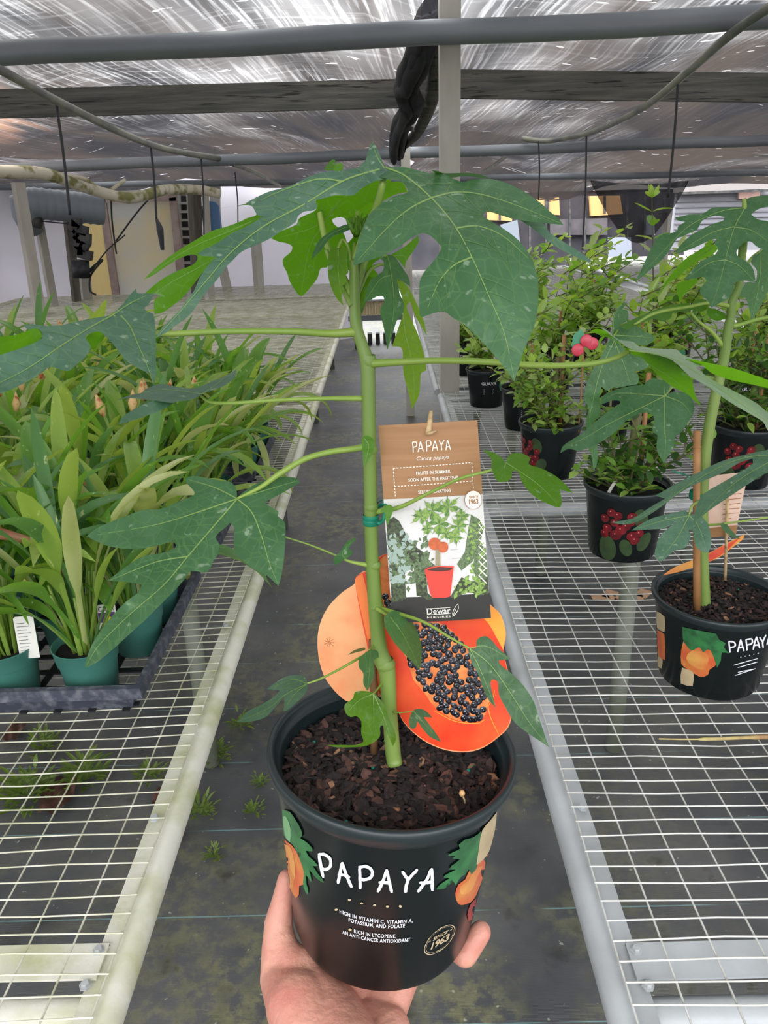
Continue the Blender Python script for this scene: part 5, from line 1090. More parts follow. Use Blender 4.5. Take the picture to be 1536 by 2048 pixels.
caps = [
    [(PB(-.0868, .002, .035), .0086), (PB(-.0890, -.003, .018), .0102), (PB(-.0925, -.012, -.002), .0128), (PB(-.0900, -.024, -.018), .0160), (PB(-.0860, -.040, -.034), .0190), (P(596, 2010, .640), .0270), (P(640, 2100, .612), .0280)],
    [(PB(-.0925, -.012, -.002), .0110), (PB(-.0850, -.028, -.014), .0130), (PB(-.066, -.050, -.0225), .0180), (P(660, 2030, .640), .0270), (W1, .0270)],
    [(PB(-.0660, -.040, -.022), .0190), (P(620, 2005, .650), .0240), (P(650, 2060, .628), .0280)],
    [(P(745, 2045, .645), .0210), (P(775, 2062, .632), .0195), (P(770, 2120, .61), .0215)],
    [(P(690, 2045, .652), .0220), (PB(-.030, -.035, -.022), .0180), (PB(-.036, .026, -.020), .0135), (PB(-.046, .062, -.017), .0098), (PB(-.050, .081, -.004), .0090), (PB(-.047, .080, .018), .0078)],
    [(P(705, 2048, .650), .0190), (PB(-.008, -.035, -.024), .0170), (PB(-.012, .032, -.020), .0135), (PB(-.014, .074, -.017), .0100), (PB(-.012, .096, -.003), .0090), (PB(-.010, .093, .020), .0080)],
    [(P(735, 2045, .650), .0200), (PB(.012, -.040, -.023), .0170), (PB(.014, .024, -.020), .0130), (PB(.028, .066, -.017), .0096), (PB(.042, .084, -.003), .0088), (PB(.046, .080, .018), .0076)],
    [(P(758, 2045, .648), .0195), (PB(.018, -.046, -.022), .0150), (PB(.040, -.004, -.018), .0120), (PB(.064, -.014, -.016), .0110), (P(930, 1908, .672), .0112), (P(961, 1864, .674), .0096)],
    [(P(640, 2100, .612), .0280), (W2-np.array([.02, 0, 0]), .027)], [(W1, .0270), (W2, .028)], [(P(770, 2120, .61), .0215), (W2+np.array([.02, 0, 0]), .027)],
]
hand = skin_body('hand', caps, .0017, m_skin)
tag(hand, 'open left hand and wrist holding the papaya pot up from below', 'hand')
# ================================================================== LILIES IN TRAYS (left bench)
m_gpot = mat('teal_green_pot', RGB(54, 106, 96), .5, 0, RGB(64, 118, 106), 8)
m_tray = mat('dusty_black_tray', RGB(56, 60, 74), .7, 0, RGB(108, 110, 118), 60, lo=.45, hi=.75, bump=.2)
m_trayin = mat('tray_inner', RGB(26, 28, 32), .7)
LG = [mat('lily_leaf_%s' % n, c1, .3, 0, c2, 9, stretch=(1, 1, .3), trans=.45, transcol=tc, spots=RGB(214, 222, 160), spot_scale=130, spot_lo=.715) for n, c1, c2, tc in (
    ('mid', RGB(96, 144, 58), RGB(120, 166, 76), RGB(150, 206, 50)), ('bluish', RGB(108, 150, 100), RGB(86, 130, 78), RGB(130, 186, 80)),
    ('light', RGB(166, 192, 96), RGB(134, 174, 74), RGB(196, 222, 84)), ('pale', RGB(214, 218, 160), RGB(176, 192, 112), RGB(216, 224, 130)))]
m_dry = mat('dry_leaf', RGB(196, 138, 84), .7, 0, RGB(120, 70, 44), 30, trans=.2)
m_lstem = mat('lily_stalk', RGB(124, 156, 60), .45, 0, RGB(150, 176, 84), 12, trans=.2, transcol=RGB(160, 200, 60))
m_spathe = mat('purple_spathe', RGB(70, 22, 34), .5, 0, RGB(40, 12, 20), 18); m_spathe_out = mat('pinkish_spathe_back', RGB(150, 130, 84), .5, 0, RGB(150, 90, 72), 10)
m_pinkfl = mat('pink_flower', RGB(226, 96, 130), .5); m_tagw = mat('white_tag', RGB(224, 222, 216), .5); m_tagp = mat('tag_purple', RGB(84, 44, 110), .5); m_tagy = mat('tag_yellow', RGB(250, 214, 30), .5); m_ink = mat('grey_ink', RGB(110, 110, 112), .6); m_inkd = mat('dark_ink', RGB(50, 44, 60), .6)
def strap_leaf(mb, base, dirang, L_, w_, lean, droop, mi, R, stalk=.45, twist=0.0):
    """arching strap leaf: narrow stalk then lance blade with a channel fold"""
    n = 13; p = np.array(base, float); el = pi/2-lean; st = L_/n; dx, dy = cos(dirang), sin(dirang); side = np.array([-dy, dx, 0]); vs = []; fs = []
    wob = R.uniform(-.25, .25)
    for i in range(n+1):
        t = i/n
        w = (.0075+.001*t/stalk) if t < stalk else .0085+(w_-.0085)*sin(pi*min(1, (t-stalk)/(1-stalk))**.8)**.9 if t < .995 else .0004
        fold = .35*w; tw = twist*t; up = np.array([-dx*sin(el), -dy*sin(el), cos(el)]); s_ = side*cos(tw)+up*sin(tw)
        vs += [p-s_*w/2+up*fold*.5, p-up*fold*.3, p+s_*w/2+up*fold*.5]
        fwd = np.array([dx*cos(el), dy*cos(el), sin(el)]); p = p+fwd*st+side*wob*st*t
        el -= droop*st/L_*(.3+1.9*t)
    for i in range(n):
        for j in (0, 1): fs.append((3*i+j, 3*i+j+1, 3*i+4+j, 3*i+3+j))
    mb.mi = mi; mb.add(vs, fs); return p
def lily(seed, nl=22, hmul=1.0, flower=None, tagk=None, wild=1.0, lights=.2):
    R = random.Random(seed); t = thing('potted_lily', (0, 0, 0), 'x', 'potted plant', None)
    mb = MB(); prof = [(.0, .002), (.040, 0), (.0415, .003), (.0475, .064), (.0500, .065), (.0535, .092), (.0545, .094), (.0530, .095), (.0515, .093), (.0455, .062), (.039, .006), (0, .006)]
    mb.lathe(prof, (0, 0, 0), 36); mb.build('pot', m_gpot, t, auto=35)
    mb = MB(); mb.grid(lambda a, b: (.050*b*cos(2*pi*a), .050*b*sin(2*pi*a), .080+.004*mnoise.noise(Vector((b*cos(2*pi*a)*3, b*sin(2*pi*a)*3, seed)))), 24, 6); mb.build('soil', m_soil, t)
    mb = MB()
    for k in range(nl):
        a = R.uniform(0, 2*pi); r = .022*sqrt(R.random()); b = (r*cos(a), r*sin(a), .08); an = a+R.gauss(0, .5)
        u = R.random(); mi = 4 if u < .02 else 2 if u < .12+lights else 3 if u < .17+lights*1.35 else 1 if u < .66 else 0
        L_ = R.uniform(.24, .44)*hmul*(.6 if mi == 4 else 1); strap_leaf(mb, b, an, L_, R.uniform(.016, .043)*(.5 if mi == 4 else 1), R.uniform(.04, .55)*wild, R.uniform(.3, 2.4)*wild, mi, R, R.uniform(.35, .5), R.uniform(-.5, .5))
    mb.build('foliage', LG+[m_dry], t)
    mb = MB()
    for k in range(nl//2):
        a = R.uniform(0, 2*pi); r = .020*sqrt(R.random()); h = R.uniform(.09, .15)*hmul; mb.tube([(r*cos(a), r*sin(a), .078), (r*1.3*cos(a), r*1.3*sin(a), .08+h*.5), (r*1.9*cos(a), r*1.9*sin(a), .08+h)], [.0035, .0032, .0022], 6)
    mb.build('stalks', m_lstem, t)
    if flower: flower(t, R)
    if tagk: tagk(t, R)
    return t
def fl_spathe(pts, rr, open_=True):
    def f(t, R):
        mb = MB(); p = catmull(pts, 6); mb.tube(p, lerp_list([.0035, .0045, .006, rr*.55, rr], len(p)), 10, False); f_ = mb.build('flower', [m_spathe_out], t)
        a = Vector(p[-1]); d = (Vector(p[-1])-Vector(p[-4])).normalized(); A = axis_frame(d); mb = MB()
        def g(u, v):
            th = 2*pi*u; r = rr*(1+.9*v**1.5*(1+.5*cos(th))); return a+A @ Vector((r*cos(th), r*sin(th), v*.03*(1+.9*cos(th))))
        mb.grid(g, 20, 8); mb.build('spathe', m_spathe, f_)
    return f
def fl_pink(t, R):
    mb = MB(); mb.tube([(0, 0, .1), (.005, 0, .3), (.01, 0, .40)], [.003, .003, .006], 6); f_ = mb.build('flower', m_lstem, t)
    mb = MB()
    for k in range(6): a = k*pi/3; mb.tube([(.01, 0, .40), (.01+.012*cos(a), .012*sin(a), .415), (.01+.010*cos(a), .010*sin(a), .43)], [.004, .007, .001], 6)
    mb.build('petals', m_pinkfl, f_)
def fl_bud(t, R):
    for k in range(2):
        a = R.uniform(0, 6.3); mb = MB(); x, y = .05*cos(a), .05*sin(a); mb.tube([(0, 0, .09), (x*.4, y*.4, .24), (x, y, .33)], .003, 6)
        mb.mi = 0; q = mb.build('flower', m_lstem, t); mb = MB(); mb.tube([(x, y, .325), (x*1.15, y*1.15, .345), (x*1.3, y*1.3, .375)], [.004, .011, .001], 8); mb.build('bud', mat('cream_orange_bud', RGB(214, 176, 120), .6, 0, RGB(180, 92, 50), 60, lo=.5, hi=.6) if 'cream_orange_bud' not in MATS else MATS['cream_orange_bud'], q)
def tag_label(x, y, w, h, face, colour=True, lean=.15):
    def f(t, R):
        ca, sa = cos(face), sin(face)
        def T_(u, v, e=0): return (x+u*w*ca-e*sa+lean*v*h*sa*-1*0, y+u*w*sa+e*ca*-1+lean*v*h, .078+v*h)
        mb = MB(); mb.add([T_(-.5, 0), T_(.5, 0), T_(.5, .96), T_(.4, 1), T_(-.4, 1), T_(-.5, .96)]+[T_(-.5, 0, -.0006), T_(.5, 0, -.0006), T_(.5, .96, -.0006), T_(.4, 1, -.0006), T_(-.4, 1, -.0006), T_(-.5, .96, -.0006)], [(0, 1, 2, 3, 4, 5), (11, 10, 9, 8, 7, 6)]+[(i, (i+1) % 6, 6+(i+1) % 6, 6+i) for i in range(6)])
        g = mb.build('care_tag', m_tagw, t, smooth=False); q = lambda a, b, c, d, e=.0006: (lambda m: m)(None)
        def patch(a, b, c, d, m, nm, e=.0008):
            mb = MB(); mb.add([T_(a, b, e), T_(c, b, e), T_(c, d, e), T_(a, d, e)], [(0, 1, 2, 3)]); mb.build(nm, m, g, smooth=False)
        if colour:
            patch(-.46, .55, .46, .80, m_tagp, 'printed_band'); mb = MB(); mb.add([T_(.05+.34*cos(s), .45+.26*sin(s), .0012) for s in np.linspace(0, 2*pi, 17)[:-1]], [tuple(range(16))]); mb.build('printed_flower', m_tagy, g, smooth=False)
            mb = MB(); v, fc_ = text_geo('CALLA', 1, bold=.02); mb.add([T_(px*.28, .84+py*.16, .001) for px, py in v], fc_); mb.build('lettering', m_inkd, g, smooth=False)
        else:
            for k in range(9): patch(-.38, .2+k*.08, -.38+.76*R.uniform(.5, 1), .215+k*.08, m_ink, 'printed_line')
    return f
protos = [lily(11, 18), lily(12, 19, 1.05, fl_bud, None, 1.2, .35), lily(13, 16, .95, None, tag_label(.02, -.035, .026, .07, .1), 1.0, .2), lily(14, 20, 1.05, None, None, .8, .1),
          lily(15, 18, 1.0, fl_pink), lily(16, 20, .85, None, tag_label(-.03, -.03, .022, .06, -.2, False), 1.5, .6)]
used = [False]*len(protos)
grp = 'lily pots filling the black trays'
PLANTS = []
def put(pi_, x, y, z, rz, label, sc=None):
    p = protos[pi_]
    if not used[pi_]:
        used[pi_] = True; p.location = Vector((x, y, z)); p.rotation_euler = (0, 0, rz); p['label'] = label; p['group'] = grp; OFF[p.name] = np.array((x, y, z))
        if sc: p.scale = (sc,)*3
        return p
    return copy_tree(p, (x, y, z), rz, label, grp, sc)
def tray(x0, y0, w_, l_, label, rot=0):
    t = thing('nursery_tray', (x0+w_/2, y0+l_/2, .758), label, 'tray', 'black trays under the lilies'); zb = .7585; h = .060
    mb = MB(); fl = .006
    def ring(e, z): return [(x0-e, y0-e, z), (x0+w_+e, y0-e, z), (x0+w_+e, y0+l_+e, z), (x0-e, y0+l_+e, z)]
    r = [ring(-.020, zb), ring(.0, zb+h), ring(.010, zb+h-.001), ring(.012, zb+h-.020), ring(.010, zb+h-.020), ring(.008, zb+h-.004), ring(-.003, zb+h-.004), ring(-.023, zb+.002)]
    vs = [p for q in r for p in q]; mb.add(vs, [(4*i+j, 4*i+(j+1) % 4, 4*i+4+(j+1) % 4, 4*i+4+j) for i in range(7) for j in range(4)]); mb.build('tray_wall', m_tray, t, smooth=False)
    mb = MB()
    for i in range(7): mb.box((x0+w_*(i+.5)/7, y0+l_/2, zb+.002), (.012, l_-.02, .003))
    for i in range(8): mb.box((x0+w_/2, y0+l_*(i+.5)/8, zb+.004), (w_-.02, .012, .003))
    mb.build('tray_grid', m_trayin, t, smooth=False); return t
names_row = ['front row', 'second row', 'third row', 'back row']
def fill(tx, ty, nx, ny, tname, seed, special={}, skip=()):
    R = random.Random(seed)
    for j in range(ny):
        for i in range(nx):
            if (i, j) in skip: continue
            k = special.get((i, j), R.choice([0, 1, 3, 0, 1, 5, 2, 3])); x = tx-.060-i*.125+R.uniform(-.004, .004); y = ty+.062+j*.122+R.uniform(-.004, .004)
            o = put(k, x, y, .765, R.uniform(0, 6.28) if k not in (2, 5) else R.uniform(-.3, .3), 'potted lily, %s, %s, %s' % (tname, names_row[j], ['aisle side', 'middle', 'far side', 'outer'][i]), R.uniform(.92, 1.06))
            PLANTS.append(o)
# near tray, then the rest
tray(-.825, 1.047, .40, .41, 'nearest dusty black tray of lilies beside the left bench edge')
# the front two pots with their own look
lily_a = lily(31, 32, 1.04, fl_spathe([(0, 0, .09), (.0, .0, .20), (-.03, -.01, .27), (-.07, -.02, .30), (-.125, -.03, .315)], .014), tag_label(.034, .020, .030, .07, .15), .85, .15)
lily_a.location = Vector((-.525, 1.116, .765)); lily_a['label'] = 'potted lily with a dark purple bloom, right pot of the nearest tray front row'; lily_a['group'] = grp
lily_b = lily(32, 22, .95, None, tag_label(.050, -.020, .032, .075, .1, False, .1), .9, .2)
lily_b.location = Vector((-.662, 1.116, .765)); lily_b['label'] = 'potted lily with a white printed tag, left pot of the nearest tray front row'; lily_b['group'] = grp
fill(-.425, 1.062, 3, 3, 'nearest black tray', 3, {(0, 1): 3, (0, 2): 2, (1, 2): 0, (2, 1): 3}, skip=((0, 0), (1, 0)))
tray(-.815, 1.60, .40, .40, 'second black tray from the front, beside the left bench edge')
fill(-.415, 1.60, 3, 3, 'second tray along bench edge', 4, {(0, 0): 5, (1, 0): 1, (0, 1): 1})
tray(-.80, 2.16, .40, .40, 'third black tray from the front, beside the left bench edge')
fill(-.40, 2.16, 3, 3, 'third tray along bench edge', 5, {(0, 0): 5, (0, 1): 5})
tray(-1.27, 1.62, .40, .40, 'black tray of lilies, second from the aisle, left of the second edge tray')
fill(-.87, 1.62, 3, 3, 'tray left of second edge tray', 6)
tray(-1.27, 2.18, .40, .40, 'black tray of lilies, second from the aisle, left of the third edge tray')
fill(-.87, 2.18, 3, 3, 'tray left of third edge tray', 7, {(0, 2): 4})
tray(-1.74, 2.18, .40, .40, 'black tray of lilies, third from the aisle, at the photo left edge')
fill(-1.34, 2.18, 3, 3, 'outer tray at photo edge', 8)
tray(-1.27, 2.74, .40, .40, 'farthest black tray of lilies, behind the middle column')
fill(-.87, 2.74, 3, 3, 'farthest middle tray', 9, {(0, 0): 0})
tray(-1.74, 2.74, .40, .40, 'farthest black tray of lilies at the left bench side')
fill(-1.34, 2.74, 3, 3, 'farthest outer tray', 10)
# red-leaved spiky plant at far left
t = thing('spiky_plant', (-1.95, 3.15, .76), 'small spiky red-tipped plant at the left edge behind the lilies', 'potted plant')
mb = MB(); mb.lathe([(0, 0), (.045, 0), (.055, .09), (.05, .09), (.04, .01)], (-1.95, 3.15, .76), 20); mb.build('pot', m_gpot, t)
mb = MB(); R = random.Random(5)
for k in range(40):
    strap_leaf(mb, (-1.95+R.uniform(-.01, .01), 3.15+R.uniform(-.01, .01), .84+R.random()*.22), R.uniform(0, 6.3), R.uniform(.08, .15), .010, R.uniform(.1, .7), .3, 0, R, .1)
mb.build('foliage', mat('reddish_leaf', RGB(176, 110, 84), .6, 0, RGB(110, 120, 60), 14, trans=.3), t)
# ================================================================== RIGHT SIDE PLANTS
GG = [mat('shrub_leaf_%s' % n, c1, .25, 0, c2, 12, trans=.5, transcol=tc, coat=.2) for n, c1, c2, tc in (('mid', RGB(140, 180, 84), RGB(116, 162, 70), RGB(150, 206, 50)), ('light', RGB(190, 218, 118), RGB(166, 202, 96), RGB(190, 226, 70)), ('dark', RGB(70, 108, 52), RGB(54, 90, 46), RGB(90, 140, 30)), ('pale', RGB(204, 218, 156), RGB(176, 200, 118), RGB(206, 228, 116)))]
m_twig = mat('twig', RGB(110, 96, 66), .7, 0, RGB(88, 104, 56), 20)
m_bamboo = mat('bamboo_stake', RGB(176, 128, 82), .6, 0, RGB(150, 104, 62), 20)
m_green_card = mat('card_leaf_green', RGB(90, 170, 130), .5); m_cherry = mat('card_cherry_red', RGB(226, 56, 84), .3, 0, RGB(236, 90, 110), 30); m_chp = mat('printed_cherry', RGB(140, 22, 32), .3, 0, RGB(84, 10, 20), 60); m_chg = mat('printed_glint', RGB(220, 130, 130), .4); m_plf = mat('printed_dull_leaf', RGB(58, 82, 44), .5, 0, RGB(44, 64, 36), 40)
def oleaf(mb, p, d, up, L_, W_, mi, R):
    d = d/np.linalg.norm(d); s = np.cross(d, up); s /= (np.linalg.norm(s)+1e-9); n = np.cross(s, d); c = R.uniform(-.25, .15)
    q = lambda t, w, h=0: p+d*L_*t+s*w*W_+n*(h+c*t*t)*L_
    mb.mi = mi; mb.add([q(0, 0), q(.22, .42, .06), q(.22, 0), q(.22, -.42, .06), q(.55, .5, .08), q(.55, 0), q(.55, -.5, .08), q(.85, .28, .05), q(.85, 0), q(.85, -.28, .05), q(1.03, 0, -.02)],
        [(0, 2, 1), (0, 3, 2), (1, 2, 5, 4), (2, 3, 6, 5), (4, 5, 8, 7), (5, 6, 9, 8), (7, 8, 10), (8, 9, 10)])
def twiggy(mb, tw, base, d, L_, R, leafL, spread, mis, dens=1.0, side=.5, depth=0):
    n = max(3, int(L_/.022*dens)); p = np.array(base, float); d = np.array(d, float)/np.linalg.norm(d); pts = [p]
    for i in range(n):
        d = d+np.array([R.gauss(0, .10), R.gauss(0, .10), R.gauss(0, .05)+.03]); d /= np.linalg.norm(d); p = p+d*L_/n; pts.append(p)
        az = R.uniform(0, pi)
        for s_ in (0, pi):
            if R.random() < .06: continue
            v = np.array([cos(az+s_), sin(az+s_), .0]); v = v-d*v.dot(d); v = v*spread+d*R.uniform(.3, .7)+np.array([0, 0, R.uniform(-.25, .2)])
            oleaf(mb, p, v, np.array([0, 0, 1.])+.2*np.array([R.gauss(0, 1), R.gauss(0, 1), 0]), leafL*R.uniform(.65, 1.2)*(1-.35*i/n), leafL*.5*R.uniform(.8, 1.1), R.choice(mis), R)
        if depth > 0 and R.random() < side:
            a = R.uniform(0, 2*pi); v = np.array([cos(a), sin(a), R.uniform(.2, .9)]); twiggy(mb, tw, p, v, L_*R.uniform(.3, .55), R, leafL, spread, mis, dens, side, depth-1)
    tw.tube(pts, lerp_list([.003, .0012], len(pts)), 5)
def black_pot(t, base, k=1.0, kh=None):
    kh = kh or k; pt = Pot(np.array(base)+np.array([0, 0, .184*kh]), (0, 0, 1), k, kh); pt.solids(t, m_pot, m_potrim, False)
    mb = MB(); mb.grid(lambda a, b: pt.top+np.array([.0925*k*b*cos(2*pi*a), .0925*k*b*sin(2*pi*a), -.022*kh+.004*mnoise.noise(Vector((a*9, b*9, 1)))]), 28, 6); mb.build('potting_soil', m_soil, t); return pt
def cyl_art(t, pt, polys, name, lift=.0006):
    for p, m in polys:
        mb = MB(); flat_on(mb, smooth_closed(p, 2), lambda x, y: pt.at(x/pt.R(abs(y)), y, lift), .010); mb.build(name, m, t)
def disc(cx, cy, rx, ry=None, n=12): return [(cx+rx*cos(2*pi*i/n), cy+(ry or rx)*sin(2*pi*i/n)) for i in range(n)]
def cherry_print(t, pt, off=0):
    R = random.Random(4); ov = lambda cx, cy, a, L_, W_: [(cx+L_*cos(s)*cos(a)-W_*sin(s)*sin(a), cy+L_*cos(s)*sin(a)+W_*sin(s)*cos(a)) for s in np.linspace(0, 2*pi, 13)[:-1]]
    cyl_art(t, pt, [(ov(off-.045, .135, 1.4, .032, .020), m_plf), (ov(off-.005, .128, 1.2, .022, .013), m_plf), (ov(off+.035, .115, 2.0, .024, .016), m_plf), (ov(off+.02, .055, 1.2, .024, .016), m_plf)], 'printed_leaf')
    mb = MB(); mg = MB()
    for i, (x, y) in enumerate([(-.045, .045), (-.03, .05), (.0, .05), (-.035, .068), (-.01, .075), (-.05, .085), (-.03, .098), (-.02, .084), (.005, .098), (.02, .092), (.012, .108), (-.058, .062), (-.002, .064), (.022, .074), (-.055, .1)]):
        flat_on(mb, disc(off+x, y, .0118*R.uniform(.8, 1.1)), lambda a, b: pt.at(a/pt.R(b), b, .0009)); flat_on(mg, disc(off+x-.002, y-.003, .0018, n=7), lambda a, b: pt.at(a/pt.R(b), b, .0012))
    mb.build('printed_cherry', m_chp, t, smooth=False); mg.build('printed_glint', m_chg, t, smooth=False)
def word_print(t, pt, txt, phi_m, h, size):
    mb = MB(); v, f = text_geo(txt, 1, bold=.02); mb.add([pt.at((x*size+phi_m)/pt.R(h), h-y*size, .0008) for x, y in v], f)
    for k in range(4): flat_on(mb, [(phi_m-.022, h+.018+k*.007), (phi_m+.022-.004*(k % 2), h+.018+k*.007), (phi_m+.022-.004*(k % 2), h+.0195+k*.007), (phi_m-.022, h+.0195+k*.007)], lambda a, b: pt.at(a/pt.R(b), b, .0008))
    mb.build('lettering', m_print, t, smooth=False)
def card_marker(t, x, y, zt, kind):
    mb = MB(); mb.tube([(x, y, .9), (x, y, zt)], .0022, 6); s = mb.build('card_stick', m_bamboo, t)
    if kind == 'cherry':
        for (dx, dz) in ((-.018, 0), (.020, .016), (0.004, .024)):
            mb = MB(); mb.lathe([(0, -.003), (.014, -.003), (.017, -.001), (.017, .001), (.014, .003), (0, .003)], (x+dx, y-.006, zt+dz), 20, axis_frame((0, -1, .1))); mb.build('card_cherry', m_cherry, s)
        mb = MB(); mb.add([(x-.035, y, zt+.01), (x-.02, y-.002, zt-.0), (x+.0, y-.002, zt+.04), (x-.012, y, zt+.055), (x-.03, y, zt+.04)], [(0, 1, 2, 3, 4)]); mb.build('card_leaf', m_green_card, s)
# ---- near cherry shrub
def cherry_shrub(x, y, k, label, seed, off=0, marker=None, dark=True, h=.20, lean=(0, 0)):
    t = thing('potted_cherry', (x, y, .757), label, 'potted plant', 'cherry shrubs in printed pots'); pt = black_pot(t, (x, y, .757), k); cherry_print(t, pt, off); R = random.Random(seed)
    mb, tw = MB(), MB(); z0 = .757+.165*k
    for i in range(11):
        a = R.uniform(0, 6.3); twiggy(mb, tw, (x+.012*cos(a), y+.012*sin(a), z0), (cos(a)*R.uniform(.1, .9)+lean[0], sin(a)*R.uniform(.1, .9), 1), h*R.uniform(.6, 1.2), R, .036, .9, [0, 2, 2, 0] if dark else [0, 1, 1, 3], .9, .55, 1)
    for i in range(9):
        a = R.uniform(0, 6.3); twiggy(mb, tw, (x+.03*cos(a), y+.03*sin(a), z0), (cos(a), sin(a), R.uniform(.2, .8)), .09, R, .036, .9, [0, 2, 1] if dark else [0, 1, 3], .9, 0, 0)
    mb.build('foliage', GG, t); tw.tube([(x, y, z0-.02), (x+.004, y, z0+.10), (x+.012, y, z0+.2)], [.012, .010, .007], 10); tw.build('stems', m_twig, t)
    mb = MB(); mb.tube([(x+.03, y+.01, z0-.02), (x+.028, y+.01, z0+.26)], .0055, 8); mb.build('stake', m_bamboo, t)
    if marker: card_marker(t, *marker)
    return t
cherry_shrub(.527, 1.625, .93, 'small cherry shrub in a pot printed with red cherries, second pot from the front', 41, -.01)
mb = MB(); mb.grid(lambda a, b: (.462+.008*a+.006*b+.01*b*b, 1.572-.01*b, .905+.05*b), 2, 6); tag(mb.build('plant_label', m_tagw), 'white strip label stuck in the small cherry pot', 'label')
cherry_shrub(.465, 2.17, .90, 'bushy light green cherry shrub with cherry marker, third pot from the front', 42, -.075, (.535, 2.12, 1.135, 'cherry'), False, .26, (-.25, 0))
def guava(seed, h, mis, label, nst=5, wide=.25):
    t = thing('potted_guava', (0, 0, 0), label, 'potted plant', 'leafy shrubs in black pots beyond the papaya'); pt = black_pot(t, (0, 0, 0), .9); R = random.Random(seed); mb, tw = MB(), MB()
    word_print(t, pt, 'GUAVA', 0, .058, .019)
    cyl_art(t, pt, [([(.052, .05), (.075, .04), (.09, .06), (.085, .085), (.06, .09), (.05, .07)], m_green_card), ([(.05, .03), (.1, .03), (.1, .048), (.05, .048)], m_label)], 'printed_picture')
    for i in range(nst):
        a = R.uniform(0, 6.3); twiggy(mb, tw, (.015*cos(a), .015*sin(a), .14), (cos(a)*wide*R.uniform(.3, 1.3), sin(a)*wide*R.uniform(.3, 1.3), 1), h*R.uniform(.55, 1.05), R, .064, .95, mis, .56, .5, 1)
    for i in range(6):
        a = R.uniform(0, 6.3); twiggy(mb, tw, (.02*cos(a), .02*sin(a), .16), (cos(a)*.8, sin(a)*.8, 1), h*.4, R, .058, .95, mis, .66, .4, 1)
    mb.build('foliage', GG, t); tw.build('stems', m_twig, t)
    mb = MB(); mb.tube([(.02, .02, .1), (.03, .02, .14+h*.62)], .0055, 8); mb.build('stake', m_bamboo, t)
    return t
gp = [guava(51, .30, [1, 1, 1, 3, 0], 'x'), guava(52, .36, [0, 1, 1, 3], 'x', 7), guava(53, .27, [1, 1, 3, 0], 'x', 5, .4)]
spots = [(.475, 2.68, 0, .9, 'light green guava shrub in the fourth pot along the right bench edge'), (.385, 3.02, 2, .9, 'small guava shrub in the pot just right of the tall post base'),
    (.36, 3.62, 2, .85, 'guava shrub directly beyond the tall post'), (.68, 3.2, 1, 1, 'guava shrub behind the cherry marker, second from the bench edge'), (.95, 3.0, 0, .95, 'guava shrub in the middle of the right bench, third from the edge'),
    (.62, 3.75, 0, 1, 'pale guava shrub one row beyond the tall post, second from the edge'), (.95, 3.7, 1, 1.1, 'tall guava shrub whose shoot rises before the lit window'), (1.25, 3.45, 1, 1.12, 'guava shrub with the tallest twig, left of the right papaya crown'), (1.55, 3.3, 0, .9, 'guava shrub behind the right papaya stem'),
    (.42, 4.2, 2, .9, 'far guava shrub at the bench edge beyond the tall post'), (.75, 4.4, 1, 1, 'far guava shrub in the second column'), (1.1, 4.4, 0, 1.05, 'far guava shrub in the third column'), (1.5, 4.2, 1, 1, 'far guava shrub in the fourth column'),
    (.45, 4.9, 0, .95, 'farthest guava shrub at the bench edge, seen under the big leaf'), (.85, 5.1, 0, .95, 'farthest guava shrub in the second column'), (1.9, 3.9, 2, 1, 'guava shrub at the right edge behind the papaya leaves'),
    (1.3, 2.8, 0, .9, 'guava shrub under the right papaya leaf stalks'), (.9, 2.62, 1, .85, 'guava shrub in front of the middle row, right of the cherry marker'), (1.75, 3.0, 1, .9, 'guava shrub at the right edge, right of the papaya stem'),
    (.74, 2.55, 2, .9, 'guava shrub just behind the hanging papaya leaf')]
gu = [False]*3; Rg = random.Random(9)
for x, y, k, sc, lb in spots:
    z = .757 
    if not gu[k]: gu[k] = True; o = gp[k]; o.location = Vector((x, y, z)); o.scale = (sc,)*3; o['label'] = lb
    else: o = copy_tree(gp[k], (x, y, z), Rg.uniform(-.6, .6), lb, 'leafy shrubs in black pots beyond the papaya', sc)
t = thing('guava_shoot', (1.24, 3.2, .757), 'single tall bare guava shoot topped with bright young leaves', 'potted plant'); mb, tw = MB(), MB(); Rs_ = random.Random(3)
top_ = PY(1304, 395, 3.2); b0 = PY(1308, 640, 3.2); pp = [b0+(top_-b0)*q for q in np.linspace(0, 1, 10)]; tw.tube([(b0[0], 3.2, .80)]+pp, [.005]+lerp_list([.004, .0015], 10), 6)
for i, q in enumerate(pp[1:]):
    for s_ in (0, pi): oleaf(mb, q, np.array([cos(i*1.3+s_), sin(i*1.3+s_)*.6, .35]), np.array([0, 0, 1.]), .075 if i < 8 else .05, .036, Rs_.choice([0, 1, 3]) if i < 7 else 1, Rs_)
for s_ in (0, 1, 2): oleaf(mb, top_, np.array([cos(s_*2.1), .3*sin(s_*2.1), 1.6]), np.array([.3, -1, 0.]), .05, .02, 1, Rs_)
mb.build('foliage', GG, t); tw.build('stem', m_twig, t); black_pot(t, (b0[0], 3.2, .757), .8)
cherry_shrub(.98, 2.05, .95, 'cherry shrub in a cherry printed pot at the right edge behind the papaya', 45, -.02, (1.06, 2.0, 1.18, 'cherry'), True, .3)
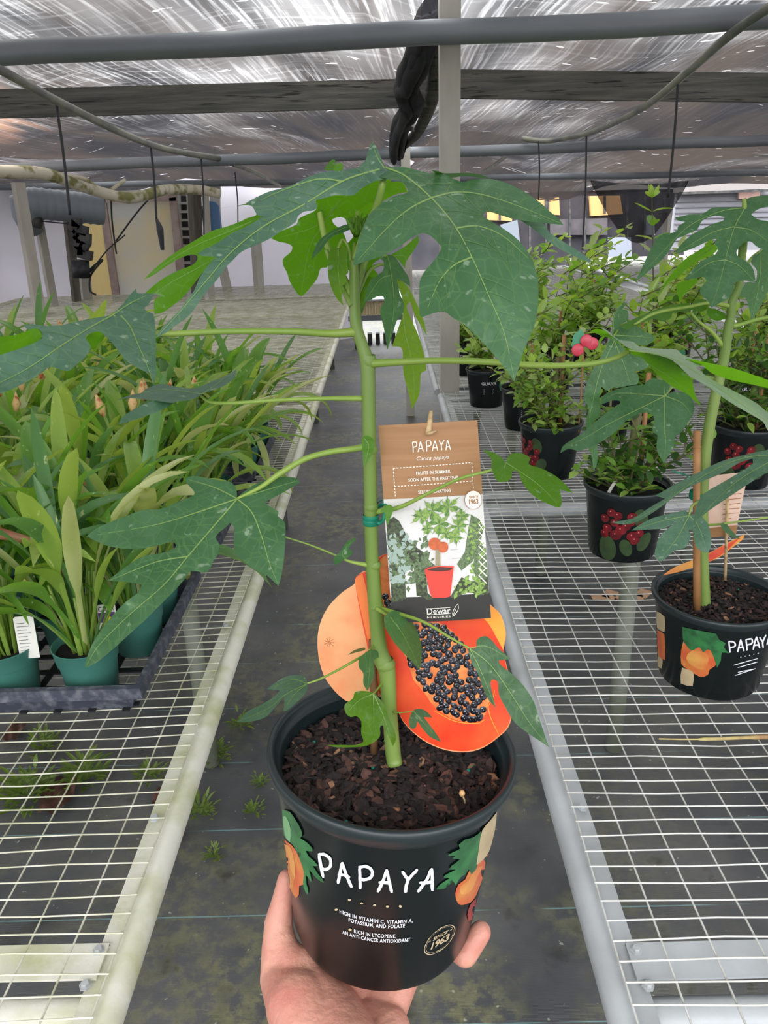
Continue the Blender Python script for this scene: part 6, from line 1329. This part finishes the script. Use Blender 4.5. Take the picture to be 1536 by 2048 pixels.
# ---- right papaya
kR = 1.0; c0 = PZ(1410, 1432, .757); pot_b = Pot(np.array([0, 0, 0]), (0, 0, 1), 1.02, .86)
tb = PZ(1438, 1186, .757+.184*.86); pot_b.top = tb; pot_b.d0 = float((tb-CC) @ _f)
pb = thing('potted_papaya', tb-np.array([0, 0, .184*.86]), 'papaya tree in a printed pot standing on the right wire bench', 'potted plant')
pot_b.solids(pb, m_pot, m_potrim); soil_fill(pb, pot_b, .020, 900, 8, .010, 6)
HB = lambda x, y, e=.0006: pot_b.hit(x, y, e)
C3 = lambda p: crp(960, 1080, 2.667, p)
art([(C3([(1085, 540), (1120, 560), (1180, 575), (1240, 590), (1265, 625), (1255, 670), (1225, 690), (1215, 720), (1170, 728), (1110, 690), (1074, 660), (1074, 590)]), m_fruit, .0004), (C3([(1130, 590), (1200, 600), (1220, 640), (1190, 690), (1130, 670), (1100, 630)]), m_fruit2, .0007),
     (C3([(1082, 462), (1150, 480), (1260, 500), (1275, 530), (1310, 550), (1300, 570), (1330, 605), (1290, 600), (1285, 640), (1265, 680), (1245, 620), (1220, 580), (1190, 600), (1170, 570), (1130, 590), (1100, 560), (1082, 530)]), m_pleaf, .0009), (C3([(1078, 680), (1110, 690), (1140, 710), (1135, 778), (1072, 765)]), m_label, .0004)], 'printed_picture', pb, HB, 6)
art([(C3([(942, 380), (985, 410), (985, 490), (945, 470)]), m_label, .0005), (C3([(945, 480), (985, 505), (988, 640), (950, 620)]), m_fruit, .0004), (C3([(948, 620), (975, 640), (968, 685), (948, 672)]), m_label, .0005)], 'printed_picture', pb, HB, 5)
mb = MB()
for st in ([[(1327, 540), (1334, 600)], [(1325, 540), (1355, 545), (1360, 565), (1332, 575)]], [[(1390, 530), (1382, 565), (1374, 598)], [(1390, 530), (1398, 560), (1408, 592)], [(1380, 575), (1404, 572)]], [[(1418, 530), (1422, 560), (1424, 590)], [(1418, 530), (1448, 528), (1450, 550), (1424, 560)]],
           [[(1474, 515), (1464, 550), (1456, 585)], [(1474, 515), (1482, 545), (1492, 578)], [(1462, 562), (1488, 558)]], [[(1490, 518), (1508, 545)], [(1525, 505), (1508, 545), (1510, 575)]], [[(1545, 495), (1538, 530), (1530, 560)], [(1545, 495), (1552, 525), (1560, 550)]]):
    for s_ in st: stroke_on(mb, C3(s_), 3.0, HB, 3.2)
for k, (a, b) in enumerate([((1350, 668), (1480, 632)), ((1375, 680), (1480, 650)), ((1360, 722), (1470, 685)), ((1375, 705), (1450, 690))]): stroke_on(mb, C3([a, b]), 1.6, HB)
for k in range(5): stroke_on(mb, C3([(1388+k*23, 625-k*5), (1394+k*23, 623-k*5)]), 1.4, HB)
mb.build('lettering', m_print, pb, smooth=False)
DS = lambda y: float(np.interp(y, [395, 560, 900, 1210], [1.06, 1.10, 1.19, 1.27]))+.0
ks = pot_b.d0/1.27
stp = [(1409, 1225, 13), (1408, 1205, 12.5), (1405, 1120, 11.5), (1404, 1010, 12), (1408, 930, 11.5), (1418, 857, 11), (1431, 790, 10.5), (1447, 722, 10), (1456, 660, 9.5), (1462, 630, 8.5), (1463, 607, 8), (1475, 580, 7.5), (1480, 555, 7), (1483, 480, 5)]
D2 = lambda y: DS(y)*ks
petiole(pb, [(x, y, D2(y)) for x, y, r in stp], [r for *_, r in stp], m_stem, 'stem', 5)
def pr(x, y, w=8):
    return (x, y, D2(y))
def lf(outs, pet=None, rp=(3, 3), mats=None, dd=0, **kw):
    parts = []
    for o_, c_, v_, mi in outs: parts.append(dict(outline=o_, ctrl=[(x, y, D2(y)+e) for x, y, e in c_], veins=v_, mi=mi, vw=2.0, cell=8, wav=.004, seed=len(parts)+int(o_[0][0]), vlen=26, vstep=13, **kw))
    leaf(pb, parts, pet=[(x, y, D2(y)+e) for x, y, e in pet] if pet else None, rp=rp, mats=mats or [m_leaf, m_leafu, m_vein, m_veind])
lf([(CT([(1345, 180), (1200, 185), (1080, 187), (1000, 235), (900, 240), (830, 255), (775, 266), (800, 290), (860, 300), (800, 340), (795, 370), (760, 390), (680, 400), (620, 450), (560, 560), (500, 690), (452, 790), (520, 740), (600, 670), (680, 600), (740, 520), (790, 440), (840, 420), (880, 400), (960, 360), (1000, 290), (1100, 250), (1180, 262), (1170, 290), (1080, 320), (960, 380), (870, 440), (800, 520), (776, 566), (850, 545), (960, 500), (1060, 452), (1112, 440), (1100, 480), (1128, 520), (1100, 570), (1000, 620), (920, 690), (848, 772), (930, 765), (1010, 752), (1030, 790), (980, 850), (990, 900), (1040, 940), (1068, 990), (1075, 1000), (1150, 960), (1210, 930), (1250, 870), (1265, 800), (1340, 780), (1434, 797), (1420, 700), (1380, 640), (1290, 580), (1280, 540), (1330, 480), (1390, 460), (1440, 500), (1500, 530), (1560, 540), (1700, 560), (1700, 350), (1560, 300), (1450, 280), (1400, 240), (1450, 200), (1536, 175), (1700, 140), (1600, 90), (1450, 90), (1370, 110), (1340, 150)]),
     [(1490, 415, .0), (1275, 560, -.06), (1420, 612, -.10), (1530, 560, -.08), (1360, 435, -.0), (1560, 400, .02)], [V(CT, (1350, 180), (1265, 340), (1210, 520), (1150, 760), (1080, 980)), V(CT, (1265, 340), (1100, 380), (950, 460), (790, 555)), V(CT, (1185, 610), (1050, 640), (870, 765)), V(CT, (1185, 610), (1300, 660), (1425, 785)), V(CT, (1265, 345), (1400, 370), (1536, 460)), V(CT, (1345, 185), (1150, 215), (900, 330), (700, 520), (470, 770))], 0)],
    pet=[(1490, 416, 0), (1488, 400, .0), (1490, 480, .0), (1480, 560, 0)], rp=[4, 4, 5, 6])
lf([(CT([(1110, 488), (1126, 520), (1090, 562), (960, 622), (860, 700), (790, 760), (720, 800), (634, 925), (700, 790), (820, 640), (960, 540), (1040, 497)]), [(1430, 490, .05), (1318, 595, .05), (1380, 530, .02)], [V(CT, (1100, 500), (900, 640), (700, 830))], 1),
    (CT([(960, 765), (800, 800), (788, 860), (815, 955), (880, 870), (960, 790)]), [(1390, 560, .05), (1360, 603, .05), (1355, 570, .04)], [], 1)], mats=MU)
lf([(CT([(1400, 600), (1480, 530), (1540, 530), (1640, 560), (1640, 800), (1540, 860), (1470, 1000), (1398, 1118), (1380, 1000), (1350, 920), (1305, 912), (1320, 850), (1370, 790), (1430, 800), (1445, 700), (1400, 640)]), [(1522, 500, .04), (1503, 643, .02), (1490, 590, .02)], [V(CT, (1480, 530), (1470, 750), (1410, 1090))], 0)], pet=[(1522, 500, .04), (1500, 520, .03), (1482, 560, 0)], rp=[2, 3, 4])
lf([(CT([(328, 1158), (400, 1110), (520, 1060), (580, 1030), (730, 990), (880, 965), (900, 985), (960, 940), (1030, 938), (1042, 1000), (1000, 1032), (900, 1022), (860, 1035), (760, 1042), (740, 1090), (660, 1112), (600, 1090), (520, 1122), (440, 1152), (380, 1182)]), [(1242, 655, -.02), (1412, 605, .0), (1330, 640, -.03)], [], 1),
    (CT([(1045, 1000), (1150, 1030), (1205, 1080), (1120, 1112), (1040, 1062)]), [(1420, 620, 0), (1450, 640, 0), (1430, 640, -.01)], [], 1)], pet=[(1268, 650, -.02), (1312, 626, -.02), (1380, 613, -.02), (1420, 606, -.01), (1460, 612, 0)], rp=[2.5, 3.5, 3.5, 3.5, 5], mats=MU)
lf([(CR_([(500, 8), (440, 50), (400, 100), (384, 180), (385, 250), (360, 310), (300, 420), (240, 520), (190, 640), (180, 740), (215, 800), (190, 900), (215, 1050), (230, 1150), (250, 1255), (275, 1200), (272, 1000), (240, 910), (300, 850), (290, 740), (305, 640), (350, 670), (390, 645), (420, 650), (500, 632), (572, 620), (580, 560), (545, 520), (600, 520), (655, 485), (620, 430), (500, 380), (430, 305), (500, 312), (580, 327), (640, 332), (692, 300), (690, 265), (630, 235), (580, 200), (540, 188), (470, 212), (448, 182), (500, 150), (500, 80), (460, 68)]), [(1240, 625, .02), (1188, 938, -.03), (1290, 740, 0), (1180, 800, -.02), (1305, 680, .02)], [V(CR_, (400, 300), (300, 520), (240, 760), (220, 900), (250, 1230)), V(CR_, (400, 300), (470, 470), (515, 615)), V(CR_, (410, 258), (550, 268), (680, 280)), V(CR_, (390, 250), (400, 120), (440, 60))], 0)],
    pet=[(1228, 672, 0), (1250, 640, .04), (1300, 700, .06), (1400, 640, .04), (1378, 622, .02)][:2]+[(1268, 650, .03)], rp=[2, 2.5, 2.5])
lf([(CR_([(775, 700), (800, 670), (810, 630), (790, 590), (740, 590), (690, 577), (640, 600), (620, 625), (520, 635), (420, 660), (340, 690), (305, 730), (296, 775), (350, 755), (400, 740), (442, 747), (440, 767), (400, 790), (330, 840), (250, 910), (170, 980), (90, 1030), (20, 1080), (3, 1130), (60, 1100), (140, 1112), (220, 1090), (300, 1050), (400, 980), (480, 900), (540, 860), (600, 835), (650, 832), (690, 860), (695, 900), (684, 970), (720, 1000), (713, 1060), (720, 1120), (745, 1170), (766, 1208), (800, 1150), (840, 1080), (850, 1010), (900, 970), (940, 910), (987, 830), (987, 760), (960, 710), (910, 680), (850, 678), (800, 692)]), [(1330, 790, -.02), (1122, 905, -.10), (1327, 927, -.12), (1386, 820, -.04), (1202, 808, -.05), (1250, 850, -.09)], [V(CR_, (775, 708), (550, 820), (350, 920), (180, 1020), (20, 1090)), V(CR_, (775, 708), (600, 695), (420, 690), (310, 745)), V(CR_, (775, 708), (770, 900), (780, 1050), (766, 1190)), V(CR_, (775, 708), (900, 760), (975, 850)), V(CR_, (775, 708), (765, 620))], 0)],
    pet=[(1330, 791, -.02), (1350, 770, .05), (1395, 755, .03), (1438, 760, 0)], rp=[2.5, 3, 4, 5])
lf([(CJ([(992, 752), (1100, 690), (1200, 640), (1300, 590), (1400, 560), (1536, 530), (1700, 500), (1700, 620), (1536, 640), (1450, 690), (1390, 730), (1300, 790), (1230, 840), (1176, 890), (1190, 800), (1230, 740), (1330, 680), (1460, 600), (1462, 572), (1400, 592), (1300, 650), (1200, 690), (1100, 745), (1000, 820), (900, 880), (840, 891), (773, 880), (880, 862), (960, 812), (1040, 765)]), [(1315, 992, -.05), (1536, 910, -.10), (1390, 1045, -.14), (1225, 1045, -.10), (1480, 960, -.12)], [V(CJ, (1600, 560), (1450, 640), (1330, 730), (1185, 880)), V(CJ, (1600, 550), (1400, 575), (1200, 670), (1000, 810), (850, 885))], 0)], mats=MBl)
lf([(CJ([(1150, 845), (1140, 824), (1080, 835), (980, 860), (920, 890), (876, 920), (960, 915), (1030, 910), (1082, 886), (1020, 940), (995, 1000), (990, 1040), (1020, 1070), (1080, 1020), (1140, 1000), (1162, 945), (1152, 918), (1172, 920), (1178, 960), (1190, 1000), (1240, 1028), (1262, 980), (1250, 900), (1212, 850), (1175, 842)]), [(1378, 1030, -.06), (1264, 1061, -.08), (1322, 1122, -.12), (1413, 1105, -.10)], [V(CJ, (1155, 848), (1040, 870), (900, 910)), V(CJ, (1155, 848), (1100, 950), (1020, 1055)), V(CJ, (1155, 848), (1200, 900), (1238, 1010))], 0)], mats=MBl, pet=[(1378, 1030, -.06), (1384, 1012, -.05), (1400, 1000, -.01), (1406, 995, 0)], rp=[2, 2.5, 3, 5])
lf([(CJ([(1305, 890), (1330, 882), (1345, 900), (1370, 930), (1403, 962), (1360, 950), (1320, 920)]), [(1440, 1050, -.02), (1480, 1078, -.02), (1455, 1070, -.03)], [], 0)], pet=[(1416, 1050, 0), (1450, 1047, -.01), (1536, 1035, -.02), (1600, 1025, 0)], rp=[3, 2, 2, 2])
petiole(pb, [(1465, 652, D2(650)), (1482, 649, D2(650)), (1510, 640, D2(640)), (1545, 633, D2(630)), (1620, 620, D2(620))], [5, 4, 4, 4, 4])
petiole(pb, [(1378, 622, D2(622)), (1400, 645, D2(645)), (1425, 665, D2(665)), (1446, 692, D2(692))], [2.5, 3, 4, 5])
mb = MB(); mb.tube([P(1394, 1225, D2(1225)-.012), P(1393, 1040, D2(1040)-.012), P(1394, 862, D2(862)-.012)], [7.5/F*D2(1225), 7/F*D2(1000), 7/F*D2(860)], 12)
for y in (895, 1010): mb.tube([P(1393.5, y-2, D2(y)-.012), P(1393.5, y+2, D2(y)-.012)], 8.2/F*D2(y), 12)
tag(mb.build('plant_stake', m_bamboo), 'bamboo stake beside the stem of the right papaya', 'stake')
mb = MB(); mb.lathe([(.016, -.006), (.0165, 0), (.016, .006)], P(1400, 970+20, D2(990)), 16); mb.tube(catmull([P(1388, 968, D2(968)-.02), P(1372, 950, 1.2*ks), P(1358, 946, 1.2*ks), P(1344, 942, 1.2*ks)], 5), .0012, 5)
tag(mb.build('stem_tie', m_tie), 'green tie on the right papaya stake', 'tie')
# its tag, stick and fruit card seen nearly edge on
mb = MB(); q = [P(1418, 952, D2(950)+.05), P(1497, 944, D2(950)+.03), P(1474, 1052, D2(1050)+.03), P(1414, 1058, D2(1050)+.05)]; n_ = np.array([0, .001, 0])
mb.add(q+[p+n_ for p in q], [(0, 1, 2, 3), (7, 6, 5, 4), (0, 4, 5, 1), (1, 5, 6, 2), (2, 6, 7, 3), (3, 7, 4, 0)])
t = thing('plant_tag', (q[2]+q[3])/2, 'pinkish back of a care tag behind the right papaya stem', 'tag'); mb.build('card', mat('tag_back_pink', RGB(222, 184, 164), .5, 0, RGB(230, 200, 182), 30), t, smooth=False)
mb = MB(); mb.add([q[3]+(q[0]-q[3])*.02-n_, q[2]+(q[1]-q[2])*.02-n_, q[2]-np.array([0, 0, .016])-n_, q[3]-np.array([0, 0, .016])-n_], [(0, 1, 2, 3)]); mb.build('brown_strip', m_brown, t, smooth=False)
mb = MB()
for k in range(9):
    a = q[0]+(q[1]-q[0])*.45; b = q[3]+(q[2]-q[3])*.45; c = a+(b-a)*(.1+k*.09); d_ = (q[1]-q[0])*.42; mb.add([c-2*n_, c+d_-2*n_, c+d_-2*n_-np.array([0, 0, .0012]), c-2*n_-np.array([0, 0, .0012])], [(0, 1, 2, 3)])
mb.build('printed_lines', m_brn, t, smooth=False)
mb = MB(); mb.tube([P(1450, 1160, D2(1160)+.03), P(1454, 1040, D2(1040)+.03), P(1456, 960, D2(960)+.028)], .0026, 8); tag(mb.build('wooden_stick', m_stick), 'wooden stick standing in the right papaya pot', 'stick')
mb = MB(); sl = smooth_closed(CJ([(1028, 1136), (1080, 1100), (1140, 1075), (1240, 1035), (1330, 985), (1425, 938), (1412, 965), (1360, 1005), (1300, 1050), (1200, 1090), (1100, 1122)]), 3)
DD = lambda x, y: D2(1130)+.02+(1152-y)*.0028*-1*-.6
flat_on(mb, sl, lambda x, y: P(x, y, DD(x, y)), 12); flat_on(mb, sl, lambda x, y: P(x, y, DD(x, y)+.0015), 12)
t = thing('fruit_card', P(1400, 1130, D2(1130)), 'orange fruit cutout card seen nearly edge on in the right papaya pot', 'card'); mb.build('card', m_yelo, t)
mb = MB(); flat_on(mb, smooth_closed(CJ([(1240, 1040), (1330, 990), (1400, 955), (1355, 1000), (1300, 1045), (1240, 1072)]), 2), lambda x, y: P(x, y, DD(x, y)-.001), 10); mb.build('printed_flesh', m_flesh, t)
mb = MB(); mb.tube(catmull([P(1548, 1416, 1.14), P(1500, 1418, 1.14), P(1440, 1420, 1.13), P(1380, 1421, 1.13), P(1325, 1420, 1.13)], 5), [.004]*4+[.0028]*9+[.0012]*8, 6); o = mb.build('fallen_petiole', mat('dry_stalk', RGB(196, 184, 120), .6, 0, RGB(150, 116, 80), 20)); tag(o, 'dry yellowish leaf stalk lying on the bench before the right pot', 'leaf stalk'); o.location.z = .7585
# ================================================================== FLOOR DEBRIS
m_weed = mat('weed_green', RGB(92, 112, 48), .6, 0, RGB(112, 128, 60), 30, trans=.3, transcol=RGB(150, 190, 50)); m_dead = mat('dead_leaf', RGB(92, 56, 44), .8, 0, RGB(60, 36, 30), 40)
def weed(x, y, s, seed, label):
    R = random.Random(seed); mb = MB()
    for k in range(int(60*max(1, s/.06))):
        a = R.uniform(0, 6.3); r = s*R.random(); h = s*R.uniform(.2, .8); p = np.array([x+r*.5*cos(a), y+r*.5*sin(a), .002]); oleaf(mb, p+np.array([0, 0, h*R.random()]), np.array([cos(a), sin(a), R.uniform(.1, 1.2)]), np.array([0, 0, 1.]), s*R.uniform(.2, .5), s*.12, 0, R)
    tag(mb.build('weed', m_weed), label, 'weed', 'small weeds on the ground cloth')
for i, (px, py, s, lb) in enumerate([(430, 1520, .075, 'fluffy weed beside the left bench leg'), (482, 1455, .06, 'small weed above the leg foot left of the pot rim'), (402, 1632, .07, 'weed left of the pot under the bench edge'), (508, 1628, .045, 'tiny weed close to the pot, left side'), (428, 1716, .04, 'tiny weed lowest in the aisle moss'),
        (175, 1565, .10, 'clump of weeds under the mesh below the tray'), (60, 1600, .12, 'weed clump under the left bench at the photo edge'), (90, 1500, .08, 'weed just below the near tray front'), (300, 1560, .07, 'weed under the mesh left of the edge rail'), (520, 1570, .04, 'small sprig beside the pot rim on the ground')]):
    q = PZ(px, py, 0); weed(q[0], q[1], s, i, lb)
def dead(px, py, s, lb, seed):
    q = PZ(px, py, 0); R = random.Random(seed); mb = MB(); mb.grid(lambda a, b: (q[0]+s*(a-.5)*(1-.6*abs(b-.5)), q[1]+s*1.5*(b-.5), .006+s*.3*abs(sin(a*5+b*4+seed))*.6+s*.2*abs(a-.5)), 8, 10); tag(mb.build('dead_leaf', m_dead), lb, 'dead leaf')
dead(352, 1680, .05, 'curled brown dead leaf on the ground left of the pot', 1); dead(236, 1982, .035, 'small dead leaf near the bottom left of the aisle', 2); dead(120, 1600, .09, 'brown dead leaf under the left mesh', 3); dead(30, 1470, .06, 'dark dead leaf under the near tray', 4); dead(325, 1130+470, .05, 'dead leaf beside the left bench rail', 5)
mb = MB(); q = PZ(1225, 1195, 0)
for k in range(5): mb.box((q[0]-.05+k*.045, q[1]+.02*sin(k*2), .004), (.07, .05, .004), Matrix.Rotation(k, 3, 'Z'))
tag(mb.build('dead_leaf', mat('tan_leaf', RGB(190, 150, 120), .8), smooth=False), 'tan fallen leaves on the ground seen through the right mesh', 'dead leaf')
